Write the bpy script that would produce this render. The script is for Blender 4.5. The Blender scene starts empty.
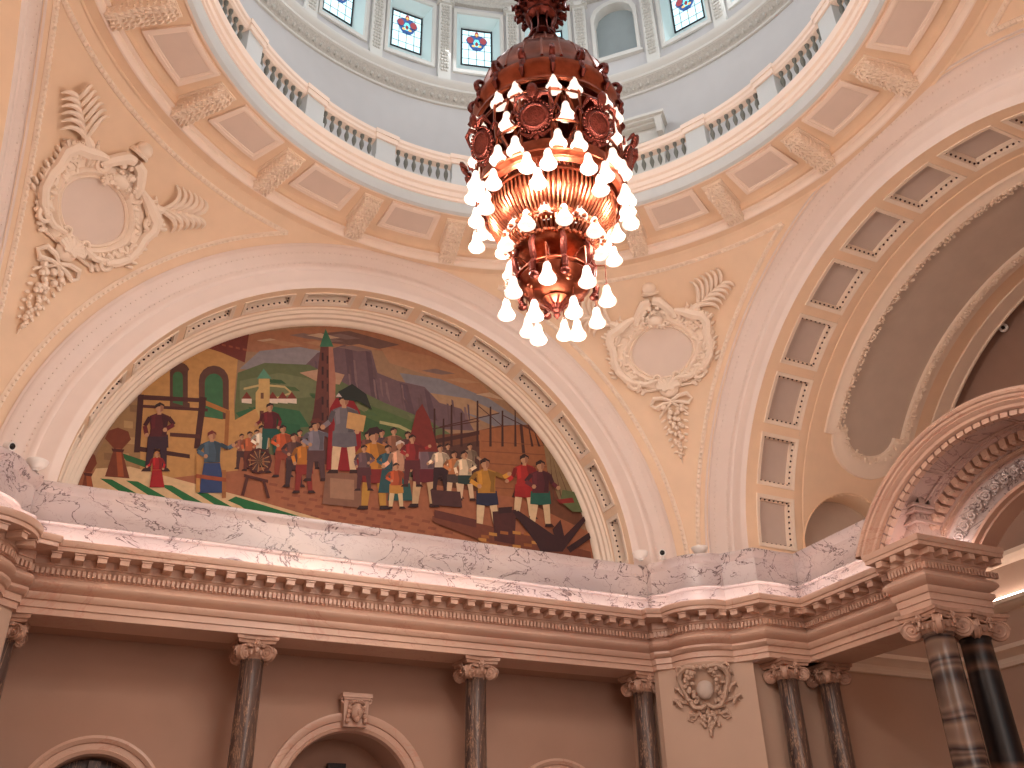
import bpy, bmesh, math, random
from math import sin, cos, pi, sqrt, radians, atan2, hypot
from mathutils import Vector, Matrix
random.seed(7)
C = bpy.context.scene.collection
# ------------------------------------------------------------------ camera
cam_d = bpy.data.cameras.new('camera'); cam = bpy.data.objects.new('camera', cam_d); C.objects.link(cam)
cam_d.sensor_width = 36.0; cam_d.lens = 926.3/1024*36.0; cam_d.clip_end = 200
r_ = Vector((0.9068029, -0.4210873, -0.0198478)); u_ = Vector((-0.1956207, -0.4620373, 0.8650168)); f_ = Vector((0.3734181, 0.7805172, 0.5013502))
M = Matrix((( r_.x, u_.x, -f_.x, -4.339), (r_.y, u_.y, -f_.y, -7.816), (r_.z, u_.z, -f_.z, 0.0), (0, 0, 0, 1)))
cam.matrix_world = M
bpy.context.scene.camera = cam
# ------------------------------------------------------------------ world, exposure
vs = bpy.context.scene.view_settings
vs.view_transform = 'Standard'; vs.look = 'None'; vs.gamma = 1.0; vs.exposure = 0.85; vs.use_curve_mapping = False
w = bpy.data.worlds.new('world'); bpy.context.scene.world = w; w.use_nodes = True
w.node_tree.nodes['Background'].inputs[0].default_value = (0.55, 0.72, 0.80, 1); w.node_tree.nodes['Background'].inputs[1].default_value = 0.6
# ------------------------------------------------------------------ lights of the place and added fills
def lin(c): return tuple(((v/255)/12.92 if v/255 <= .04045 else ((v/255+.055)/1.055)**2.4) for v in c)
def area(name, loc, target, sx, sy, power, col):
    l = bpy.data.lights.new(name, 'AREA'); l.shape = 'RECTANGLE'; l.size = sx; l.size_y = sy; l.energy = power; l.color = col
    o = bpy.data.objects.new(name, l); C.objects.link(o); o.location = loc
    o.rotation_euler = (Vector(target)-Vector(loc)).to_track_quat('-Z', 'Y').to_euler(); return o
def point(name, loc, power, col, r=.2):
    l = bpy.data.lights.new(name, 'POINT'); l.energy = power; l.color = col; l.shadow_soft_size = r
    o = bpy.data.objects.new(name, l); C.objects.link(o); o.location = loc; return o
WARM = (1.0, .90, .79); SOFT = (1.0, .80, .68); DAY = (.92, .96, 1.0)
# unseen fill lamp behind the viewer, added to brighten the hall
area('hall_window_light', (0.5, -11.2, 5.0), (0, 6, 4.6), 6.5, 5.5, 225, (1.0, .88, .80))
area('west_lunette_window_light', (-10.9, -1.0, 8.0), (6, 2.5, 5.0), 4.2, 2.4, 100, (1.0, .90, .82))  # added fill from the west vault, aimed over the parapet; no window built
# daylight of the dome windows (one lamp inside each window ring side)
for k, a in enumerate((0, 60, 120, 180, 240, 300)):
    a = radians(a+15); area('dome_daylight', (6.0*cos(a), 6.0*sin(a), 18.2), (-2*cos(a), -2*sin(a), 15.0), 1.6, 1.3, 70, DAY)
# electric light around the chandelier
for k in range(8):
    a = radians(-127+22.5+45*k); point('bulb_light', (1.22*cos(a), 1.22*sin(a), 7.35), 52, WARM, .12)
point('bulb_light', (0, 0, 5.85), 60, WARM, .2)
LEDP = 1.0
# ------------------------------------------------------------------ constants of the building
W = 6.6; ZS = 5.615; RI = 5.06; REN = 6.0; REE = 6.13; RHO = 8.92; WE = 6.57
# ------------------------------------------------------------------ materials
def mat(name, col, rough=.6, metal=0.0, var=0.06, scale=3.0, bump=.0, bscale=40, emit=None, es=1.0, detail=4):
    m = bpy.data.materials.new(name); m.use_nodes = True; nt = m.node_tree; b = nt.nodes['Principled BSDF']
    b.inputs['Roughness'].default_value = rough; b.inputs['Metallic'].default_value = metal
    c = lin(col)
    tc = nt.nodes.new('ShaderNodeTexCoord'); n = nt.nodes.new('ShaderNodeTexNoise'); n.inputs['Scale'].default_value = scale; n.inputs['Detail'].default_value = detail
    nt.links.new(tc.outputs['Object'], n.inputs['Vector'])
    r = nt.nodes.new('ShaderNodeValToRGB'); r.color_ramp.elements[0].position = .3; r.color_ramp.elements[1].position = .7
    r.color_ramp.elements[0].color = tuple(v*(1-var) for v in c)+(1,); r.color_ramp.elements[1].color = tuple(min(1, v*(1+var)) for v in c)+(1,)
    nt.links.new(n.outputs['Fac'], r.inputs['Fac']); nt.links.new(r.outputs['Color'], b.inputs['Base Color'])
    if bump:
        n2 = nt.nodes.new('ShaderNodeTexNoise'); n2.inputs['Scale'].default_value = bscale; nt.links.new(tc.outputs['Object'], n2.inputs['Vector'])
        bp = nt.nodes.new('ShaderNodeBump'); bp.inputs['Strength'].default_value = bump; bp.inputs['Distance'].default_value = .02
        nt.links.new(n2.outputs['Fac'], bp.inputs['Height']); nt.links.new(bp.outputs['Normal'], b.inputs['Normal'])
    if emit:
        b.inputs['Emission Color'].default_value = lin(emit)+(1,); b.inputs['Emission Strength'].default_value = es
    return m
def veined(name, base, base2, vein, scale=1.2, dist=2.5, width=.03, rough=.3, stretch=(1, 1, 1), vein2=None):
    m = bpy.data.materials.new(name); m.use_nodes = True; nt = m.node_tree; b = nt.nodes['Principled BSDF']; b.inputs['Roughness'].default_value = rough
    tc = nt.nodes.new('ShaderNodeTexCoord'); mp = nt.nodes.new('ShaderNodeMapping'); mp.inputs['Scale'].default_value = stretch
    nt.links.new(tc.outputs['Object'], mp.inputs['Vector'])
    n = nt.nodes.new('ShaderNodeTexNoise'); n.inputs['Scale'].default_value = scale*.8; n.inputs['Detail'].default_value = 6; n.inputs['Distortion'].default_value = .4
    nt.links.new(mp.outputs[0], n.inputs['Vector'])
    r = nt.nodes.new('ShaderNodeValToRGB'); r.color_ramp.elements[0].position = .35; r.color_ramp.elements[1].position = .65
    r.color_ramp.elements[0].color = lin(base)+(1,); r.color_ramp.elements[1].color = lin(base2)+(1,)
    nt.links.new(n.outputs['Fac'], r.inputs['Fac'])
    # veins: thin level lines of a distorted noise
    def veinmask(sc, wd, dsn, off):
        q = nt.nodes.new('ShaderNodeTexNoise'); q.inputs['Scale'].default_value = sc; q.inputs['Detail'].default_value = 5; q.inputs['Roughness'].default_value = .62; q.inputs['Distortion'].default_value = dsn
        mm = nt.nodes.new('ShaderNodeMapping'); mm.inputs['Location'].default_value = (off, off*2, off*3); nt.links.new(mp.outputs[0], mm.inputs['Vector']); nt.links.new(mm.outputs[0], q.inputs['Vector'])
        s = nt.nodes.new('ShaderNodeMath'); s.operation = 'SUBTRACT'; s.inputs[1].default_value = .5; nt.links.new(q.outputs['Fac'], s.inputs[0])
        a = nt.nodes.new('ShaderNodeMath'); a.operation = 'ABSOLUTE'; nt.links.new(s.outputs[0], a.inputs[0])
        rr = nt.nodes.new('ShaderNodeValToRGB'); rr.color_ramp.elements[0].position = 0; rr.color_ramp.elements[0].color = (1, 1, 1, 1)
        rr.color_ramp.elements[1].position = wd; rr.color_ramp.elements[1].color = (0, 0, 0, 1); nt.links.new(a.outputs[0], rr.inputs['Fac']); return rr
    v1 = veinmask(scale*1.3, width, dist*.3, 3.1)
    mx = nt.nodes.new('ShaderNodeMix'); mx.data_type = 'RGBA'; nt.links.new(v1.outputs['Color'], mx.inputs['Factor'])
    nt.links.new(r.outputs['Color'], mx.inputs['A']); mx.inputs['B'].default_value = lin(vein)+(1,)
    v2 = veinmask(scale*3.1, width*.8, dist*.3, 7.7)
    mx2 = nt.nodes.new('ShaderNodeMix'); mx2.data_type = 'RGBA'
    ml = nt.nodes.new('ShaderNodeMath'); ml.operation = 'MULTIPLY'; ml.inputs[1].default_value = .55; nt.links.new(v2.outputs['Color'], ml.inputs[0])
    nt.links.new(ml.outputs[0], mx2.inputs['Factor']); nt.links.new(mx.outputs['Result'], mx2.inputs['A']); mx2.inputs['B'].default_value = lin(vein2 or vein)+(1,)
    nt.links.new(mx2.outputs['Result'], b.inputs['Base Color']); return m
def banded(name, cols, scale=2.0, dist=6, rough=.26):
    m = bpy.data.materials.new(name); m.use_nodes = True; nt = m.node_tree; b = nt.nodes['Principled BSDF']; b.inputs['Roughness'].default_value = rough
    tc = nt.nodes.new('ShaderNodeTexCoord'); wv = nt.nodes.new('ShaderNodeTexWave'); wv.bands_direction = 'Z'; wv.inputs['Scale'].default_value = scale
    wv.inputs['Distortion'].default_value = dist; wv.inputs['Detail'].default_value = 3; wv.inputs['Detail Scale'].default_value = .8
    nt.links.new(tc.outputs['Object'], wv.inputs['Vector'])
    r = nt.nodes.new('ShaderNodeValToRGB'); e = r.color_ramp.elements
    e[0].position = 0; e[0].color = lin(cols[0])+(1,); e[1].position = 1; e[1].color = lin(cols[-1])+(1,)
    for i, c in enumerate(cols[1:-1]):
        x = e.new((i+1)/(len(cols)-1)); x.color = lin(c)+(1,)
    nt.links.new(wv.outputs['Fac'], r.inputs['Fac']); nt.links.new(r.outputs['Color'], b.inputs['Base Color']); return m
PL_TAN = mat('plaster_tan', (236, 204, 174), .7, var=.03)
PL_CREAM = mat('plaster_cream', (244, 222, 202), .6, var=.02)
PL_WHITE = mat('plaster_white', (234, 214, 204), .5, var=.02)
PL_OCHRE = mat('plaster_ochre', (242, 208, 176), .7, var=.03)
PL_TAUPE = mat('plaster_taupe', (200, 180, 168), .75, var=.03)
PL_GREY = mat('plaster_grey_brown', (200, 180, 164), .75, var=.04)
PL_PALE = mat('plaster_pale_taupe', (226, 204, 190), .7, var=.02)
PL_PINK = mat('plaster_pink', (246, 224, 208), .6, var=.02)
PL_BLUE = mat('paint_pale_blue', (205, 208, 208), .5, var=.02)  # pale blue-grey tone of the cove strip and pedestals
DRUM = mat('drum_paint_blue_grey', (198, 196, 196), .7, var=.02)
DRUM_W = mat('drum_trim_white', (214, 212, 206), .6, var=.02)
DRUM_ORN = mat('drum_ornament', (198, 194, 186), .7, var=.12, scale=22, bump=.8, bscale=60)
NICHE = mat('niche_grey', (150, 160, 162), .8, var=.03)
MARBLE = veined('marble_breche', (208, 190, 184), (190, 174, 174), (74, 46, 50), scale=.85, width=.012, rough=.3, stretch=(1, 1, 1.5), vein2=(140, 104, 104))
STONE = veined('stone_entablature', (218, 180, 158), (198, 160, 142), (204, 156, 136), scale=.8, width=.012, rough=.4, stretch=(.6, .6, 1.2))
STONE_M = veined('stone_mauve', (208, 178, 168), (192, 162, 154), (150, 116, 110), scale=.9, width=.012, rough=.45)
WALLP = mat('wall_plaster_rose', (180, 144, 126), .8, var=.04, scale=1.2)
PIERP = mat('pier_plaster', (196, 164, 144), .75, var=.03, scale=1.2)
COLM = veined('column_dark_breche', (112, 88, 78), (62, 48, 48), (176, 138, 112), scale=2.2, width=.018, rough=.3, stretch=(2.6, 2.6, .35), vein2=(44, 34, 38))
COLB = banded('column_banded_onyx', [(120, 96, 84), (134, 108, 92), (98, 78, 70), (48, 36, 36), (112, 88, 78), (84, 66, 60), (126, 102, 88), (58, 44, 42)], .30, 18)
COLD = banded('column_black_onyx', [(20, 15, 18), (24, 17, 19), (20, 15, 17), (34, 24, 24), (24, 17, 19), (110, 78, 62), (22, 16, 18)], .16, 16, .4)
CAPM = mat('capital_stone', (184, 144, 124), .5, var=.15, scale=9)
COPPER = mat('chandelier_copper', (146, 76, 54), .32, 1.0, var=.25, scale=8)
BRONZE = mat('chandelier_bronze', (104, 48, 40), .35, .9, var=.3, scale=10, bump=.3, bscale=30)
GOLDROD = mat('copper_rod', (176, 104, 76), .32, 1.0, var=.3, scale=14)
BELL = mat('bell_glass', (225, 205, 190), .4, emit=(255, 232, 214), es=.62)
LED = mat('led_strip', (255, 240, 225), .5, emit=(255, 242, 234), es=6.4)
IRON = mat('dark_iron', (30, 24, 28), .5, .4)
GLASSP = mat('lamp_white', (236, 228, 222), .3, var=.02)
LENS = mat('lens_black', (16, 14, 18), .1, var=.02)
FLOORM = veined('floor_marble', (190, 170, 155), (160, 140, 130), (90, 70, 66), scale=.6)
# ------------------------------------------------------------------ mesh builder
class MB:
    def __init__(s, f=None): s.v = []; s.f = []; s.m = []; s.tf = f
    def add(s, vs, fs, mi=0):
        o = len(s.v); s.v += [tuple(v) for v in vs]; s.f += [tuple(i+o for i in f) for f in fs]; s.m += [mi]*len(fs)
    def grid(s, rows, mi=0, closeu=False, closev=False):
        n = len(rows); k = len(rows[0]); vs = [p for r in rows for p in r]; fs = []
        for i in range(n if closeu else n-1):
            for j in range(k if closev else k-1):
                a = i*k+j; b = i*k+(j+1) % k; c = ((i+1) % n)*k+(j+1) % k; d = ((i+1) % n)*k+j; fs.append((a, b, c, d))
        s.add(vs, fs, mi)
    def box(s, c, sz, ax=None, mi=0, taper=1.0):
        ax = ax or (Vector((1, 0, 0)), Vector((0, 1, 0)), Vector((0, 0, 1))); c = Vector(c); vs = []
        for k in (-1, 1):
            t = taper if k > 0 else 1
            for j in (-1, 1):
                for i in (-1, 1): vs.append(c+ax[0]*(i*sz[0]/2*t)+ax[1]*(j*sz[1]/2*t)+ax[2]*(k*sz[2]/2))
        s.add(vs, [(0, 1, 3, 2), (4, 6, 7, 5), (0, 4, 5, 1), (2, 3, 7, 6), (0, 2, 6, 4), (1, 5, 7, 3)], mi)
    def lathe(s, prof, n=24, c=(0, 0, 0), ax=None, a0=0, a1=2*pi, mi=0):
        ax = ax or (Vector((1, 0, 0)), Vector((0, 1, 0)), Vector((0, 0, 1))); c = Vector(c); full = abs(a1-a0-2*pi) < 1e-6; rows = []
        for i in range(n if full else n+1):
            a = a0+(a1-a0)*i/n; d = ax[0]*cos(a)+ax[1]*sin(a); rows.append([c+d*r+ax[2]*z for r, z in prof])
        s.grid(rows, mi, closeu=full)
    def tube(s, pts, r, n=6, mi=0, closed=False, caps=True):
        pts = [Vector(p) for p in pts]; L = len(pts); rr = r if isinstance(r, (list, tuple)) else [r]*L; rows = []; up = None
        for i, p in enumerate(pts):
            if closed: t = pts[(i+1) % L]-pts[i-1]
            else: t = pts[min(i+1, L-1)]-pts[max(i-1, 0)]
            t.normalize() if t.length > 1e-9 else None
            if up is None: up = Vector((0, 0, 1)) if abs(t.z) < .9 else Vector((1, 0, 0))
            a = up-t*up.dot(t)
            if a.length < 1e-4: a = t.orthogonal()
            a.normalize(); b = t.cross(a); up = a
            rows.append([p+(a*cos(2*pi*j/n)+b*sin(2*pi*j/n))*rr[i] for j in range(n)])
        s.grid(rows, mi, closeu=closed, closev=True)
        if caps and not closed:
            o = len(s.v); s.f += [tuple(range(o-n, o)), tuple(range(o-n*L, o-n*L+n))]; s.m += [mi, mi]
    def blob(s, c, r, ax=None, n=8, k=5, mi=0):
        ax = ax or (Vector((1, 0, 0)), Vector((0, 1, 0)), Vector((0, 0, 1))); c = Vector(c)
        if not isinstance(r, (list, tuple)): r = (r, r, r)
        vs = [c+ax[2]*r[2]]; fs = []
        for i in range(1, k):
            t = pi*i/k
            for j in range(n):
                p = 2*pi*j/n; vs.append(c+ax[0]*(r[0]*sin(t)*cos(p))+ax[1]*(r[1]*sin(t)*sin(p))+ax[2]*(r[2]*cos(t)))
        vs.append(c-ax[2]*r[2])
        for j in range(n): fs.append((0, 1+j, 1+(j+1) % n)); fs.append((len(vs)-1, 1+(k-2)*n+(j+1) % n, 1+(k-2)*n+j))
        for i in range(k-2):
            for j in range(n): a = 1+i*n+j; b = 1+i*n+(j+1) % n; fs.append((a, a+n, b+n, b))
        s.add(vs, fs, mi)
    def poly(s, pts, mi=0): s.add(pts, [tuple(range(len(pts)))], mi)
    def build(s, name, mats, parent=None, smooth=35):
        if s.tf: s.v = [s.tf(v) for v in s.v]
        me = bpy.data.meshes.new(name); me.from_pydata(s.v, [], s.f)
        mats = mats if isinstance(mats, (list, tuple)) else [mats]
        for m in mats: me.materials.append(m)
        me.polygons.foreach_set('material_index', s.m); me.update()
        bm = bmesh.new(); bm.from_mesh(me); bmesh.ops.recalc_face_normals(bm, faces=bm.faces); bm.to_mesh(me); bm.free()
        if smooth:
            me.polygons.foreach_set('use_smooth', [True]*len(me.polygons)); me.set_sharp_from_angle(angle=radians(smooth))
        o = bpy.data.objects.new(name, me); C.objects.link(o)
        if parent: o.parent = parent
        return o
def empty(name, loc=(0, 0, 0), rz=0.0):
    o = bpy.data.objects.new(name, None); C.objects.link(o); o.location = loc; o.rotation_euler = (0, 0, rz); return o
def tag(o, label=None, cat=None, group=None, kind=None):
    if label: o['label'] = label
    if cat: o['category'] = cat
    if group: o['group'] = group
    if kind: o['kind'] = kind
    return o
def struct(o, label=None): o['kind'] = 'structure'; return tag(o, label)
def copy_tree(o, parent=None):
    c = o.copy(); C.objects.link(c)
    if parent: c.parent = parent
    for ch in list(o.children): copy_tree(ch, c)
    return c
def local(mb, origin, rz=0):
    """mesh coordinates given in world: move them to an empty placed at origin, turned rz"""
    c, s = cos(-rz), sin(-rz); ox, oy, oz = origin
    mb.v = [((x-ox)*c-(y-oy)*s, (x-ox)*s+(y-oy)*c, z-oz) for x, y, z in mb.v]; return mb
# sweep of a moulding (recess into the wall, height) along a plan path; the room is on the right hand of the path
def offset_path(path, d, closed=False):
    n = len(path); out = []
    def nrm(a, b):
        tx, ty = b[0]-a[0], b[1]-a[1]; L = hypot(tx, ty); return (-ty/L, tx/L)
    for i in range(n):
        if closed or 0 < i < n-1: n1 = nrm(path[i-1], path[i]); n2 = nrm(path[i], path[(i+1) % n])
        elif i == 0: n1 = n2 = nrm(path[0], path[1])
        else: n1 = n2 = nrm(path[-2], path[-1])
        mx, my = n1[0]+n2[0], n1[1]+n2[1]; L2 = mx*mx+my*my; k = 2/L2 if L2 > .15 else 2/.15
        out.append((path[i][0]+mx*k*d, path[i][1]+my*k*d))
    return out
def sweep(mb, path, prof, mi=0, closed=False):
    cols = [[(x, y, z) for x, y in offset_path(path, d, closed)] for d, z in prof]
    mb.grid([[cols[j][i] for j in range(len(prof))] for i in range(len(path))], mi, closeu=closed)
def along(path, d, pitch, start=0.0):
    """points with direction every pitch metres on the path offset by d"""
    P = offset_path(path, d); out = []
    for a, b in zip(P[:-1], P[1:]):
        L = hypot(b[0]-a[0], b[1]-a[1])
        if L < pitch*.6: continue
        n = max(1, int(round(L/pitch))); t = ((b[0]-a[0])/L, (b[1]-a[1])/L)
        for i in range(n): q = (i+.5)/n; out.append(((a[0]+(b[0]-a[0])*q, a[1]+(b[1]-a[1])*q), t))
    return out
def resample(path, step):
    """the bow is drawn with short chords; join them for repeated ornament"""
    out = [path[0]]; acc = 0
    for a, b in zip(path[:-1], path[1:]):
        L = hypot(b[0]-a[0], b[1]-a[1])
        if L > .5: out.append(b)
        else:
            acc += L
            if acc > step: out.append(b); acc = 0
    if out[-1] != path[-1]: out.append(path[-1])
    return out
# ================================================================== SETTING
T = 48
def half_plan(d, east_end=2.4, bow=True):
    A = (4.77+d, 6.07+d); B = (4.77+d, 5.93+d); Cc = (5.03+.85*d, 5.85+.7*d); C2 = (Cc[1], Cc[0]); Mm = 5.25+.87*d
    pts = [(0, 6.07+d), A, B, Cc]
    if bow:
        # circle through Cc, (Mm,Mm), C2
        hx = (Cc[0]+C2[0])/2; hc = hypot(Cc[0]-hx, Cc[1]-hx); sg = (hx-Mm)*sqrt(2); Rr = (hc*hc+sg*sg)/(2*sg); cc = Mm+Rr/sqrt(2)
        t0 = atan2(Cc[1]-cc, Cc[0]-cc) % (2*pi); t1 = atan2(C2[1]-cc, C2[0]-cc)+2*pi
        for i in range(1, 12): t = t0+(t1-t0)*i/12; pts.append((cc+Rr*cos(t), cc+Rr*sin(t)))
    pts += [C2, (5.97+.9*d, 4.80+.75*d), (6.12+.9*d, 4.45+d), (7.0+d, 4.45+d), (7.0+d, east_end)]
    return pts
def full_plan(d, east_end=2.4, bow=True):
    h = half_plan(d, east_end, bow); return [(-x, y) for x, y in reversed(h)]+h[1:]
def plan_sweep(mb, prof, mi=0, east_end=2.4):
    cols = [[(x, y, z) for x, y in full_plan(d, east_end)] for d, z in prof]
    mb.grid([[cols[j][i] for j in range(len(prof))] for i in range(len(cols[0]))], mi)
def on_plan(d, pitch, z, east_end=2.4):
    """evenly spaced places on the plan line, the bow treated as one curve"""
    P = full_plan(d, east_end); runs = []; cur = [P[0]]
    for a, b, c in zip(P[:-2], P[1:-1], P[2:]):
        cur.append(b); v1 = Vector((b[0]-a[0], b[1]-a[1])); v2 = Vector((c[0]-b[0], c[1]-b[1]))
        if v1.length > 1e-6 and v2.length > 1e-6 and v1.angle(v2) > .5: runs.append(cur); cur = [b]
    cur.append(P[-1]); runs.append(cur); out = []
    for r in runs:
        Ls = [0]
        for a, b in zip(r[:-1], r[1:]): Ls.append(Ls[-1]+hypot(b[0]-a[0], b[1]-a[1]))
        if Ls[-1] < pitch: continue
        n = int(round(Ls[-1]/pitch))
        for i in range(n):
            s = (i+.5)*Ls[-1]/n
            for k in range(len(r)-1):
                if Ls[k] <= s <= Ls[k+1]:
                    q = (s-Ls[k])/(Ls[k+1]-Ls[k]); a, b = r[k], r[k+1]; L = Ls[k+1]-Ls[k]
                    out.append((Vector((a[0]+(b[0]-a[0])*q, a[1]+(b[1]-a[1])*q, z)), Vector(((b[0]-a[0])/L, (b[1]-a[1])/L, 0)))); break
    return out
UP = Vector((0, 0, 1))
ENT = [(.42, 3.80), (.38, 3.81), (.38, 3.90), (.355, 3.905), (.355, 4.0), (.325, 4.01), (.29, 4.06), (.29, 4.10), (.37, 4.115)] + \
      [(.37-.12*sin(pi*t/8), 4.12+.22*t/8) for t in range(9)] + [(.37, 4.35), (.35, 4.36), (.35, 4.455), (.33, 4.47), (.32, 4.50), (.30, 4.505), (.30, 4.625), (.06, 4.63), (.04, 4.635), (.04, 4.69), (.02, 4.70), (.0, 4.75), (.0, 4.785), (.1, 4.80), (.56, 4.80)]
PAR = [(.50, 4.80), (.50, 5.14), (.44, 5.15), (.42, 5.175), (.44, 5.20), (.54, 5.215), (.54, 5.66), (.52, 5.68), (.48, 5.72), (.46, 5.76), (.46, 5.81), (.9, 5.815)]
ent = struct(tag(empty('trim_1'), 'carved stone entablature running round the hall above the columns'))
mb = MB(); plan_sweep(mb, ENT); mb.build('entablature_moulding', STONE, ent)
mb = MB()
for p, t in on_plan(.35, .068, 4.41): nn = Vector((t.y, -t.x, 0)); mb.box(p+nn*.03, (.040, .06, .085), (t, nn, UP))
mb.build('dentil_band', STONE, ent)
mb = MB()
for p, t in on_plan(.19, .30, 4.575):
    nn = Vector((t.y, -t.x, 0)); mb.box(p, (.125, .23, .085), (t, nn, UP)); mb.box(p+nn*.015+UP*.04, (.15, .24, .02), (t, nn, UP))
mb.build('mutule_row', STONE, ent)
# beams' undersides over the colonnades and the corbel undersides at the piers
mb = MB()
mb.box((0, 6.78, 4.0), (10.4, .62, .385)); 
for s in (-1, 1):
    mb.box((s*7.78, 3.63, 4.0), (.78, 3.46, .385)); mb.box((s*7.3, 5.08, 4.0), (1.7, .46, .385))
    P = [(s*x, y, 3.812) for x, y in half_plan(.38)[3:16]]; mb.poly(P)
mb.build('beam_underside', STONE, ent)
par = struct(tag(empty('trim_2'), 'pink veined marble parapet band standing on the cornice'))
mb = MB(); plan_sweep(mb, PAR, east_end=2.15)
for s in (-1, 1):
    for (x, y) in ((s*(4.95), 6.6-.02), (s*7.5, 5.0)): pass
mb.build('parapet_marble', MARBLE, par)
mb = MB(); 
cols = [[(x, y, z) for x, y in full_plan(d, 2.45)] for d, z in ((.24, 4.812), (.24, 4.84), (.28, 4.84), (.28, 4.812))]
mb.grid([[cols[j][i] for j in range(4)] for i in range(len(cols[0]))], closev=True)
led = mb.build('light_strip', LED); tag(led, 'warm strip light lying on the cornice ledge below the marble parapet', 'strip light')
# ------------------------------------------------ walls below
wn = struct(tag(empty('wall_north'), 'plain rose plaster wall behind the colonnade'))
def wallplane(mb, x0, x1, y, z0, z1, holes):
    """wall in a plane of constant y with round-headed openings (cx, spring, radius)"""
    def top(x):
        for cx, sp, rr in holes:
            if abs(x-cx) < rr: return sp+sqrt(max(0, rr*rr-(x-cx)**2))
        return z0
    xs = set([x0, x1])
    for cx, sp, rr in holes: xs |= {cx+rr*cos(pi*i/24) for i in range(25)}
    xs = sorted(xs)
    for a, b in zip(xs[:-1], xs[1:]):
        m_ = (a+b)/2; ins = any(abs(m_-cx) < rr for cx, sp, rr in holes)
        za, zb = (top(a+1e-6) if ins else z0), (top(b-1e-6) if ins else z0); mb.add([(a, y, za), (b, y, zb), (b, y, z1), (a, y, z1)], [(0, 1, 2, 3)])
DOORS = [(-3.73, 1.42, .78), (0, 1.63, 1.08), (3.73, 1.42, .78)]
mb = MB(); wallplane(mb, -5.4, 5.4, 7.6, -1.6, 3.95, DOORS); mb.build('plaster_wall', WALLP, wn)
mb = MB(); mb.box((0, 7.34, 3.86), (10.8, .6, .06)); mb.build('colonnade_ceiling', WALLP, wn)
for i, (cx, sp, rr) in enumerate(DOORS):
    d = struct(tag(empty('door_%d' % (i+1), (cx, 7.6, -1.6)), ['small round-headed doorway with carved tympanum at the far left', 'wide round-headed doorway with a carved mask keystone', 'small round-headed doorway at the right of the colonnade'][i]))
    o3 = (cx, 7.6, -1.6)
    fr = .27 if i == 1 else .24
    prof = [(rr-.02, .05), (rr, -.06), (rr+.05, -.085), (rr+.06, -.07), (rr+.14, -.07), (rr+.15, -.10), (rr+fr-.04, -.13), (rr+fr, -.12), (rr+fr, .0)]
    mb = MB(); rows = []
    for k in range(33):
        a = pi*k/32; rows.append([(cx+r*cos(a), 7.6+y, sp+r*sin(a)) for r, y in prof])
    mb.grid(rows)
    for s in (-1, 1): mb.grid([[(cx+s*r, 7.6+y, z) for r, y in prof] for z in (-1.6, sp)])
    local(mb, o3).build('door_surround', STONE, d)
    mb = MB(); rows = []
    for k in range(33): a = pi*k/32; rows.append([(cx+rr*cos(a), 7.6, sp+rr*sin(a)), (cx+rr*cos(a), 8.5, sp+rr*sin(a))])
    mb.grid(rows)
    for s in (-1, 1): mb.add([(cx+s*rr, 7.6, -1.6), (cx+s*rr, 8.5, -1.6), (cx+s*rr, 8.5, sp), (cx+s*rr, 7.6, sp)], [(0, 1, 2, 3)])
    local(mb, o3).build('door_reveal', WALLP, d)
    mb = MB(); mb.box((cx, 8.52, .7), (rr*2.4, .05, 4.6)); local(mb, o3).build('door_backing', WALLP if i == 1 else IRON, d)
    if i == 1:
        mb = MB()
        rr2 = .62; mb.lathe([(rr2, 0), (rr2, .08), (rr2-.16, .1), (rr2-.16, 0)], 24, (cx, 8.42, 1.62), (Vector((1, 0, 0)), Vector((0, 0, 1)), Vector((0, -1, 0))), 0, pi)
        mb.box((cx, 8.36, 2.22), (.3, .12, .2)); local(mb, o3).build('inner_door_arch', IRON, d)
        # keystone mask: block, scrolls, face, hair
        mb = MB(); ky = 7.44; kz = 2.98
        mb.box((0, ky+.03, kz-.02), (.38, .2, .44), taper=1.12); mb.box((0, ky, kz+.24), (.5, .26, .07)); mb.box((0, ky, kz+.19), (.44, .22, .04))
        mb.blob((0, ky-.12, kz-.02), (.105, .09, .145), n=12, k=8); mb.blob((0, ky-.21, kz-.03), (.022, .035, .05))
        for s in (-1, 1):
            mb.blob((s*.045, ky-.195, kz+.015), (.022, .012, .012)); mb.blob((s*.05, ky-.19, kz+.045), (.03, .012, .008))
            for k in range(5): mb.blob((s*(.1+.012*k), ky-.1, kz+.12-.07*k), (.04, .06, .045))
            mb.tube([(s*(.2+.05*cos(t)), ky-.06, kz+.17+.05*sin(t)) for t in [i2*.6 for i2 in range(11)]], .018)
        mb.blob((0, ky-.19, kz-.085), (.035, .015, .01)); mb.blob((0, ky-.16, kz-.14), (.05, .05, .05))
        for k in range(7): mb.blob((-.09+.03*k, ky-.15, kz+.12+.02*sin(k*pi/6)), (.026, .05, .035))
        local(mb, o3).build('keystone_mask', STONE, d)
    else:
        mb = MB(); random.seed(i)
        for k in range(60):
            a = random.uniform(.1, pi-.1); q = random.uniform(.15, .9)*rr
            mb.blob((cx+q*cos(a), 8.0, sp-.05+q*sin(a)*.95), (random.uniform(.04, .1), .09, random.uniform(.03, .1)), n=6, k=4)
        mb.box((cx, 8.05, sp+.3), (rr*1.98, .06, .9), mi=0); mb.box((cx, 7.96, sp-.1), (rr*2, .2, .1)); mb.box((cx, 7.97, sp+.28), (.16, .16, .9))
        local(mb, o3).build('tympanum_carving', COLM, d)
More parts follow.
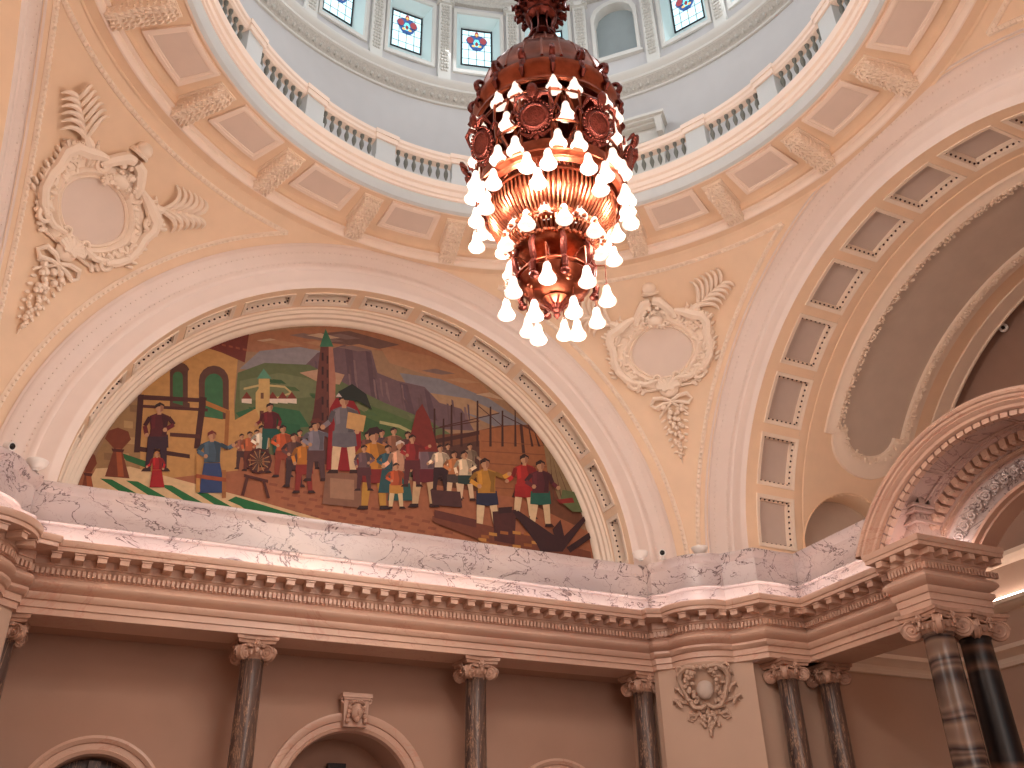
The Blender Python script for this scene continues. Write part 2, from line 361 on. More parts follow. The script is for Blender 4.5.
# corner piers (below the entablature)
for nm, s in (('wall_northeast', 1), ('wall_northwest', -1)):
    wp = struct(tag(empty(nm), 'plain diagonal pier wall under the bowed corner of the entablature, %s side' % ('right' if s > 0 else 'left')))
    q = half_plan(.40, bow=False)
    base = [(5.36, 7.7), (5.36, 6.62), (5.2, 6.50), (5.2, 6.36)]+[q[3], q[4], (6.36, 5.16), (6.36, 5.30), (8.4, 5.30), (11.4, 5.30)]
    mb = MB(); mb.grid([[(s*x, y, -1.6), (s*x, y, 3.84)] for x, y in base]); mb.build('pier_plaster', PIERP, wp)
wr = struct(tag(empty('wall_east'), 'plaster walls of the landing beyond the right-hand columns'))
mb = MB()
for s in (1,):
    mb.add([(11.3, 5.3, -1.6), (11.3, -5.3, -1.6), (11.3, -5.3, 5.8), (11.3, 5.3, 5.8)], [(0, 1, 2, 3)])
    mb.add([(7.9, 5.3, 3.841), (11.3, 5.3, 3.841), (11.3, 5.3, 5.83), (7.9, 5.3, 5.83)], [(0, 1, 2, 3)])
    mb.add([(7.9, -5.3, -1.6), (11.3, -5.3, -1.6), (11.3, -5.3, 5.83), (7.9, -5.3, 5.83)], [(0, 1, 2, 3)])
mb.build('landing_wall', PIERP, wr)
mb = MB()
CR = [(.0, 3.84), (-.04, 3.85), (-.05, 3.92), (-.03, 3.93), (-.03, 4.0), (-.10, 4.08), (-.16, 4.12), (-.16, 4.2), (0, 4.22)]
CR2 = [(.0, 4.80), (-.05, 4.82), (-.12, 4.9), (-.18, 4.93), (-.18, 5.0), (0, 5.02)]
CR3 = [(.0, 5.62), (-.05, 5.64), (-.1, 5.7), (-.16, 5.74), (-.16, 5.82), (.3, 5.83)]
pth = [(8.3, 5.3), (11.3, 5.3), (11.3, -5.3), (8.3, -5.3)]
for c_ in (CR, CR2, CR3): sweep(mb, pth, c_)
mb.build('wall_moulding', PL_CREAM, wr)
mb = MB(); sweep(mb, [(8.4, 5.3), (11.3, 5.3), (11.3, -5.3)], [(-.10, 5.03), (-.10, 5.05), (-.07, 5.05), (-.07, 5.03), (-.10, 5.03)])
tag(mb.build('light_strip', LED), 'strip light on the ledge of the end wall beyond the right-hand columns', 'strip light')
# west and south closure, floor
ww = struct(tag(empty('wall_west'), 'wall beyond the left-hand arch'))
mb = MB()
mb.add([(-11.3, 5.3, -1.6), (-11.3, -5.3, -1.6), (-11.3, -5.3, 11), (-11.3, 5.3, 11)], [(0, 1, 2, 3)])
for y in (5.3, -5.3): mb.add([(-6.6, y, -1.6), (-11.3, y, -1.6), (-11.3, y, 5.83), (-6.6, y, 5.83)], [(0, 1, 2, 3)])
mb.build('plaster_wall', PIERP, ww)
wsd = struct(tag(empty('wall_south'), 'south hall wall with tall windows behind the viewer'))
mb = MB()
mb.add([(-5.4, -11.4, -1.6), (5.4, -11.4, -1.6), (5.4, -11.4, 11), (-5.4, -11.4, 11)], [(0, 1, 2, 3)])
for x in (-5.3, 5.3): mb.add([(x, -6.4, -1.6), (x, -11.4, -1.6), (x, -11.4, 5.83), (x, -6.4, 5.83)], [(0, 1, 2, 3)])
for s in (-1, 1): mb.grid([[(s*x, y, -1.6), (s*x, y, 5.7)] for x, y in ((5.3, -6.6), (5.3, -6.3), (6.3, -5.3), (6.6, -5.3))])
mb.build('plaster_wall', PIERP, wsd)
mb = MB(); mb.box((0, -2, -1.65), (24, 20, .1)); struct(mb.build('floor', FLOORM))
# ------------------------------------------------ ceiling: arches, vaults, pendentives, ring, drum, dome
ce = struct(tag(empty('ceiling'), 'plaster vaults, pendentives and dome over the hall'))
def arch_face(mb, Re, turn, Y, mi=0, k=1.0):
    """moulded architrave of a big arch; turn maps (along, out, z) to the world"""
    e = Re-REN
    prof = [(RI, .0), (RI+.02, -.015), (RI+.10, -.02), (RI+.12, -.045), (RI+.16, -.05), (RI+.19, -.02), (RI+.40, -.02), (RI+.42, -.055), (RI+.47, -.07), (RI+.50, -.05), (RI+.52, -.03), (RI+.60, -.03), (RI+.62, -.06), (RI+.71+e, -.06), (RI+.73+e, -.09), (RI+.80+e, -.11), (RI+.87+e, -.15), (RI+.92+e, -.16), (RI+.94+e, -.14), (RI+.945+e, -.15), (RI+.96+e, -.15-e*1.15), (RI+.98+e, -.15-e*1.15), (RI+.96+e, .3)]
    rows = []
    for i in range(97):
        a = .032+(pi-.064)*i/96; rows.append([turn(r*cos(a), Y+(p*.45 if p < 0 else p), ZS+r*sin(a)) for r, p in prof])
    mb.grid(rows, mi)
    # bead course
    n = 170
    for i in range(n):
        a = .02+(pi-.04)*i/(n-1); r = RI+.775+e
        c = Vector(turn(r*cos(a), Y-.045, ZS+r*sin(a))); mb.blob(c, .020, n=5, k=3, mi=mi)
    for i in range(n):
        a = .02+(pi-.04)*i/(n-1); r = RI+.56
        c = Vector(turn(r*cos(a), Y-.015, ZS+r*sin(a))); mb.blob(c, .017, n=5, k=3, mi=mi)
tN = lambda a, o, z: (a, o, z)
tE = lambda a, o, z: (o, a, z)
tW = lambda a, o, z: (-o, a, z)
tS = lambda a, o, z: (a, -o, z)
for nm, t_, Re, Y in (('north', tN, REN, W), ('east', tE, REE, WE), ('west', tW, REE, WE), ('south', tS, REN, W)):
    mb = MB(); arch_face(mb, Re, t_, Y); mb.build('arch_moulding', PL_WHITE, ce)
def cyl_patch(mb, t_, o0, o1, a0, a1, r=RI, n=None, mi=0):
    n = n or max(2, int(abs(a1-a0)/.045)); mb.grid([[t_(r*cos(a0+(a1-a0)*i/n), o, ZS+r*sin(a0+(a1-a0)*i/n)) for o in (o0, o1)] for i in range(n+1)], mi)
PIT = radians(13.45); HW = radians(5.62)
def soffit(mb, t_, o0, oa, ob, o1):
    cyl_patch(mb, t_, o0, oa, 0, pi); cyl_patch(mb, t_, ob, o1, 0, pi); last = 0.0
    for k in range(-6, 7):
        c = pi/2+k*PIT; cyl_patch(mb, t_, oa, ob, last, c-HW, n=3); last = c+HW
    cyl_patch(mb, t_, oa, ob, last, pi, n=3)
mb = MB(); soffit(mb, tN, W, 6.78, 7.20, 7.28)
rows = []
for i in range(97):
    a = pi*i/96; rows.append([tN(r*cos(a), o, ZS+r*sin(a)) for r, o in ((RI, 7.28), (5.02, 7.285), (5.02, 7.33), (4.97, 7.36), (4.97, 7.42), (4.92, 7.45), (4.92, 7.53), (4.87, 7.56), (4.842, 7.60), (4.842, 7.66))])
mb2 = MB(); mb2.grid(rows)
mb.build('arch_soffit', PL_OCHRE, ce); mb2.build('mural_border_moulding', PL_CREAM, ce)
mb = MB(); soffit(mb, tE, WE, 6.83, 7.70, 7.86); 
rows = []
for i in range(97): a = pi*i/96; rows.append([tE(r*cos(a), o, ZS+r*sin(a)) for r, o in ((RI, 7.86), (RI+.02, 7.87), (RI+.02, 7.93), (RI, 7.94))])
mb.grid(rows); mb.build('arch_soffit', PL_OCHRE, ce)
# plain soffits of the arches that cannot be seen into
mb = MB(); cyl_patch(mb, tW, WE, 11.3, -.0, pi); cyl_patch(mb, tS, W, 11.4, 0, pi); mb.build('plain_vault', PL_OCHRE, ce)
# east vault with a lunette cut above the parapet
LX, LZ, LR = 9.17, 5.95, 1.27
mb = MB(); nx, na = 260, 400
def vpt(x, a): return (x, RI*cos(a), ZS+RI*sin(a))
xs = [7.94+(11.3-7.94)*i/nx for i in range(nx+1)]; As = [pi*j/na for j in range(na+1)]
vsx = [vpt(x, a) for x in xs for a in As]; fs = []
for i in range(nx):
    for j in range(na):
        x = (xs[i]+xs[i+1])/2; z = ZS+RI*sin((As[j]+As[j+1])/2); front = As[j] < pi/2
        if front and hypot(x-LX, z-LZ) < LR: continue
        fs.append((i*(na+1)+j, i*(na+1)+j+1, (i+1)*(na+1)+j+1, (i+1)*(na+1)+j))
mb.add(vsx, fs)
mb.build('landing_vault', PL_OCHRE, ce)
mb = MB(); rows = []
for k in range(41):
    t = pi*k/40; x = LX+(LR+.02)*cos(t); z = LZ+(LR+.02)*sin(t); y = sqrt(max(0, RI**2-(z-ZS)**2)); rows.append([(x, y-.035, z), (x, 5.26, z)])
mb.grid(rows)
for s in (-1, 1): mb.add([(LX+s*LR, 5.0, 5.6), (LX+s*LR, 5.26, 5.6), (LX+s*LR, 5.26, LZ), (LX+s*LR, 5.0, LZ)], [(0, 1, 2, 3)])
mb.build('lunette_reveal', PL_OCHRE, ce)
mb = MB(); mb.poly([(LX+1.3*cos(t), 5.25, LZ+1.3*sin(t)) for t in [pi*k/30 for k in range(31)]]+[(LX-1.3, 5.25, 5.5), (LX+1.3, 5.25, 5.5)]); mb.build('lunette_panel', NICHE if 0 else PL_GREY, ce)
# end wall of the vault: arch edge and the dark lunette behind it
mb = MB(); rows = []
for i in range(61): a = pi*i/60; rows.append([tE(r*cos(a), o, ZS+r*sin(a)) for r, o in ((RI, 10.93), (5.03, 10.94), (5.03, 11.28), (5.0, 11.30), (5.0, 11.33), (5.25, 11.34), (5.25, 11.66))])
mb.grid(rows); mb.build('end_arch_band', PL_CREAM, ce)
mb = MB(); mb.add([(11.62, -5.4, 5.7), (11.62, 5.4, 5.7), (11.62, 5.4, 11), (11.62, -5.4, 11)], [(0, 1, 2, 3)]); mb.build('end_lunette', mat('end_wall_brown', (160, 130, 116), .8, var=.03), ce)
# big vault panel: flat grey field inside a leafy plaster frame
def panel_side(x0, x1, th):  return [(x0, x1, th)]
mb = MB()
def vp(x, a, h): return (x, (RI-h)*cos(a), ZS+(RI-h)*sin(a))
thA = radians(33.5)
def outline(off, n=14):
    """outline of the panel at distance off outside the grey field, from right end round the rounded south... (x, angle)"""
    x0, x1 = 8.62-off, 10.22+off; cx = (x0+x1)/2; e = off/RI; L = []
    def end(base, sgn):
        pts = [(x0, base), (x0, base-sgn*(-0)),]; return pts
    sh = .20
    lo = thA-e*.6
    L += [(x0, pi-lo), (x0, lo)]
    R_ = (x1-x0)/2-sh
    L += [(x0+sh, lo)]
    for i in range(1, n): t = pi*i/n; L.append((cx-R_*cos(t), lo-(R_*.80)*sin(t)/RI))
    L += [(x1-sh, lo), (x1, lo), (x1, pi-lo), (x1-sh, pi-lo)]
    for i in range(1, n): t = pi*i/n; L.append((cx+R_*cos(t), pi-lo+(R_*.80)*sin(t)/RI))
    L += [(x0+sh, pi-lo)]
    return L
def dense(L, st=.12):
    out = []
    for (xa, aa), (xb, ab) in zip(L, L[1:]+L[:1]):
        n = max(1, int(hypot(xb-xa, (ab-aa)*RI)/st))
        for i in range(n): out.append((xa+(xb-xa)*i/n, aa+(ab-aa)*i/n))
    return out
o0 = outline(0.0)
rows = []
L0 = []
def dmap(off):
    base = outline(0.0); o = outline(off); out = []
    for k in range(len(base)):
        (xa, aa), (xb, ab) = base[k], base[(k+1) % len(base)]; (xc, ac), (xd, ad) = o[k], o[(k+1) % len(o)]
        n = max(1, int(hypot(xb-xa, (ab-aa)*RI)/.15))
        for i in range(n): q = i/n; out.append((xc+(xd-xc)*q, ac+(ad-ac)*q))
    return out
prof = [(.0, .005), (.02, .06), (.12, .10), (.2, .08), (.26, .05), (.33, .05), (.34, .0)]
cols = [[vp(x, a, h) for x, a in dmap(off)] for off, h in prof]
mb.grid([[cols[j][i] for j in range(len(prof))] for i in range(len(cols[0]))], closeu=True)
mb.build('panel_frame', PL_CREAM, ce)
mb = MB(); random.seed(3)
P1 = dmap(.07)
for (xa, aa), (xb, ab) in zip(P1, P1[1:]+P1[:1]):
    L = hypot(xb-xa, (ab-aa)*RI); n = max(1, int(L/.075))
    for i in range(n):
        q = (i+random.random()*.5)/n; x = xa+(xb-xa)*q; a = aa+(ab-aa)*q
        for k in range(4): mb.blob(vp(x+random.uniform(-.07, .07), a+random.uniform(-.07, .07)/RI, .095+random.uniform(0, .02)), (random.uniform(.014, .034),)*3, n=5, k=3)
mb.build('panel_leaf_garland', PL_CREAM, ce)
mb = MB(); mb.grid([[vp(x, a, .006) for x in (8.60, 8.8, 10.04, 10.24)] for a in [thA+(pi-2*thA)*i/60 for i in range(61)]])
R_ = .62
for sg in (0, 1):
    pts = []
    for i in range(15): t = pi*i/14; a = thA-(R_*.80)*sin(t)/RI; a = a if sg == 0 else pi-a; pts.append(vp(9.42-(R_+.0)*cos(t), a, .006))
    mid = vp(9.42, thA if sg == 0 else pi-thA, .006)
    for i in range(14): mb.add([mid, pts[i], pts[i+1]], [(0, 1, 2)])
mb.build('panel_field', PL_GREY, ce)
# pendentives
def sph_az(h, Rb): return None
def pend(mb, sx, sy):
    rows = []
    for i in range(41):
        h = .0+5.99*sin(pi/2*i/40); r = sqrt(RHO**2-h*h); xn = sqrt(max(0, REN**2-h*h)); aN = atan2(sqrt(r*r-xn*xn), xn); ye = sqrt(max(0, REE**2-h*h)); aE = atan2(ye, sqrt(r*r-ye*ye))
        if h > 5.9: aN = max(aN, aN)
        rows.append([(sx*r*cos(aE+(aN-aE)*j/24), sy*r*sin(aE+(aN-aE)*j/24), ZS+h) for j in range(25)])
    # ring of the crown
    mb.grid(rows)
    h = 5.99; r = sqrt(RHO**2-h*h)
def sphpt(a, e, w=0.0):
    """azimuth, elevation (radians) on the pendentive sphere, w towards the hall"""
    R = RHO-w; return (R*cos(e)*cos(a), R*cos(e)*sin(a), ZS+R*sin(e))
def bead_curve(mb, pts, rad=.05, bl=.038, pitch=.10):
    mb.tube([Vector(p) for p in pts], rad, 6)
    acc = 0
    for a, b in zip(pts[:-1], pts[1:]):
        a, b = Vector(a), Vector(b); L = (b-a).length; s = pitch-acc
        while s < L:
            p = a+(b-a)*(s/L); n_ = (Vector((0, 0, ZS))-p).normalized(); p = p+n_*rad*.8
            mb.blob(p, (bl, bl, bl), n=5, k=3); s += pitch
        acc = (acc+L) % pitch
for sx in (-1, 1):
    for sy in (-1, 1):
        mb = MB(); pend(mb, sx, sy); mb.build('pendentive', PL_TAN, ce)
        mb = MB()
        hr = sqrt(RHO**2-6.78**2)            # ring line height over ZS
        # north line: radius 6.2 about the arch axis, up to the ring line
        N_ = []; E_ = []
        for i in range(61):
            h = .22+(hr-.22)*i/60
            if h < 6.2: x = sqrt(6.2**2-h*h); r = sqrt(RHO**2-h*h); N_.append((sx*x, sy*sqrt(r*r-x*x), ZS+h))
            y = sqrt(6.27**2-h*h); r = sqrt(RHO**2-h*h); E_.append((sx*sqrt(r*r-y*y), sy*y, ZS+h))
        bead_curve(mb, N_); bead_curve(mb, E_)
        aN = atan2(abs(N_[-1][1]), abs(N_[-1][0])); aE = atan2(abs(E_[-1][1]), abs(E_[-1][0]))
        bead_curve(mb, [(sx*6.78*cos(aE+(aN-aE)*i/50), sy*6.78*sin(aE+(aN-aE)*i/50), ZS+hr) for i in range(51)])
        mb.build('bead_moulding', PL_CREAM, ce)
# ring cornice
def ring(mb, prof, n=160, mi=0): mb.lathe(prof, n, mi=mi)
mb = MB(); ring(mb, [(6.62, 11.56), (6.60, 11.60), (6.44, 11.60)]); mb.build('ring_flat_band', PL_TAN, ce)
mb = MB(); ring(mb, [(6.44, 11.60), (6.43, 11.585), (6.40, 11.59), (6.37, 11.62), (6.35, 11.67), (6.36, 11.72), (6.28, 11.73)]); mb.build('ring_torus', PL_PINK, ce)
mb = MB(); ring(mb, [(6.28, 11.73), (6.30, 11.80), (6.27, 11.88), (6.2, 11.92), (5.27, 11.92)]); mb.build('ring_soffit', PL_TAN, ce)
mb = MB(); ring(mb, [(5.27, 11.92), (5.26, 11.885), (5.22, 11.88)]); mb.build('ring_fillet', PL_PINK, ce)
mb = MB(); ring(mb, [(5.22, 11.88), (5.16, 11.91), (5.12, 11.99), (5.10, 12.09)]); mb.build('ring_cove_stripe', PL_BLUE, ce)
mb = MB(); ring(mb, [(5.10, 12.09), (5.07, 12.10), (5.07, 12.16), (5.04, 12.18), (5.04, 12.28), (5.0, 12.31), (4.98, 12.40), (4.98, 12.44), (5.06, 12.46), (6.36, 12.46)]); mb.build('ring_fascia', PL_PINK, ce)
# drum
mb = MB(); ring(mb, [(6.35, 12.46), (6.35, 16.0)]); mb.build('drum_wall', DRUM, ce)
mb = MB(); ring(mb, [(6.35, 15.98), (6.30, 15.98), (6.29, 16.02)]); ring(mb, [(6.12, 16.22), (6.08, 16.24), (6.08, 16.30), (6.02, 16.36), (5.98, 16.42), (5.98, 16.46), (6.35, 16.52)]); mb.build('drum_cornice', DRUM_W, ce)
mb = MB(); ring(mb, [(6.29, 16.02), (6.24, 16.10), (6.16, 16.18), (6.12, 16.22)])
for i in range(220):
    a = 2*pi*i/220; mb.blob((6.21*cos(a), 6.21*sin(a), 16.11), (.045, .045, .07), n=5, k=3)
mb.build('drum_leaf_band', DRUM_ORN, ce)
BAY = radians(15); 
def cylp(r, a, z): return (r*cos(a), r*sin(a), z)
NZ0, NZ1 = 17.45, 18.75
mb = MB()
OPW, OZ0, OZ1 = radians(4.7), 17.25, 19.22
niches = (3, 9, 15, 21)
for k in range(24):
    a0 = k*BAY; e = BAY/2
    def q(a1, a2, z1, z2, r=6.35):
        mb.grid([[cylp(r, a, z) for z in (z1, z2)] for a in (a1, (a1+a2)/2, a2)])
    if k in niches:
        hwN = radians(4.25)
        q(a0-e, a0-hwN, 16.5, 19.6); q(a0+hwN, a0+e, 16.5, 19.6); q(a0-hwN, a0+hwN, 16.5, NZ0)
        n = 12; mb.grid([[cylp(6.35, a0-hwN+2*hwN*i/n, 19.6), cylp(6.35, a0-hwN+2*hwN*i/n, NZ1+.47*sqrt(max(0, 1-(2*i/n-1)**2)))] for i in range(n+1)])
    else:
        q(a0-e, a0-OPW, 16.5, 19.6); q(a0+OPW, a0+e, 16.5, 19.6); q(a0-OPW, a0+OPW, 16.5, OZ0); q(a0-OPW, a0+OPW, OZ1, 19.6)
mb.build('drum_upper_wall', DRUM, ce)
mb = MB(); mo = MB()
for k in range(24):
    a = k*BAY+BAY/2; d = Vector((cos(a), sin(a), 0)); t = Vector((-sin(a), cos(a), 0))
    mb.box(d*6.31+UP*16.72, (.30, .14, .44), (t, d, UP)); mb.box(d*6.31+UP*18.0, (.30, .12, 3.0), (t, d, UP)); mb.box(d*6.28+UP*19.42, (.42, .2, .14), (t, d, UP))
    for zz in range(22):
        for s in (-1, 0, 1): mo.blob(d*6.245+t*(s*.07*(1 if zz % 2 else .8))+UP*(17.05+zz*.105), (.045, .03, .05), (t, d, UP), n=5, k=3)
    for s in (-1, 1):
        mo.tube([d*6.17+t*(s*(.15+.05*cos(v)))+UP*(19.4+.05*sin(v)) for v in [x*.7 for x in range(9)]], .018, 5)
mb.build('drum_pilasters', DRUM_W, ce); mo.build('pilaster_ornament', DRUM_ORN, ce)
mb = MB(); ring(mb, [(6.35, 19.5), (6.25, 19.5), (6.25, 19.62), (6.2, 19.66), (6.2, 19.9), (6.1, 19.95), (5.95, 20.1), (5.95, 20.2), (6.3, 20.25)]); mb.build('dome_cornice', DRUM_ORN, ce)
mb = MB(); ring(mb, [(6.25*cos(pi/2*i/20)+.001, 20.2+5.2*sin(pi/2*i/20)) for i in range(21)], 96)
mb.build('dome_shell', DRUM, ce)
# drum windows: one window per bay, blind niches on the diagonals
FRM = mat('window_lead', (20, 28, 40), .5); GLZ = mat('glass_pale', (215, 240, 244), .3, emit=(196, 238, 246), es=.62, var=.05, scale=5)
GLB = mat('glass_blue', (40, 70, 120), .3, emit=(40, 70, 120), es=.8); GLR = mat('glass_red', (120, 50, 60), .3, emit=(130, 55, 60), es=.8); GLG = mat('glass_gold', (200, 150, 80), .3, emit=(205, 160, 95), es=.9); GLT = mat('glass_teal', (90, 190, 200), .3, emit=(110, 205, 215), es=.8)
REVT = mat('reveal_paint_white', (214, 232, 232), .6, var=.02)
def W_(a, z, r=6.66): return (r*cos(a), r*sin(a), z)
wn_i = 0
def make_window():
    root = empty('window_1'); root['kind'] = 'structure'
    gw = radians(3.3); z0, z1 = 17.80, 19.10
    mb = MB()   # flared reveal and front moulding
    co = [(-OPW, OZ0), (OPW, OZ0), (OPW, OZ1), (-OPW, OZ1)]; ci = [(-gw, z0), (gw, z0), (gw, z1), (-gw, z1)]
    mb.grid([[W_(a, z, 6.35), W_(b, y, 6.66)] for (a, z), (b, y) in zip(co, ci)], closeu=True); mb.build('reveal', REVT, root)
    mb = MB(); cf = [(-OPW*1.2, OZ0-.12), (OPW*1.2, OZ0-.12), (OPW*1.2, OZ1+.12), (-OPW*1.2, OZ1+.12)]
    mb.grid([[W_(a, z, 6.36), W_(a*.985, z, 6.30), W_(b*1.04, y, 6.30), W_(b, y, 6.35)] for (a, z), (b, y) in zip(cf, co)], closeu=True); mb.build('surround', DRUM_W, root)
    X = lambda u: gw*u; Z = lambda v: z0+(z1-z0)*v
    mb = MB(); mb.grid([[W_(X(u), Z(v), 6.655) for v in (0, .25, .5, .75, 1)] for u in (-1, -.5, 0, .5, 1)]); mb.build('glass', GLZ, root, smooth=0)
    mb = MB()
    for u in (-1, 1): mb.tube([W_(X(u*.97), Z(0)), W_(X(u*.97), Z(1))], .03, 4)
    for v in (0.02, .98): mb.tube([W_(X(-1), Z(v)), W_(X(1), Z(v))], .03, 4)
    for u in (-.5, 0, .5): mb.tube([W_(X(u), Z(0), 6.64), W_(X(u), Z(1), 6.64)], .007, 4)
    for v in (.18, .42, .6, .82): mb.tube([W_(X(-1), Z(v), 6.64), W_(X(1), Z(v), 6.64)], .007, 4)
    mb.build('lead_frame', FRM, root)
    mb = MB()   # coat of arms in coloured glass: shield, helm, side scrolls, scroll below
    def bl(u, v, ru, rv, mi, r=6.635, n=12): mb.poly([W_(X(u+ru*cos(2*pi*i/n)), Z(v+rv*sin(2*pi*i/n)), r) for i in range(n)], mi)
    bl(0, .68, .70, .16, 0, 6.637); bl(0, .60, .50, .19, 0, 6.636); bl(-.42, .70, .22, .09, 1, 6.634); bl(.42, .70, .22, .09, 1, 6.634)
    bl(0, .86, .14, .08, 1, 6.633); bl(0, .62, .22, .12, 3, 6.632, 6); bl(0, .60, .1, .06, 1, 6.631); bl(-.2, .54, .12, .03, 2, 6.631); bl(.2, .54, .12, .03, 2, 6.631); bl(0, .84, .09, .04, 2, 6.63)
    for k in range(5): bl(-.36+.18*k, .31-.02*abs(k-2)+.03, .07, .012, 2, 6.634, 6)
    for k in range(4): bl(-.27+.18*k, .25, .06, .01, 2, 6.634, 6)
    mb.build('crest_glass', [GLB, GLR, GLG, GLT], root, smooth=0)
    return root
w0 = make_window(); first = True
for k in range(24):
    if k in niches: continue
    o = w0 if first else copy_tree(w0)
    first = False; wn_i += 1; o.name = 'window_%d' % wn_i; o.rotation_euler = (0, 0, k*BAY)
for i, k in enumerate(niches):
    mb = MB(); a0 = k*BAY; hwN = radians(4.25); n = 12
    rim = [(-1, NZ0), ]+[(2*j/n-1, NZ1+.47*sqrt(max(0, 1-(2*j/n-1)**2))) for j in range(n+1)]+[(1, NZ0)]
    mb.grid([[cylp(6.33, a0+hwN*u*1.0, z), cylp(6.55, a0+hwN*u, z)] for u, z in rim], 0, closeu=True)
    mb.grid([[cylp(6.36, a0+hwN*u*1.22, z+(.14 if z > NZ0+.01 else -.10)), cylp(6.29, a0+hwN*u*1.2, z+(.13 if z > NZ0+.01 else -.09)), cylp(6.29, a0+hwN*u*1.03, z), cylp(6.34, a0+hwN*u, z)] for u, z in rim], 0, closeu=True)
    mb.box(Vector((cos(a0), sin(a0), 0))*6.3+UP*(NZ0-.12), (1.2, .12, .07), (Vector((-sin(a0), cos(a0), 0)), Vector((cos(a0), sin(a0), 0)), UP))
    mb.poly([cylp(6.54, a0+hwN*u, z) for u, z in rim], 1)
    mb.build('blind_niche', [DRUM_W, NICHE], ce)
# doorway head in the drum wall behind the balustrade
dd = struct(tag(empty('door_4', (6.33*cos(radians(44)), 6.33*sin(radians(44)), 12.46)), 'white corniced doorway in the drum wall behind the balustrade'))
mb = MB(); a = radians(44); d_ = Vector((cos(a), sin(a), 0)); t_ = Vector((-sin(a), cos(a), 0))
mb.box(d_*6.12+UP*14.86, (1.60, .5, .07), (t_, d_, UP)); mb.box(d_*6.15+UP*14.80, (1.5, .42, .06), (t_, d_, UP)); mb.box(d_*6.2+UP*14.74, (1.4, .34, .06), (t_, d_, UP))
mb.box(d_*6.26+UP*14.55, (1.28, .2, .34), (t_, d_, UP))
for s in (-1, 1): mb.box(d_*6.12+t_*(s*.66)+UP*14.55, (.12, .34, .36), (t_, d_, UP), taper=1.3); mb.box(d_*6.25+t_*(s*.58)+UP*13.4, (.16, .18, 1.95), (t_, d_, UP))
local(mb, tuple(dd.location)).build('door_surround', DRUM_W, dd)
mb = MB(); mb.box(d_*6.3+UP*13.4, (1.0, .06, 1.9), (t_, d_, UP)); local(mb, tuple(dd.location)).build('door_leaf', DRUM_W, dd)
# ================================================================== SERLIANA of the east side: block entablatures and the stilted arch
AK = .70
def blk(prof): return [(d*AK, z) for d, z in prof]
aed = struct(tag(empty('trim_3'), 'stone block entablature over the paired onyx columns, cornice breaking forward'))
for s in (1, -1):
    pth = [(8.27, 2.38), (6.48, 2.38), (6.48, 1.25), (8.27, 1.25)]
    if s < 0: pth = [(x, -y) for x, y in reversed(pth)]
    mb = MB(); e2 = [((.37*AK-.12*sin(pi*(z-4.12)/.22)) if 4.12 <= z <= 4.34 else d, z) for d, z in blk(ENT)][:-1]; sweep(mb, pth, e2, closed=True)
    mb.add([(6.5, s*2.36, 4.786), (8.25, s*2.36, 4.786), (8.25, s*1.27, 4.786), (6.5, s*1.27, 4.786)], [(0, 1, 2, 3)])
    mb.add([(6.75, s*2.11, 3.806), (8.0, s*2.11, 3.806), (8.0, s*1.52, 3.806), (6.75, s*1.52, 3.806)], [(0, 1, 2, 3)])
    mb.build('block_entablature', STONE, aed)
    mb = MB()
    for (x, y), t in along(pth, .245, .066):
        t3 = Vector((t[0], t[1], 0)); nn = Vector((t[1], -t[0], 0)); mb.box(Vector((x, y, 4.41))+nn*.02, (.04, .05, .085), (t3, nn, UP))
    for (x, y), t in along(pth, .13, .26):
        t3 = Vector((t[0], t[1], 0)); nn = Vector((t[1], -t[0], 0)); mb.box(Vector((x, y, 4.58)), (.115, .18, .085), (t3, nn, UP))
    mb.build('dentil_band', STONE, aed)
AZ = 3.40; 
def A_(r, x, a): return (x, r*cos(a), AZ+r*sin(a))
arch = struct(tag(empty('trim_4'), 'tall moulded stone arch with coffered underside rising over the column pairs'))
def arc_rows(prof, zb, n=72):
    rows = []
    for i in range(n+1):
        row = []
        for r, x in prof:
            a0 = math.asin(min(.98, (zb-AZ)/r)); a = a0+(pi-2*a0)*i/n; row.append(A_(r, x, a))
        rows.append(row)
    return rows
OUT = [(2.86, 8.0), (2.86, 6.50), (2.84, 6.45), (2.80, 6.42), (2.765, 6.44), (2.755, 6.47), (2.72, 6.48), (2.70, 6.515), (2.68, 6.50), (2.66, 6.52), (2.64, 6.56), (2.60, 6.57), (2.585, 6.60), (2.58, 6.62)]
mb = MB(); mb.grid(arc_rows(OUT, 4.79)); mb.build('archivolt', STONE, arch)
mb = MB(); mb.grid(arc_rows([(2.58, 6.62), (2.58, 7.22), (2.56, 7.23), (2.56, 7.27), (2.52, 7.28), (2.52, 7.50), (2.38, 7.52), (2.38, 7.56), (2.33, 7.57), (2.33, 7.62), (2.30, 7.63)], 4.79))
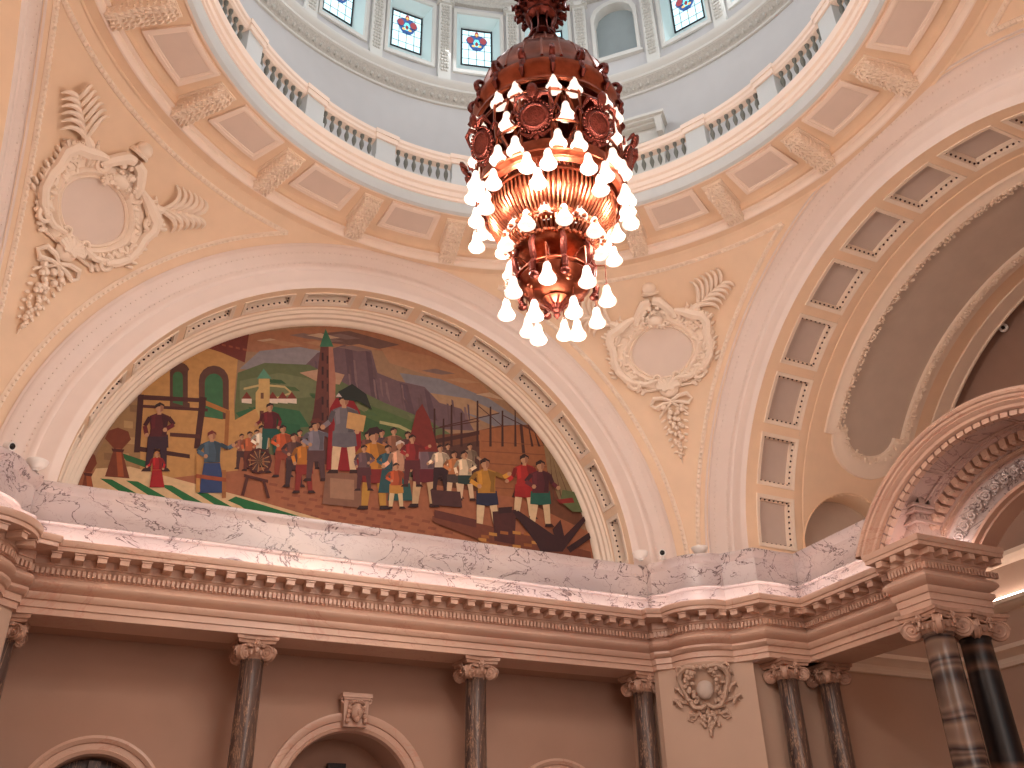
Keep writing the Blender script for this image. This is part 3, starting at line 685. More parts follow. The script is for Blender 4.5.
# coffer frames on the soffit
for i in range(7):
    c = radians(34)+(pi-2*radians(34))*(i+.5)/7; hw = (pi-2*radians(34))/7*.47
    for (aa, ab, xa, xb) in ((c-hw, c+hw, 6.70, 6.725), (c-hw, c+hw, 7.135, 7.16), (c-hw, c-hw+.009, 6.70, 7.16), (c+hw-.009, c+hw, 6.70, 7.16)):
        for rr, dummy in ((2.567, 0),):
            mb.add([A_(rr, xa, aa), A_(rr, xb, aa), A_(rr, xb, ab), A_(rr, xa, ab), A_(2.58, xa, aa), A_(2.58, xb, aa), A_(2.58, xb, ab), A_(2.58, xa, ab)], [(0, 1, 2, 3), (0, 1, 5, 4), (1, 2, 6, 5), (2, 3, 7, 6), (3, 0, 4, 7)])
mb.build('arch_soffit_coffers', STONE_M, arch)
mb = MB()
n = 30
for i in range(n):
    a = radians(33)+(pi-2*radians(33))*(i+.5)/n; er = Vector((0, cos(a), sin(a))); et = Vector((0, -sin(a), cos(a))); ex = Vector((1, 0, 0))
    c = Vector(A_(2.46, 7.40, a)); mb.box(c, (.2, .11, .12), (ex, et, er)); mb.blob(c-er*.05-ex*.05, (.06, .055, .05), (ex, et, er), n=6, k=4)
for i in range(34):
    a = radians(33)+(pi-2*radians(33))*(i+.5)/34; er = Vector((0, cos(a), sin(a))); et = Vector((0, -sin(a), cos(a)))
    mb.box(A_(2.555, 6.69, a), (.10, .12, .09), (Vector((1, 0, 0)), et, er))
n = 150
for i in range(n):
    a = radians(36)+(pi-2*radians(36))*(i+.5)/n; er = Vector((0, cos(a), sin(a))); et = Vector((0, -sin(a), cos(a))); mb.box(A_(2.345, 7.55, a), (.07, .022, .05), (Vector((1, 0, 0)), et, er))
mb.build('arch_modillions', STONE, arch)
mb = MB(); mb.grid(arc_rows([(2.30, 7.63), (2.08, 7.80), (2.06, 7.83)], 4.79)); random.seed(11)
n = 18
for i in range(n):
    a = radians(44)+(pi-2*radians(44))*(i+.5)/n; er = Vector((0, cos(a), sin(a))); et = Vector((0, -sin(a), cos(a))); nx_ = (er*-.6+Vector((-1, 0, 0))*.8).normalized(); b3 = nx_.cross(et)
    c = Vector(A_(2.19, 7.70, a))
    pts = [c+(et*cos(t)+b3*sin(t))*(.085*(1-t/14))+nx_*.03 for t in [q*.7 for q in range(14)]]
    mb.tube(pts, .02, 5); mb.blob(c+nx_*.03, .03, n=6, k=4)
    for j in range(6): t = j*pi/3; mb.blob(c+et*(.13*cos(t))*1.1+b3*(.085*sin(t))+nx_*.02, (.03, .02, .03), n=5, k=3)
mb.build('rosette_band', MARBLE, arch)
mb = MB(); mb.grid(arc_rows([(2.06, 7.83), (2.02, 7.84), (2.02, 7.95), (1.99, 7.96), (1.99, 8.3), (2.86, 8.3), (2.86, 8.0)], 4.79)); mb.build('inner_arch_band', STONE, arch)
for s in (1, -1):
    # springing blocks above the columns inside the arch, with the strip light at their feet
    mb = MB(); mb.box((7.40, s*1.92, 5.0), (.70, .50, .42)); mb.box((7.37, s*1.89, 5.20), (.80, .58, .04)); mb.box((7.35, s*1.86, 5.34), (.88, .66, .05)); mb.box((7.33, s*1.84, 5.40), (.94, .72, .04)); mb.box((7.38, s*1.90, 5.28), (.74, .54, .12))
    for k in range(13): mb.box((7.03+.06*k, s*1.60, 5.26), (.03, .04, .07))
    for k in range(4):
        mb.box((7.04+.22*k, s*1.66, 5.50), (.11, .34, .17)); mb.box((7.04+.22*k, s*1.52, 5.47), (.11, .10, .10))
    mb.box((7.35, s*1.98, 5.50), (.80, .5, .2))
    mb.build('springing_block', STONE_M, arch)
    if s < 0: continue
    mb = MB(); mb.box((7.45, s*1.46, 4.80), (1.2, .03, .02)); mb.box((6.95, s*1.75, 4.80), (.03, .5, .02))
    tag(mb.build('light_strip', LED), 'short strip light on the block cornice at the foot of the tall stone arch', 'strip light')
# ================================================================== COLUMNS
def make_column(R0, shaftm, name='ionic_column'):
    root = empty(name); zt = 3.80-.36; zb = -.95
    mb = MB(); prof = []
    for i in range(15):
        q = i/14; prof.append((R0*(1.14-.14*q**1.7), zb+(zt-zb)*q))
    prof = [(R0*1.2, zb-.03), (R0*1.2, zb)]+prof+[(R0*1.03, zt+.01), (R0*1.08, zt+.03), (R0*1.03, zt+.05)]
    mb.lathe(prof, 28); mb.build('shaft', shaftm, root)
    mb = MB(); mb.lathe([(R0*1.2, zb-.03), (R0*1.4, zb-.05), (R0*1.42, zb-.1), (R0*1.3, zb-.13), (R0*1.35, zb-.16), (R0*1.5, zb-.2), (R0*1.52, zb-.25), (R0*1.5, zb-.29)], 28); mb.box((0, 0, zb-.33), (R0*3.1, R0*3.1, .08)); mb.box((0, 0, -1.44), (R0*3, R0*3, .33))
    mb.build('base', CAPM, root)
    # capital: echinus with eggs, diagonal volutes, leaves, abacus
    cp = None
    mb = MB(); k_ = R0/.17
    mb.lathe([(R0*1.03, zt+.05), (R0*1.12, zt+.07), (R0*1.35, zt+.13), (R0*1.45, zt+.18), (R0*1.3, zt+.2)], 28)
    for i in range(20): a = 2*pi*i/20; mb.blob((R0*1.34*cos(a), R0*1.34*sin(a), zt+.125), (.026*k_, .026*k_, .045), n=6, k=4)
    ab = R0*1.62
    rows = []
    for z, e in ((zt+.26, .0), (zt+.30, .01), (zt+.31, .035), (zt+.36, .04)):
        row = []
        for c in range(4):
            for j in range(6):
                t = j/6; x = -ab+2*ab*t; y = -ab+.05*k_*sin(pi*t) - (0 if 0 < t < 1 else 0); y -= e; x *= 1+e/ab
                a = c*pi/2; row.append((x*cos(a)-y*sin(a), x*sin(a)+y*cos(a), z))
        rows.append(row)
    mb.grid(rows, closev=True); mb.poly([r for r in rows[-1]]); mb.poly(rows[0][::-1])
    cap = mb.build('capital', CAPM, root)
    for i in range(4):
        a = pi/4+i*pi/2; base = Vector((cos(a), sin(a), 0)); vr = .115*k_
        for sgn in (-1, 1):
            b = a+sgn*radians(26); nn = Vector((cos(b+sgn*pi/2*.62), sin(b+sgn*pi/2*.62), 0))
        # one volute disc seen from either face: its plane contains the diagonal
        mb = MB(); t_ = Vector((-sin(a), cos(a), 0)); c = base*(R0*1.62)+UP*(zt+.125)
        ax = (base, UP, t_)
        mb.lathe([(0, -.055), (vr*.8, -.05), (vr, -.035), (vr*.93, 0), (vr, .035), (vr*.8, .05), (0, .055)], 16, c, (base, UP, t_))
        for s in (-1, 1):
            pts = [c+t_*(s*.052)+(base*cos(v)+UP*sin(v))*(vr*(1-v/15.5)) for v in [pi/2+q*.55-pi/2 for q in range(26)]]
            mb.tube(pts, .014*k_, 5); mb.blob(c+t_*(s*.055), .022*k_, n=6, k=4)
        # band rising from the middle of the face to the volute
        for s in (-1, 1):
            m = Vector((cos(a+s*pi/4), sin(a+s*pi/4), 0))*(R0*1.3)+UP*(zt+.20)
            mb.tube([m, m.lerp(c+UP*vr, .5)+UP*.02+base*.01, c+UP*(vr*.9)], [.022, .03, .03], 5)
        mb.build('volute', CAPM, root)
    mb = MB()
    for i in range(4):
        a = i*pi/2; d = Vector((cos(a), sin(a), 0)); t = Vector((-sin(a), cos(a), 0)); c = d*(R0*1.55)+UP*(zt+.25)
        for j in range(6): v = j*pi/3; mb.blob(c+t*(.04*cos(v))+UP*(.04*sin(v)), (.026, .026, .026), n=5, k=3)
        mb.blob(c+d*.02, .03, n=6, k=4); mb.blob(c-UP*.09, (.035, .03, .05), n=6, k=4)
        for s in (-1, 1): mb.blob(c+t*(s*.09)-UP*.04, (.04, .025, .02), n=6, k=4)
    mb.build('rosette', CAPM, root)
    return root
colN = make_column(.168, COLM)
specs = [(-5.27, 6.76, 'dark breccia column with ionic capital at the far left edge of the photo'), (-1.84, 6.76, 'dark breccia ionic column between the left doorway and the middle doorway'),
         (1.84, 6.76, 'dark breccia ionic column just right of the middle doorway with the mask'), (5.10, 6.76, 'dark breccia ionic column against the left flank of the corner pier'),
         (6.92, 5.00, 'left of the two dark breccia columns right of the corner pier'), (7.85, 5.00, 'right of the two dark breccia columns right of the corner pier')]
for i, (x, y, lb) in enumerate(specs):
    o = colN if i == 0 else copy_tree(colN); o.location = (x, y, 0); tag(o, lb, 'column', 'dark breccia columns')
colE = make_column(.215, COLB); colE.location = (7.06, 1.80, 0); tag(colE, 'large column of grey banded onyx nearest the viewer, under the block entablature', 'column', 'large onyx columns')
colD = make_column(.215, COLD); colD.location = (7.80, 1.80, 0); tag(colD, 'large black onyx column behind the grey banded one, at the right edge', 'column', 'large onyx columns')
# ================================================================== COFFERS in the arch soffits
DOT = mat('dark_bead', (70, 36, 30), .8)  # dark colour paints the shadowed gaps between dentils on the coffer rims
def make_coffer(t_, o0, o1, hw, name='coffer', dep=.14):
    """frame and recessed field, drawn round angle 0 so copies can be turned about the arch axis"""
    root = empty(name); b = .065
    def p(r, a, o): return t_(r*cos(a), o, r*sin(a))
    mb = MB(); ea = b/RI; N = 5
    def loop(r, off):
        L = []
        oa, ob, h = o0+off, o1-off, hw-off/RI
        for (a0, a1, x0, x1) in ((-h, h, oa, oa), (h, h, oa, ob), (h, -h, ob, ob), (-h, -h, ob, oa)):
            for i in range(N): q = i/N; L.append(p(r, a0+(a1-a0)*q, x0+(x1-x0)*q))
        return L
    ls = [loop(RI, -.012), loop(RI-.02, -.01), loop(RI-.02, .012), loop(RI-.008, .03), loop(RI-.008, b), loop(RI+.06, b+.004), loop(RI+.06, b+.03), loop(RI+dep, b+.034)]
    mb.grid([[l[i] for l in ls] for i in range(len(ls[0]))], closeu=True)
    fd = MB(); h = hw-(b+.034)/RI; oa, ob = o0+b+.034, o1-b-.034
    fd.grid([[p(RI+dep, -h+2*h*i/4, o) for o in (oa, ob)] for i in range(5)]); fd.build('field', PL_TAUPE, root)
    h = hw-(b-.0)/RI; oa, ob = o0+b, o1-b
    nl = max(2, int(round(2*h*RI/.105))); nw = max(2, int(round((ob-oa)/.105)))
    for i in range(nl):
        a = -h+2*h*(i+.5)/nl
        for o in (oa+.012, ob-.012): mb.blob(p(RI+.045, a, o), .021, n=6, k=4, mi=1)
    for i in range(nw):
        o = oa+(ob-oa)*(i+.5)/nw
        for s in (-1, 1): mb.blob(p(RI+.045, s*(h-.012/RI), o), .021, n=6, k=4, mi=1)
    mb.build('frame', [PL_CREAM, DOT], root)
    return root
ordw = ['first', 'second', 'third', 'fourth', 'fifth', 'sixth', 'seventh', 'eighth', 'ninth', 'tenth', 'eleventh', 'twelfth', 'thirteenth']
cE = make_coffer(lambda a, o, z: (o, a, z), 6.83, 7.70, HW); cN = make_coffer(lambda a, o, z: (a, o, z), 6.78, 7.20, HW, dep=.20)
for i in range(13):
    ang = pi/2+(i-6)*PIT
    if i < 9:
        o = cE if i == 0 else copy_tree(cE); o.location = (0, 0, ZS); o.rotation_euler = (ang, 0, 0)
        tag(o, 'square beaded coffer in the big right-hand arch, %s up from its foot' % ordw[i], 'coffer', 'coffers of the right-hand arch')
for i in range(13):
    ang = pi/2+(i-6)*PIT
    o = cN if i == 0 else copy_tree(cN); o.location = (0, 0, ZS); o.rotation_euler = (0, -ang, 0)
    tag(o, 'narrow beaded coffer above the mural, %s from the arch\'s right foot' % ordw[i], 'coffer', 'coffers above the mural')  # its dark beads paint the shadowed gaps between dentils
# ================================================================== RING: brackets, soffit panels, balustrade
def make_bracket():
    root = empty('ceiling_bracket'); X = Vector((1, 0, 0)); Y = Vector((0, 1, 0))
    mb = MB()
    top = 11.92; pr = [(6.36, 11.60), (6.30, 11.585), (6.2, 11.60), (6.0, 11.66), (5.8, 11.70), (5.6, 11.71), (5.5, 11.735), (5.45, 11.79), (5.45, 11.90)]
    for hw_ in (.155,):
        L = [[(r, -hw_, z), (r, hw_, z)] for r, z in pr]; mb.grid(L)
        for s in (-1, 1): mb.grid([[(r, s*hw_, z), (r, s*hw_, top)] for r, z in pr])
    mb.box((5.9, 0, 11.905), (1.02, .40, .03)); mb.box((5.90, 0, 11.885), (.98, .36, .02))
    random.seed(5)
    for i in range(len(pr)-1):
        (r0, z0), (r1, z1) = pr[i], pr[i+1]; L = hypot(r1-r0, z1-z0); n = max(1, int(L/.09))
        for k in range(n):
            q = (k+.5)/n; r = r0+(r1-r0)*q; z = z0+(z1-z0)*q
            for s in (-.13, -.065, 0, .065, .13):
                mb.blob((r+random.uniform(-.015, .015), s+random.uniform(-.01, .01), z-.012), (.060, .026, .034+.014*random.random()), (Vector((.9, .4*(1 if s > 0 else -1), .1)).normalized(), Vector((-.4*(1 if s > 0 else -1), .9, 0)).normalized(), UP), n=5, k=3)
            for s in (-1, 1):
                for zz in (z+.05, z+.11, z+.17):
                    if zz < top-.03: mb.blob((r+random.uniform(-.015, .015), s*.158, zz), (.03, .022, .028), n=5, k=3)
    mb.build('carved_body', PL_CREAM, root)
    return root
def make_soffit_panel():
    root = empty('ceiling_panel'); h0 = radians(5.25)
    def loop(off, z):
        ra, rb, h = 5.32+off, 6.10-off, h0-off/5.7; L = []
        for (r0, r1, a0, a1) in ((ra, rb, -h, -h), (rb, rb, -h, h), (rb, ra, h, h), (ra, ra, h, -h)):
            for i in range(5): q = i/5; r = r0+(r1-r0)*q; a = a0+(a1-a0)*q; L.append((r*cos(a), r*sin(a), z))
        return L
    ls = [loop(0, 11.925), loop(0, 11.87), loop(.03, 11.865), (loop(.07, 11.865)), loop(.075, 11.88), loop(.11, 11.885), loop(.115, 11.90)]
    mb = MB(); mb.grid([[l[i] for l in ls] for i in range(len(ls[0]))], closeu=True); mb.build('frame', PL_PINK, root)
    mb = MB(); mb.poly(loop(.112, 11.898)); mb.build('field', PL_PALE, root); return root
br = make_bracket(); sp = make_soffit_panel()
where = {0: 'right edge of the photo, second above the big arch', 1: 'above the big right-hand arch', 2: 'second to the right of the chandelier', 3: 'first to the right of the chandelier', 4: 'hidden just behind the right of the chandelier', 5: 'first to the left of the chandelier', 6: 'second to the left of the chandelier', 7: 'third to the left of the chandelier', 8: 'fourth to the left of the chandelier', 9: 'at the top left, fifth to the left of the chandelier'}
wh2 = {0: 'first right of the chandelier', 1: 'second right of the chandelier'}
for k in range(20):
    az = 9+18*k
    if 171 <= az < 333: continue
    # k=0 is azimuth 9 (east); visible: 351, 9, 27, 45, 63, 81, 99, 117, 135, 153
    o = br if k == 0 else copy_tree(br); o.rotation_euler = (0, 0, radians(az))
    nmz = {351: 'fourth to the right of the chandelier', 9: 'third to the right of the chandelier', 27: 'second to the right of the chandelier', 45: 'first to the right of the chandelier', 63: 'hidden behind the lower lamps of the chandelier', 81: 'first to the left of the chandelier', 99: 'second to the left of the chandelier', 117: 'third to the left of the chandelier', 135: 'fourth to the left of the chandelier', 153: 'top left, above the left cartouche'}.get(az)
    tag(o, 'leaf carved bracket under the gallery, '+(nmz or 'outside the photo, %s round from the left edge' % ordw[(az//18-8) % 20 % 13]), 'bracket', 'leaf brackets under the dome gallery')
    o = sp if k == 0 else copy_tree(sp); o.rotation_euler = (0, 0, radians(az-9))
    a2 = az-9
    nmz = {342: 'at the top right edge above the coffered arch', 0: 'fourth to the right of the chandelier', 18: 'third to the right of the chandelier', 36: 'second to the right of the chandelier', 54: 'directly right of the chandelier bulbs', 72: 'hidden behind the chandelier', 90: 'first to the left of the chandelier', 108: 'second to the left of the chandelier', 126: 'third to the left of the chandelier', 144: 'fourth to the left of the chandelier'}.get(a2)
    tag(o, 'framed taupe panel under the gallery, '+(nmz or 'outside the photo, %s round from the left edge' % ordw[(a2//18-8) % 20 % 13]), 'ceiling panel', 'framed panels of the gallery underside')
bal = tag(empty('balustrade', (0, 0, 12.46)), 'white ring balustrade with grey balusters round the dome gallery', 'balustrade')
RB = 5.12
def rl(mb, prof, a0=0, a1=2*pi, n=160): mb.lathe([(r, z-12.46) for r, z in prof], n, a0=a0, a1=a1)
mb = MB(); rl(mb, [(RB-.07, 12.46), (RB-.07, 12.54), (RB-.04, 12.56), (RB+.08, 12.56), (RB+.08, 12.46)]); mb.build('bottom_rail', DRUM_W, bal)
mb = MB(); rl(mb, [(RB-.05, 13.0), (RB-.09, 13.04), (RB-.09, 13.10), (RB-.12, 13.13), (RB-.12, 13.21), (RB-.07, 13.24), (RB+.1, 13.24), (RB+.1, 13.0), (RB-.05, 13.0)]); mb.build('handrail', PL_PINK, bal)
for k in range(20):
    a = radians(9+18*k); d = Vector((cos(a), sin(a), 0)); t = Vector((-sin(a), cos(a), 0))
    mb = MB(); mb.box(d*RB+UP*(12.79-12.46), (.40, .20, .46), (t, d, UP)); mb.box(d*RB+UP*(12.52-12.46), (.44, .24, .12), (t, d, UP)); mb.build('pedestal', PL_BLUE, bal)
    mb = MB(); mb.box(d*(RB-.01)+UP*(13.125-12.46), (.46, .26, .24), (t, d, UP)); mb.box(d*(RB-.01)+UP*(13.17-12.46), (.50, .30, .10), (t, d, UP)); mb.build('pedestal_cap', PL_PINK, bal)
BALM = mat('baluster_verdigris_grey', (112, 112, 104), .6, var=.15, scale=20)  # dark spindles stand in for the shaded gaps between pale balusters
prof = [(.028, .0), (.035, .02), (.02, .04), (.018, .07), (.035, .12), (.052, .19), (.050, .23), (.03, .30), (.020, .34), (.035, .365), (.035, .39), (.045, .40), (.045, .44)]
mb = MB(); mb.lathe([(r*.88, z) for r, z in prof], 10); b0 = mb.build('baluster', BALM, bal); first = True; me = b0.data
rest = MB()
for k in range(20):
    for j in range(7):
        az = 9+18*k+9+(j-3)*1.86; a = radians(az); p = (RB*cos(a), RB*sin(a), .10)
        vis = 1.5 < ((az+26) % 360) < 190
        if vis:
            if first: b0.location = p; first = False
            else: o = b0.copy(); C.objects.link(o); o.parent = bal; o.location = p
        else: rest.lathe([(r*.88, z) for r, z in prof], 8, p)
o = rest.build('balusters_out_of_view', BALM, bal); o.name = 'baluster_row'; o['kind'] = 'stuff'
# ================================================================== CARTOUCHES on the pendentives
def make_cartouche_mesh(az0, side):
    """side: +1 u runs to the right in the photo"""
    def S(p):
        u, v, w_ = p; e = radians(30.3)+v/RHO; a = radians(az0)-u/(RHO*cos(e)); return sphpt(a, e, w_)
    root = empty('wall_cartouche')
    I = (Vector((1, 0, 0)), Vector((0, 1, 0)), Vector((0, 0, 1)))
    base = Vector(sphpt(radians(az0), radians(30.3)))
    root.location = base
    def fin(mb, nm, m): mb.tf = S; mb.v = [tuple(Vector(S(v))-base) for v in mb.v]; mb.tf = None; mb.build(nm, m, root)
    E2 = lambda t, ru, rv, cu=0, cv=0: (cu+ru*cos(t), cv+rv*sin(t))
    ob = (0, -.05)
    # oval field
    mb = MB(); mb.poly([(ob[0]+.62*cos(t), ob[1]+.52*sin(t), .03) for t in [2*pi*i/36 for i in range(36)]]); fin(mb, 'oval_field', PL_PALE)
    # frame
    mb = MB()
    prof = [(.98, .0), (.98, .06), (1.03, .09), (1.08, .06), (1.12, .10), (1.19, .13), (1.26, .09), (1.32, .04), (1.34, 0)]
    mb.grid([[(ob[0]+.62*k*cos(t)*(1+.03*cos(4*t)), ob[1]+.52*k*sin(t), w_) for k, w_ in prof] for t in [2*pi*i/48 for i in range(48)]], closeu=True)
    rows = []
    for i in range(60):
        t = 2*pi*i/60; k = 1+.10*abs(sin(3*t+.6))+.06*sin(9*t); ro = (.98*k, .80*k) if sin(t) > 0 else (.97*k, .70*k); rows.append([(ob[0]+(.62+(ro[0]-.62)*q)*cos(t), ob[1]+(.52+(ro[1]-.52)*q)*sin(t), h) for q, h in ((0, .03), (.25, .05), (.5, .085+.02*sin(12*t)), (.75, .075+.03*sin(12*t)), (.93, .045), (1, 0))])
    mb.grid(rows, closeu=True)
    random.seed(az0+1)
    for i in range(70):
        t = random.uniform(0, 2*pi); q = random.uniform(.35, .9); r = random.uniform(.03, .06); an = t+random.uniform(-.6, .6)
        mb.blob((ob[0]+(.62+.33*q)*cos(t), ob[1]+(.52+.24*q)*sin(t), .085), (r*1.6, r*.75, .045), (Vector((cos(an), sin(an), 0)), Vector((-sin(an), cos(an), 0)), I[2]), n=7, k=5)
    # side scroll shoulders (big curling straps)
    for s in (-1, 1):
        for (cu, cv, r, st, sw) in ((.93, .38, .17, 0, 1), (.95, -.12, .12, 1, -1), (.66, -.62, .15, 2, -1), (.42, .62, .14, 2.5, 1)):
            pts = []
            for i in range(20): t = st+sw*i*.45; rr = r*(1-i/24); pts.append((s*(cu+rr*cos(t)), cv+rr*sin(t), .08+.004*i))
            mb.tube(pts, [.05-.0015*i for i in range(20)], 6)
        mb.tube([(s*x, y, w_) for x, y, w_ in ((.42, .74, .12), (.6, .66, .15), (.78, .56, .16), (.95, .48, .14), (1.02, .32, .12), (.98, .1, .12), (1.0, -.1, .12), (.96, -.32, .12), (.82, -.5, .12), (.66, -.62, .12))], [.05, .09, .11, .11, .10, .09, .08, .08, .08, .05], 7)
        mb.tube([(s*x, y, w_) for x, y, w_ in ((.2, -.62, .1), (.45, -.66, .1), (.7, -.58, .08), (.9, -.42, .06), (1.02, -.36, .05))], [.04, .06, .07, .05, .02], 6)
        for i in range(16):
            t = -1.1+i*.16; r = random.uniform(.05, .09); mb.blob((s*(.86+.10*cos(t*2)+.05*random.random())*1.0*cos(t*.42), .62*sin(t)-.02, .10+.05*random.random()), (r, r*.55, .05), (Vector((cos(t+.6), sin(t+.6), 0)), Vector((-sin(t+.6), cos(t+.6), 0)), I[2]), n=7, k=5)
        for i in range(7):
            mb.tube([(s*(.62+.06*i), .66-.05*i, .12), (s*(.72+.075*i), .76-.05*i, .16), (s*(.70+.08*i), .84-.07*i, .08)], [.035, .035, .01], 5)
        # ruffled edge lobes
        for i in range(9):
            v = -.42+.1*i; mb.blob((s*(1.08+.03*sin(i*2)), v, .05), (.08, .035, .06), (Vector((.9, .35*s, 0)).normalized(), Vector((-.35*s, .9, 0)).normalized(), I[2]), n=7, k=4)
    fin(mb, 'scroll_frame', PL_CREAM)
    # crown: hood, boss, flowers
    mb = MB(); random.seed(az0)
    for s in (-1, 1):
        mb.tube([(s*x, y, w_) for x, y, w_ in ((.03, 1.02, .12), (.16, .98, .13), (.26, .86, .12), (.36, .72, .11), (.42, .58, .1))], [.09, .11, .1, .09, .05], 7)
    mb.blob((0, 1.28, .08), (.15, .14, .13), n=12, k=8); mb.lathe([(.17, 0), (.19, .04), (.15, .1), (.1, .12)], 14, (0, 1.14, .02), (I[0], I[2], I[1]))
    for i in range(26):
        u = random.uniform(-.30, .30); v = random.uniform(.50, .95)-abs(u)*.3; r = random.uniform(.035, .065); mb.blob((u, v, .14), (r, r, .06), n=7, k=4)
        if i % 3 == 0:
            for k in range(5): t = k*2*pi/5; mb.blob((u+r*1.1*cos(t), v+r*1.1*sin(t), .15), (.03, .03, .03), n=5, k=3)
    mb.blob((0, .60, .13), (.17, .12, .10), n=10, k=6)
    fin(mb, 'crown_flowers', PL_CREAM)
    # palm plumes: a curved stalk with long fronds curling away to both sides
    for s in (-1, 1):
        mb = MB(); n = 7
        sp_ = [(.78+.11*i, .60+.085*i-.004*i*i) for i in range(n)]
        mb.tube([(s*x, y, .09) for x, y in sp_], [.06-.005*i for i in range(n)], 6)
        mb.tube([(s*.72, .50, .10), (s*.84, .66, .14), (s*.96, .74, .10)], [.12, .10, .05], 7)
        for i in range(1, n):
            bx, by = sp_[i]
            for q in (-1, 1):
                L = (.66-.045*i) if q > 0 else (.58-.04*i); th = .62+q*.50; pts = []; cx_, cy_ = bx, by
                for k in range(8):
                    pts.append((s*cx_, cy_, .09+.09*sin(pi*k/7))); cx_ += L/7*cos(th); cy_ += L/7*sin(th); th += q*(.06+.075*k)
                mb.tube(pts, [.024, .036, .042, .044, .040, .034, .026, .012], 5)
        fin(mb, 'palm_plume', PL_CREAM)
    # shell
    mb = MB()
    for i in range(9):
        t = pi*(i+.5)/9; mb.tube([(0, -.92, .08), (.12*cos(pi+t), -.86+.12*sin(t)*.5, .14), (.24*cos(t), -.80+.18*sin(t), .13), (.27*cos(t), -.80+.22*sin(t), .06)], [.03, .045, .05, .02], 6)
    mb.blob((0, -.84, .07), (.2, .17, .08), n=12, k=6)
    for s in (-1, 1): mb.tube([(s*(.2+.07*cos(t)), -.58+.07*sin(t), .1) for t in [k*.6 for k in range(11)]], .028, 6)
    fin(mb, 'shell', PL_CREAM)
    # ribbon and fruit drop
    mb = MB()
    for s in (-1, 1):
        mb.tube([(s*x, y, w_) for x, y, w_ in ((.0, -1.08, .08), (.16, -1.0, .12), (.34, -.98, .1), (.42, -1.1, .06), (.34, -1.18, .08), (.16, -1.12, .1), (0, -1.1, .08))], [.03, .045, .05, .04, .045, .04, .03], 6)
    for s in (-1, 1): mb.tube([(0, -1.1, .08), (s*.2, -1.28, .06), (s*.3, -1.4, .03)], [.03, .03, .015], 5)
    fin(mb, 'ribbon', PL_CREAM)
    mb = MB()
    for i in range(46):
        q = i/45; v = -1.17-1.1*q; wd = .20*(1-q)**.7*(1+.35*sin(q*15)); r = random.uniform(.04, .075)*(1-.5*q); mb.blob((random.uniform(-1, 1)*wd, v, .06+.04*random.random()), (r, r, r), n=7, k=5)
    for i in range(16):
        q = i/15; v = -1.2-1.0*q; s = 1 if i % 2 else -1; mb.blob((s*(.22*(1-q)**.6+.05), v, .04), (.075*(1-.4*q), .03, .025), (Vector((.8, -.5*s, 0)).normalized(), Vector((.5*s, .8, 0)).normalized(), I[2]), n=6, k=4)
    mb.tube([(0, -2.2, .05), (.01, -2.38, .03)], [.03, .01], 5)
    for s in (-1, 1):
        mb.tube([(s*.2, -.8, .06), (s*.5, -.8, .05), (s*.85, -.55, .05)], .03, 5)
        for i in range(14):
            mb.blob((s*(.50+.028*i), -.78+.022*i-.05*(i % 3), .05), (.045, .045, .035), n=6, k=4)
    fin(mb, 'fruit_drop', PL_CREAM)
    return root
tag(make_cartouche_mesh(45, 1), 'cream plaster cartouche with palm plumes on the pendentive right of the chandelier', 'cartouche', 'pendentive cartouches')
tag(make_cartouche_mesh(135, 1), 'cream plaster cartouche with palm plumes on the pendentive at the left of the photo', 'cartouche', 'pendentive cartouches')
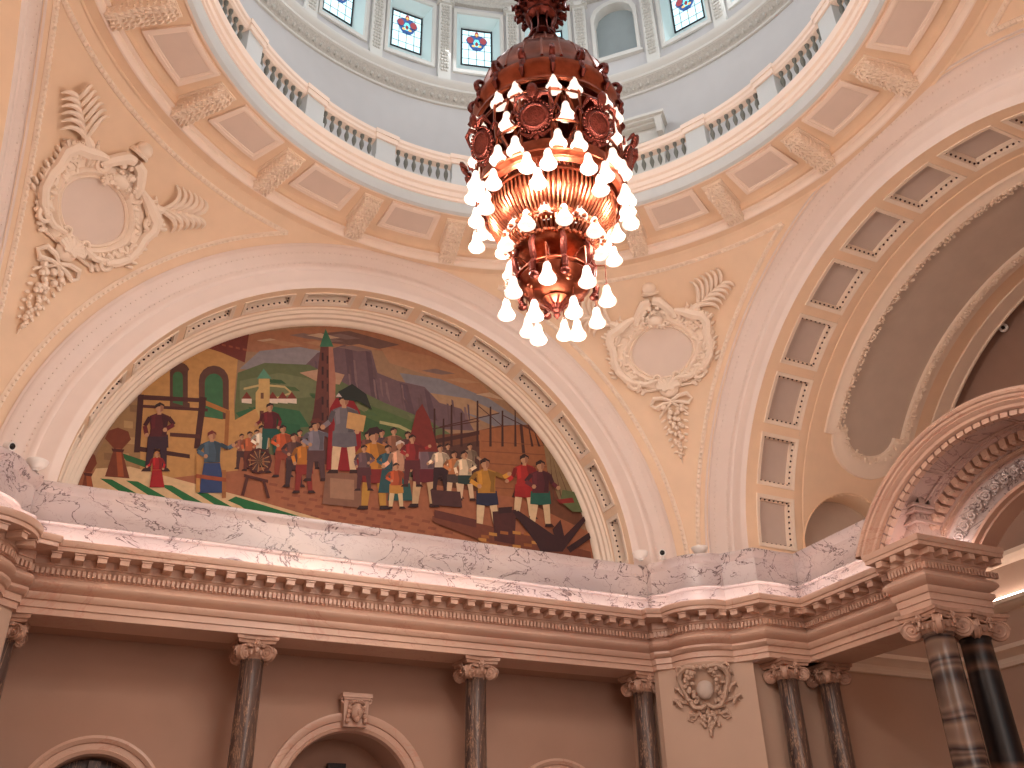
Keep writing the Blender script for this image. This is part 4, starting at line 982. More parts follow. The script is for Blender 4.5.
# corbel cartouche under the bowed corner
def corbel_cartouche(s):
    root = empty('corbel_cartouche', (s*5.78, 5.72, 3.8))
    d = Vector((-s, -1, 0)).normalized(); t = Vector((s, -1, 0)).normalized(); o = Vector((s*5.765, 5.765, 0))
    def P(u, z, w_): return o+t*u+d*w_+UP*z
    L = lambda mb: local(mb, tuple(root.location))
    mb = MB(); mb.blob(P(0, 3.38, .15), (.15, .10, .17), (t, d, UP), n=14, k=9); L(mb).build('oval_boss', PL_TAUPE, root)
    mb = MB(); random.seed(2)
    # bell-shaped corbel body hugging the bow
    rows = []
    for z, wd, dp in ((3.81, .46, .36), (3.74, .46, .34), (3.6, .44, .26), (3.4, .38, .17), (3.2, .27, .09), (3.05, .16, .05), (2.98, .1, .02)):
        rows.append([P(wd*cos(a), z, -.02+dp*sin(a)) for a in [pi*i/12 for i in range(13)]])
    mb.grid(rows); L(mb).build('corbel_body', PIERP, root)
    mb = MB()
    for q in (-1, 1):
        mb.tube([P(q*x, z, w_) for x, z, w_ in ((.12, 3.72, .36), (.26, 3.74, .32), (.38, 3.68, .24), (.42, 3.56, .16), (.36, 3.40, .14), (.31, 3.24, .12), (.22, 3.1, .12), (.1, 3.08, .13), (.02, 3.12, .14))], [.03, .045, .05, .05, .05, .045, .04, .035, .03], 6)
        mb.tube([P(q*(.40+.06*cos(v)), 3.72+.06*sin(v), .2) for v in [k*.6 for k in range(11)]], .022, 5)
        mb.tube([P(q*x, z, w_) for x, z, w_ in ((.2, 3.12, .08), (.34, 3.2, .06), (.48, 3.22, .05), (.56, 3.16, .03))], [.03, .03, .025, .01], 5)
        for i in range(26):
            aa = 1.9-i*.13; mb.blob(P(q*(.17+.16*random.random())*cos(aa*.5), 3.40+.24*sin(aa)+.03*random.random(), .20+.06*random.random()+.10*sin(aa)), (.03+.02*random.random(), .03, .03+.02*random.random()), (t, d, UP), n=6, k=4)
        for i in range(7): mb.blob(P(q*(.08+.05*random.random()*2), 3.04-.05*i*.8, .06), (.035, .03, .035), (t, d, UP), n=6, k=4)
        mb.tube([P(q*(.27+.05*cos(v)), 2.97+.05*sin(v), .05) for v in [k*.6 for k in range(10)]], .018, 5)
    for i in range(5): mb.blob(P(-.12+.06*i, 3.70+.02*(i % 2), .38), (.035, .03, .035), (t, d, UP), n=6, k=4)
    for i in range(44):
        q_ = i/43; wd = .26*(1-q_)**1.3*(1+.3*sin(q_*14)); mb.blob(P(random.uniform(-1, 1)*wd, 3.16-.52*q_, .06), (.045-.02*q_, .04, .045-.015*q_), (t, d, UP), n=6, k=4)
    for q in (-1, 1):
        for k in range(3):
            x0 = .40+.05*k; z0 = 3.62-.2*k; mb.tube([P(q*(x0-.06), z0-.1, .10), P(q*x0, z0, .12), P(q*(x0+.07), z0+.04, .07), P(q*(x0+.10), z0-.02, .03)], [.03, .035, .03, .012], 5)
        mb.tube([P(q*x, z, .05) for x, z in ((.10, 3.05), (.22, 2.98), (.33, 3.02), (.36, 2.92), (.28, 2.88))], [.03, .03, .028, .024, .012], 5)
    L(mb).build('scroll_leaves', PIERP, root)
    return root
tag(corbel_cartouche(1), 'small carved cartouche corbel under the bowed cornice of the corner pier', 'cartouche')
# ================================================================== CHANDELIER
ch = tag(empty('chandelier', (0, 0, 6.0)), 'huge copper chandelier of white bell lamps hanging under the dome', 'chandelier')
NA = radians(-127.0)      # azimuth of the shield facing the viewer's side
ZM = [(5, 4.9), (6.12, 6.02), (6.4, 6.22), (7.02, 6.62), (7.34, 6.98), (7.66, 7.14), (8.40, 7.72), (8.98, 8.27), (9.46, 8.90), (9.52, 9.0), (9.62, 9.26), (10.16, 10.12), (10.7, 10.66), (11.0, 10.93), (11.6, 11.46), (13, 13), (20, 20)]
def zm(z):
    for (a, b), (c, d) in zip(ZM[:-1], ZM[1:]):
        if a <= z <= c: return b+(d-b)*(z-a)/(c-a)
    return z
def cp(r, a, z): return Vector((r*cos(a), r*sin(a), zm(z)-6.0))
def cq(r, a, z): return Vector((r*cos(a), r*sin(a), z-6.0))
def L6(prof): return [(r, zm(z)-6.0) for r, z in prof]
Z3 = UP
mb = MB(); mb.lathe(L6([(.035, 11.6), (.035, 19.0)]), 10); 
for i in range(40): a = i*.0; mb.blob((0, 0, 12.0+i*.17-6), (.055, .03, .09) if i % 2 else (.03, .055, .09), n=8, k=5)
mb.build('suspension_chain', BRONZE, ch)
mb = MB(); mb.lathe(L6([(.05, 12.2), (.12, 12.1), (.1, 12.0), (.16, 11.92), (.26, 11.8), (.30, 11.68), (.31, 11.6), (.27, 11.52), (.22, 11.42), (.23, 11.36), (.20, 11.30), (.15, 11.26), (.14, 11.30)]), 28)
for k in range(14):
    a = 2*pi*k/14
    for zz, rr, rb in ((11.78, .05, .31), (11.62, .055, .345), (11.5, .045, .30)):
        p = cp(rb, a+(zz*5 % 1)*.2, zz); mb.tube([p, p+Vector((cos(a), sin(a), 0))*.06-UP*.03, p+Vector((cos(a), sin(a), 0))*.07+UP*.05], [.04, .035, .015], 5); mb.blob(p, rr, n=6, k=4)
mb.build('leafy_vase', BRONZE, ch)
mb = MB()
for k in range(8):
    a = 2*pi*k/8; mb.tube([cp(.19, a, 11.3), cp(.15, a, 11.15), cp(.16, a, 11.0), cp(.21, a, 10.82), cp(.24, a, 10.72)], [.02, .014, .014, .018, .02], 5)
mb.lathe(L6([(.06, 11.35), (.05, 11.1), (.10, 11.0), (.16, 10.98), (.17, 10.94), (.08, 10.9), (.09, 10.8), (.2, 10.74), (.26, 10.70)]), 24); mb.build('lantern_neck', BRONZE, ch)
mb = MB(); mb.lathe(L6([(.10, 10.74), (.24, 10.68), (.34, 10.56), (.40, 10.42), (.42, 10.28), (.46, 10.22), (.46, 10.16), (.40, 10.12)]), 36)
for k in range(16):
    a = 2*pi*k/16; mb.tube([cp(.26, a, 10.68), cp(.37, a, 10.54), cp(.43, a, 10.40), cp(.45, a, 10.26)], .014, 5)
for k in range(24): mb.blob(cp(.465, 2*pi*k/24, 10.19), .026, n=6, k=4)
mb.build('cap_dome', COPPER, ch)
mb = MB(); mb.lathe([(r, z-6) for r, z in [(.42, 10.16), (.58, 10.10), (.75, 9.94), (.85, 9.74), (.92, 9.50), (.95, 9.34), (.985, 9.30), (.985, 9.18), (.96, 9.14), (.96, 9.06), (.93, 9.0), (.9, 9.02)]], 48)
for k in range(24):
    a = 2*pi*k/24; mb.tube([cq(.5, a, 10.14), cq(.69, a, 10.01), cq(.82, a, 9.81), cq(.945, a, 9.38)], [.01, .015, .017, .02], 5)
mb.build('crown_brim', COPPER, ch)
for k in range(16):
    mb = MB(); a = 2*pi*k/16; d = Vector((cos(a), sin(a), 0)); c = cq(.95, a, 9.34)
    pts = [c+d*(.0+.07*cos(v))*1.0+UP*(.09+.085*sin(v)) for v in [-1.4+q*.45 for q in range(13)]]
    mb.tube(pts, [.045-.0022*i for i in range(13)], 6); mb.blob(c+d*.06+UP*.1, .035, n=6, k=4); mb.blob(c-UP*.07+d*.02, (.05, .05, .08), n=6, k=4)
    mb.tube([c-UP*.1+d*.02, c-UP*.22+d*.07, c-UP*.30+d*.03], [.03, .035, .015], 5)
    mb.build('crown_scroll', BRONZE, ch)
# cage with eight oval shields
mb = MB()
for zz, rr, rad in ((9.50, .95, .035), (9.36, .95, .018), (8.98, .93, .02), (8.60, .91, .022), (8.50, .92, .035), (8.40, .90, .02)):
    mb.tube([cp(rr, 2*pi*i/64, zz) for i in range(64)], rad, 6, closed=True)
mb.lathe(L6([(.935, 8.66), (.94, 8.50), (.92, 8.40), (.86, 8.34)]), 56)
for k in range(16):
    a = NA+2*pi*(k+.5)/16; mb.tube([cp(.95, a, 9.5), cp(.96, a, 9.2), cp(.93, a, 8.9), cp(.93, a, 8.5)], .02, 5)
for k in range(8):
    a = NA+pi/8+2*pi*k/8
    for s in (-1, 1):
        mb.tube([cp(.88, a, 9.45), cp(.86, a+s*.12, 9.25), cp(.85, a+s*.2, 9.05), cp(.86, a+s*.1, 8.85), cp(.88, a, 8.6)], [.02, .024, .026, .024, .02], 5)
        mb.tube([cp(.85, a+s*(.07+.05*cos(v)), 9.12+.07*sin(v)) for v in [q*.6 for q in range(11)]], .015, 5)
mb.build('cage', COPPER, ch)
mb = MB(); mb.lathe(L6([(.20, 9.9), (.30, 9.5), (.36, 8.9), (.50, 8.5)]), 32); mb.build('inner_drum', BRONZE, ch)
SHD = mat('shield_dark_copper', (112, 50, 40), .4, .8, var=.35, scale=26, bump=.6, bscale=50)
for k in range(8):
    a = NA+2*pi*k/8; d = Vector((cos(a), sin(a), 0)); t = Vector((-sin(a), cos(a), 0)); n_ = (d*.93-UP*.36).normalized(); v_ = n_.cross(t)*-1; c = cp(.99, a, 8.98)
    if v_.z < 0: v_ = -v_
    mb = MB(); mb.blob(c, (.205, .055, .20), (t, n_, v_), n=18, k=8)
    mb.lathe([(.13, .05), (.15, .065), (.17, .05)], 18, c, (t, v_*.95, n_))
    for q in range(28):
        w1 = 2*pi*q/28; mb.blob(c+t*(.205*cos(w1))+v_*(.20*sin(w1))+n_*.03, .022, n=5, k=3)
    for s in (-1, 1):
        mb.tube([c+v_*.19+t*(s*.02), c+v_*.28+t*(s*.10)+n_*.03, c+v_*.26+t*(s*.2)+n_*.03, c+v_*.12+t*(s*.24)], [.03, .035, .03, .012], 5)
        mb.tube([c-v_*.19, c-v_*.25+t*(s*.08)+n_*.03, c-v_*.18+t*(s*.19)+n_*.03], [.03, .03, .012], 5)
        mb.tube([c+v_*.08+t*(s*.20)-n_*.03, c+v_*.14+t*(s*.27)-n_*.05, c+v_*.04+t*(s*.31)-n_*.06, c-v_*.05+t*(s*.24)-n_*.03], [.025, .022, .022, .012], 5)
    mb.tube([c+v_*.18, c+v_*.42], .03, 6); mb.blob(c+v_*.34+n_*.02, (.07, .04, .10), (t, n_, v_), n=7, k=5); mb.tube([c-v_*.18, c-v_*.32], .025, 6); mb.blob(c-v_*.28+n_*.02, (.04, .04, .05), (t, n_, v_), n=7, k=5)
    mb.build('oval_shield', SHD, ch)
# basket of curved copper rods and its rings
mb = MB()
for k in range(84):
    a = 2*pi*k/84; mb.tube([cq(.66, a, 7.88), cq(.74, a, 7.76), cq(.79, a, 7.62), cq(.77, a, 7.46), cq(.66, a, 7.30), cq(.52, a, 7.18)], .015, 5, caps=False)
mb.build('rod_basket', GOLDROD, ch)
mb = MB(); mb.lathe([(r, z-6) for r, z in [(.92, 7.76), (.90, 7.84), (.80, 7.90), (.66, 7.91), (.62, 7.86), (.70, 7.74), (.74, 7.60), (.71, 7.46), (.60, 7.31), (.45, 7.20), (.3, 7.18)]], 40)
for zz, rr in ((7.90, .665), (7.64, .80), (7.22, .55)): mb.tube([cq(rr, 2*pi*i/64, zz) for i in range(64)], .022, 6, closed=True)
mb.build('basket_lining', COPPER, ch)
mb = MB()
for k in range(60):
    a = 2*pi*k/60; mb.tube([cp(.56, a, 7.66), cp(.55, a, 7.55), cp(.47, a, 7.42), cp(.40, a, 7.38)], .014, 5, caps=False)
mb.lathe(L6([(.54, 7.70), (.57, 7.67), (.56, 7.62), (.50, 7.60)]), 36); mb.lathe(L6([(.44, 7.44), (.46, 7.38), (.42, 7.32), (.30, 7.28), (.12, 7.26), (.1, 6.8)]), 32)
random.seed(4)
for k in range(70): a = 2*pi*k/70; mb.blob(cp(.44+.03*(k % 2), a, 7.34+.05*random.random()), (.035, .035, .03), n=6, k=4)
for k in range(40): a = 2*pi*k/40; mb.blob(cp(.60+.02*(k % 2), a, 7.66+.03*random.random()), (.035, .035, .03), n=6, k=4)
mb.build('lower_ring', GOLDROD, ch)
# lower bowl with leaf arms
mb = MB(); mb.lathe(L6([(.30, 7.02), (.42, 7.03), (.45, 7.01), (.455, 6.97), (.43, 6.94), (.44, 6.90), (.42, 6.80), (.36, 6.68), (.27, 6.58), (.20, 6.53), (.17, 6.50), (.19, 6.47), (.13, 6.41), (.06, 6.37)]), 40)
for k in range(12): a = 2*pi*k/12; mb.blob(cp(.33, a, 6.68), (.05, .05, .03), n=8, k=5)
mb.build('lower_bowl', COPPER, ch)
mb = MB(); mb.lathe(L6([(.07, 6.40), (.085, 6.36), (.05, 6.32), (.06, 6.28), (.03, 6.24), (.045, 6.20), (.02, 6.16), (.005, 6.12)]), 16)
for k in range(10): a = 2*pi*k/10; mb.tube([cp(.17, a, 6.48), cp(.12, a, 6.42), cp(.07, a, 6.34), cp(.05, a, 6.28)], [.02, .022, .018, .008], 5)
mb.build('finial', BRONZE, ch)
for k in range(8):
    a = NA+pi/8+2*pi*k/8; d = Vector((cos(a), sin(a), 0)); t = Vector((-sin(a), cos(a), 0))
    mb = MB(); mb.tube([cp(.44, a, 7.34), cp(.50, a, 7.2), cp(.47, a, 7.08), cp(.44, a, 7.0)], [.03, .04, .045, .03], 6)
    mb.tube([cp(.46, a, 6.98), cp(.50, a, 6.88), cp(.49, a, 6.75), cp(.42, a, 6.64)], [.035, .045, .04, .02], 6); mb.blob(cp(.47, a, 6.66), (.06, .06, .045), n=7, k=5)
    mb.build('leaf_arm', BRONZE, ch)
# bells: one shade with its hook and wire, copied
def bell_mesh():
    mb = MB(); mb.lathe([(.012, .235), (.030, .23), (.043, .20), (.047, .16), (.056, .12), (.074, .07), (.095, .035), (.100, .018), (.092, .002), (.075, -.004), (.07, .01), (.05, .04), (.001, .05)], 14)
    return mb.build('bell_shade', BELL, ch)
def wire_mesh():
    mb = MB(); mb.lathe([(.01, .27), (.025, .25), (.03, .225), (.02, .215)], 8); return mb.build('bell_hook', BRONZE, ch)
B0 = bell_mesh(); W0 = wire_mesh()
bells = []      # radius, azimuth, height of the bell's middle, radius and height where its arm starts
U = 2*pi/8
for k in range(8):
    s_ = NA+U*k; g_ = s_+U/2
    for s in (-1, 1): bells.append((.94, g_+s*radians(8), 8.86, .92, 9.12))
    bells.append((.95, g_, 8.40, .93, 8.62))
    for s in (-1, 1): bells.append((.98, g_+s*radians(7.3), 7.90, .92, 8.14))
    for s in (-1, 1): bells.append((.94, s_+s*radians(7.6), 7.63, .88, 7.80))
    bells.append((.96, s_, 7.33, .79, 7.60))
    bells.append((.54, s_, 7.24, .60, 7.30)); bells.append((.58, g_, 7.11, .48, 7.08)); bells.append((.60, s_, 6.25, .40, 6.66))
for a, r in ((55, .27), (150, .38), (-138, .42), (-50, .30)): bells.append((r, NA+radians(a), 6.05, .30, 6.46))
for i, (r, a, z, r0, z0) in enumerate(bells):
    o = B0 if i == 0 else B0.copy(); w_ = W0 if i == 0 else W0.copy()
    if i: C.objects.link(o); C.objects.link(w_)
    z -= .10; o.parent = ch; w_.parent = o; o.location = cq(r, a, z); w_.location = (0, 0, 0); o.scale = (1.07, 1.07, 1.05)
    mb = MB(); q0 = cq(r0, a, z0); q3 = cq(r, a, z+.24); top_ = max(z0, z+.30)
    mb.tube([q0, cq((r0+r)/2, a, top_+.05), cq(r+.005, a, top_+.03), q3], [.012, .012, .009, .006], 5)
    mb.v = [((v[0]-o.location.x)/1.07, (v[1]-o.location.y)/1.07, (v[2]-o.location.z)/1.05) for v in mb.v]; ar = mb.build('lamp_arm', COPPER, o)
# ================================================================== MURAL (flat painting on the wall of the north arch)
MUR = empty('mural', (0, 7.655, ZS)); tag(MUR, 'half-round painted mural of townsfolk, hills and a timber ship under the big left arch', 'mural')
pal = {}
PC = []
def pc(c):
    if c not in pal:
        pal[c] = len(PC); PC.append(mat('paint_%02d' % len(PC), tuple(v*(.86 if sum(c) < 520 else .95) for v in c), .75, var=.10, scale=9))
    return pal[c]
mm = MB(); lay = [0]
def PP(pts, c):
    lay[0] += 1; y = -.00006*lay[0]; s_ = 4.86
    out = []
    for x, z in pts:
        z -= ZS; z = max(z, .02); r = hypot(x, z)
        if r > s_: x *= s_/r; z *= s_/r
        out.append((x, y, z))
    mm.poly(out, pc(c))
PP([(4.9*cos(pi*i/48), ZS+4.9*sin(pi*i/48)) for i in range(49)], (168,128,96))
PP([(-4.93,5.625),(-5.758,9.638),(5.99,12.928),(5.351,5.883)], (168, 128, 96))
PP([(-2.778,9.333),(-2.486,9.97),(-0.968,10.539),(0.073,10.619),(1.392,10.487),(2.304,10.04),(1.628,9.738),(0.526,10.101),(-0.719,9.959),(-1.863,9.513)], (176, 116, 84))
PP([(-2.552,8.993),(-2.237,9.466),(-1.499,9.741),(-0.905,9.749),(-1.27,9.386),(-2.006,9.078)], (150, 138, 140))
PP([(0.097,10.163),(1.176,10.188),(2.075,9.987),(2.758,9.462),(2.077,9.362),(1.189,9.708),(0.326,9.814)], (186, 132, 96))
PP([(0.546,9.63),(1.408,9.687),(2.529,9.46),(3.443,9.009),(2.749,8.799),(1.637,9.103),(0.771,9.308)], (140, 132, 136))
PP([(1.199,9.31),(2.077,9.362),(2.754,9.175),(2.301,8.986),(1.421,9.079)], (182, 140, 104))
PP([(-1.525,10.012),(-0.543,10.361),(0.518,10.293),(0.101,10.092),(-0.923,9.978)], (120, 86, 78))
PP([(-1.481,9.156),(-1.14,9.691),(-0.621,10.007),(-0.062,10.004),(0.09,9.523),(0.513,9.435),(1.088,9.425),(1.42,9.126),(1.901,9.089),(2.189,8.641),(1.22,8.493),(0.385,8.59),(-0.432,8.771),(-1.219,8.819)], (118, 88, 92))
PP([(-0.617,9.961),(-0.476,9.996),(-0.246,8.99),(-0.447,8.99)], (100, 72, 80))
PP([(-0.185,9.973),(-0.08,9.952),(0.165,8.9),(0.001,8.91)], (98, 70, 78))
PP([(0.556,9.398),(0.726,9.39),(0.92,8.7),(0.752,8.711)], (100, 72, 80))
PP([(1.089,9.379),(1.199,9.31),(1.385,8.706),(1.215,8.716)], (98, 70, 78))
PP([(-0.504,9.553),(-0.463,9.539),(-0.39,9.095),(-0.466,9.287)], (110, 80, 82))
PP([(0.614,9.341),(0.657,9.327),(0.751,8.921),(0.646,9.072)], (110, 80, 82))
PP([(-0.503,9.371),(-0.462,9.358),(-0.379,8.857),(-0.464,9.108)], (136, 104, 104))
PP([(0.017,9.337),(0.059,9.324),(0.112,8.998),(0.052,9.071)], (110, 80, 82))
PP([(-0.027,9.689),(0.016,9.676),(0.103,9.35),(0.01,9.419)], (110, 80, 82))
PP([(-1.111,9.515),(-1.07,9.502),(-0.963,9.011),(-1.069,9.253)], (136, 104, 104))
PP([(0.26,9.354),(0.302,9.34),(0.4,8.871),(0.294,9.087)], (136, 104, 104))
PP([(0.008,9.363),(0.05,9.35),(0.128,8.817),(0.044,9.097)], (136, 104, 104))
PP([(-0.945,9.555),(-0.904,9.542),(-0.849,9.2),(-0.904,9.291)], (110, 80, 82))
PP([(0.138,9.412),(0.181,9.398),(0.242,8.976),(0.173,9.144)], (136, 104, 104))
PP([(0.59,9.374),(0.633,9.361),(0.694,9.011),(0.622,9.105)], (136, 104, 104))
PP([(0.955,9.151),(0.998,9.137),(1.09,8.591),(0.985,8.883)], (110, 80, 82))
PP([(0.997,9.238),(1.041,9.225),(1.096,8.79),(1.027,8.969)], (110, 80, 82))
PP([(0.577,9.303),(0.619,9.289),(0.675,8.777),(0.609,9.034)], (110, 80, 82))
PP([(-0.423,9.71),(-0.381,9.696),(-0.301,9.239),(-0.384,9.441)], (136, 104, 104))
PP([(-0.972,9.548),(-0.931,9.535),(-0.833,9.151),(-0.931,9.285)], (102, 76, 86))
PP([(-1.179,9.498),(-1.139,9.485),(-1.06,9.098),(-1.137,9.237)], (102, 76, 86))
PP([(-1.107,9.516),(-1.066,9.503),(-0.986,9.215),(-1.065,9.254)], (110, 80, 82))
PP([(0.631,9.36),(0.674,9.347),(0.767,8.992),(0.663,9.091)], (102, 76, 86))
PP([(2.028,9.229),(2.072,9.215),(2.101,8.752),(2.051,8.954)], (102, 76, 86))
PP([(1.858,8.98),(1.902,8.966),(1.946,8.605),(1.883,8.71)], (110, 80, 82))
PP([(-1.112,9.515),(-1.071,9.502),(-0.97,9.146),(-1.07,9.252)], (102, 76, 86))
PP([(1.676,9.258),(1.72,9.245),(1.778,8.811),(1.702,8.985)], (110, 80, 82))
PP([(1.576,9.149),(1.62,9.135),(1.657,8.577),(1.602,8.877)], (110, 80, 82))
PP([(-0.395,9.498),(-0.353,9.485),(-0.255,8.956),(-0.357,9.232)], (136, 104, 104))
PP([(1.956,9.152),(2.001,9.138),(2.061,8.845),(1.98,8.878)], (136, 104, 104))
PP([(-0.61,9.98),(-0.33,10.098),(0.089,10.084),(-0.198,9.988)], (186, 132, 96))
PP([(-2.322,9.681),(-2.069,9.791),(-1.681,9.775),(-1.942,9.686)], (206, 170, 140))
PP([(-0.74,9.918),(-0.462,10.034),(-0.046,10.019),(-0.331,9.925)], (140, 110, 104))
PP([(1.554,9.699),(1.865,9.818),(2.318,9.801),(2.0,9.704)], (196, 148, 112))
PP([(2.927,9.421),(3.257,9.541),(3.731,9.52),(3.395,9.425)], (140, 110, 104))
PP([(-1.318,9.984),(-1.048,10.1),(-0.64,10.085),(-0.918,9.992)], (140, 110, 104))
PP([(-1.722,9.956),(-1.458,10.071),(-1.057,10.056),(-1.329,9.964)], (140, 110, 104))
PP([(2.218,9.495),(2.537,9.614),(2.999,9.594),(2.673,9.499)], (206, 170, 140))
PP([(-2.085,9.69),(-1.828,9.801),(-1.437,9.785),(-1.701,9.695)], (186, 132, 96))
PP([(-1.0,10.131),(-0.724,10.25),(-0.31,10.236),(-0.593,10.14)], (140, 110, 104))
PP([(-1.392,10.04),(-1.123,10.157),(-0.716,10.143),(-0.993,10.049)], (206, 170, 140))
PP([(1.01,9.788),(1.313,9.907),(1.757,9.89),(1.447,9.794)], (140, 110, 104))
PP([(-1.453,9.851),(-1.186,9.965),(-0.782,9.95),(-1.057,9.857)], (186, 132, 96))
PP([(-2.217,9.676),(-1.962,9.787),(-1.572,9.77),(-1.835,9.682)], (186, 132, 96))
PP([(-2.576,8.901),(-2.116,9.228),(-1.27,9.386),(-0.455,9.101),(0.269,8.878),(1.216,8.671),(2.08,8.281),(2.297,7.552),(-1.25,7.142),(-2.505,7.507)], (104, 110, 70))
PP([(-2.52,8.742),(-1.817,9.078),(-1.047,9.078),(-0.828,8.795),(-1.575,8.566),(-2.468,8.33)], (122, 124, 84))
PP([(-2.508,8.073),(-2.07,8.332),(-1.366,8.354),(-1.15,8.06),(-2.22,7.764)], (52, 104, 66))
PP([(-1.926,8.028),(-1.338,8.064),(-1.208,7.675),(-1.846,7.634)], (40, 98, 62))
PP([(-0.536,8.837),(0.278,8.701),(1.22,8.493),(1.758,8.153),(1.024,8.058),(-0.0,8.249),(-0.603,8.407)], (86, 108, 58))
PP([(-0.417,8.554),(0.396,8.372),(0.819,8.019),(0.022,7.868)], (64, 96, 52))
PP([(-0.238,8.858),(0.009,8.777),(-0.1,8.577),(-0.387,8.692)], (128, 124, 82))
PP([(-1.666,8.817),(-1.497,8.833),(-1.395,8.768),(-1.583,8.748)], (60, 92, 54))
PP([(0.743,8.717),(0.93,8.733),(1.038,8.665),(0.829,8.645)], (118, 120, 78))
PP([(-1.156,7.989),(-0.987,8.002),(-0.887,7.938),(-1.075,7.922)], (80, 104, 60))
PP([(-1.986,8.517),(-1.821,8.532),(-1.721,8.468),(-1.905,8.45)], (118, 120, 78))
PP([(-0.714,8.334),(-0.539,8.348),(-0.437,8.283),(-0.631,8.265)], (118, 120, 78))
PP([(-0.907,8.594),(-0.733,8.61),(-0.63,8.544),(-0.824,8.525)], (118, 120, 78))
PP([(-1.933,8.913),(-1.766,8.93),(-1.665,8.865),(-1.851,8.845)], (60, 92, 54))
PP([(1.228,8.328),(1.417,8.343),(1.525,8.275),(1.313,8.256)], (80, 104, 60))
PP([(-2.305,8.233),(-2.144,8.247),(-2.046,8.184),(-2.225,8.167)], (60, 92, 54))
PP([(0.41,8.119),(0.592,8.133),(0.697,8.067),(0.495,8.049)], (60, 92, 54))
PP([(-1.223,8.771),(-1.051,8.788),(-0.949,8.723),(-1.14,8.702)], (80, 104, 60))
PP([(0.852,8.195),(1.038,8.209),(1.144,8.142),(0.937,8.124)], (80, 104, 60))
PP([(1.026,8.61),(1.215,8.626),(1.323,8.558),(1.112,8.538)], (80, 104, 60))
PP([(1.006,8.322),(1.193,8.337),(1.3,8.269),(1.091,8.251)], (60, 92, 54))
PP([(-2.242,8.215),(-2.08,8.229),(-1.982,8.166),(-2.162,8.149)], (80, 104, 60))
PP([(-1.834,8.54),(-1.668,8.555),(-1.567,8.491),(-1.753,8.472)], (60, 92, 54))
PP([(-2.336,8.123),(-2.176,8.136),(-2.078,8.074),(-2.256,8.057)], (80, 104, 60))
PP([(-1.219,8.739),(-1.047,8.755),(-0.945,8.689),(-1.136,8.67)], (60, 92, 54))
PP([(-0.652,8.15),(-0.478,8.164),(-0.376,8.099),(-0.569,8.081)], (118, 120, 78))
PP([(-1.681,8.812),(-1.512,8.828),(-1.411,8.763),(-1.599,8.743)], (80, 104, 60))
PP([(-1.769,7.914),(-1.605,7.926),(-1.506,7.863),(-1.688,7.847)], (80, 104, 60))
PP([(-0.065,8.161),(0.113,8.174),(0.217,8.109),(0.018,8.091)], (80, 104, 60))
PP([(-0.134,8.609),(0.046,8.625),(0.151,8.558),(-0.05,8.539)], (80, 104, 60))
PP([(-0.668,8.154),(-0.495,8.168),(-0.393,8.103),(-0.586,8.086)], (80, 104, 60))
PP([(0.838,8.459),(1.025,8.475),(1.132,8.407),(0.924,8.388)], (80, 104, 60))
PP([(-2.037,8.804),(-1.871,8.82),(-1.77,8.756),(-1.955,8.736)], (80, 104, 60))
PP([(-0.603,8.787),(-0.426,8.804),(-0.322,8.738),(-0.519,8.717)], (118, 120, 78))
PP([(-2.178,8.353),(-2.015,8.367),(-1.916,8.303),(-2.097,8.286)], (118, 120, 78))
PP([(-0.271,8.798),(-0.091,8.814),(0.014,8.748),(-0.186,8.727)], (80, 104, 60))
PP([(-2.036,8.891),(-1.869,8.908),(-1.768,8.843),(-1.954,8.823)], (60, 92, 54))
PP([(-2.431,8.612),(-2.12,8.768),(-2.115,8.722),(-2.426,8.567)], (206, 176, 120))
PP([(-2.12,8.768),(-1.696,8.821),(-1.691,8.774),(-2.115,8.722)], (206, 176, 120))
PP([(-1.696,8.821),(-1.553,8.722),(-1.549,8.676),(-1.691,8.774)], (206, 176, 120))
PP([(-1.553,8.722),(-1.8,8.56),(-1.795,8.514),(-1.549,8.676)], (206, 176, 120))
PP([(-1.8,8.56),(-2.163,8.502),(-2.157,8.457),(-1.795,8.514)], (206, 176, 120))
PP([(-1.444,9.165),(-1.031,9.352),(-0.571,9.323),(-0.653,9.079),(-1.124,9.061)], (196, 150, 120))
PP([(0.189,8.461),(0.597,8.456),(1.016,8.319),(0.996,8.271),(0.579,8.386),(0.192,8.396)], (188, 176, 120))
PP([(-1.976,8.479),(-1.902,8.645),(-1.795,8.519)], (132, 52, 40))
PP([(-1.976,8.479),(-1.795,8.519),(-1.784,8.414),(-1.967,8.396)], (220, 196, 176))
PP([(-1.795,8.519),(-1.719,8.686),(-1.612,8.558)], (132, 52, 40))
PP([(-1.795,8.519),(-1.612,8.558),(-1.602,8.454),(-1.786,8.435)], (220, 196, 176))
PP([(-1.631,8.554),(-1.553,8.722),(-1.446,8.595)], (132, 52, 40))
PP([(-1.631,8.554),(-1.446,8.595),(-1.436,8.489),(-1.622,8.471)], (220, 196, 176))
PP([(-2.439,8.378),(-2.368,8.542),(-2.262,8.417)], (132, 52, 40))
PP([(-2.439,8.378),(-2.262,8.417),(-2.25,8.314),(-2.428,8.297)], (220, 196, 176))
PP([(-2.08,7.489),(-2.206,8.556),(-2.162,8.652),(-2.186,8.861),(-1.987,8.907),(-1.833,7.516)], (216, 172, 108))
PP([(-2.222,8.853),(-2.12,9.095),(-1.95,8.916)], (96, 150, 120))
PP([(-2.091,8.202),(-2.02,8.217),(-1.988,7.933),(-2.059,7.919)], (110, 60, 44))
PP([(-2.116,8.576),(-2.062,8.588),(-2.048,8.463),(-2.102,8.452)], (120, 76, 52))
PP([(-2.522,7.906),(-2.167,8.227),(-1.846,7.634),(-1.816,7.042),(-2.398,6.94)], (210, 154, 92))
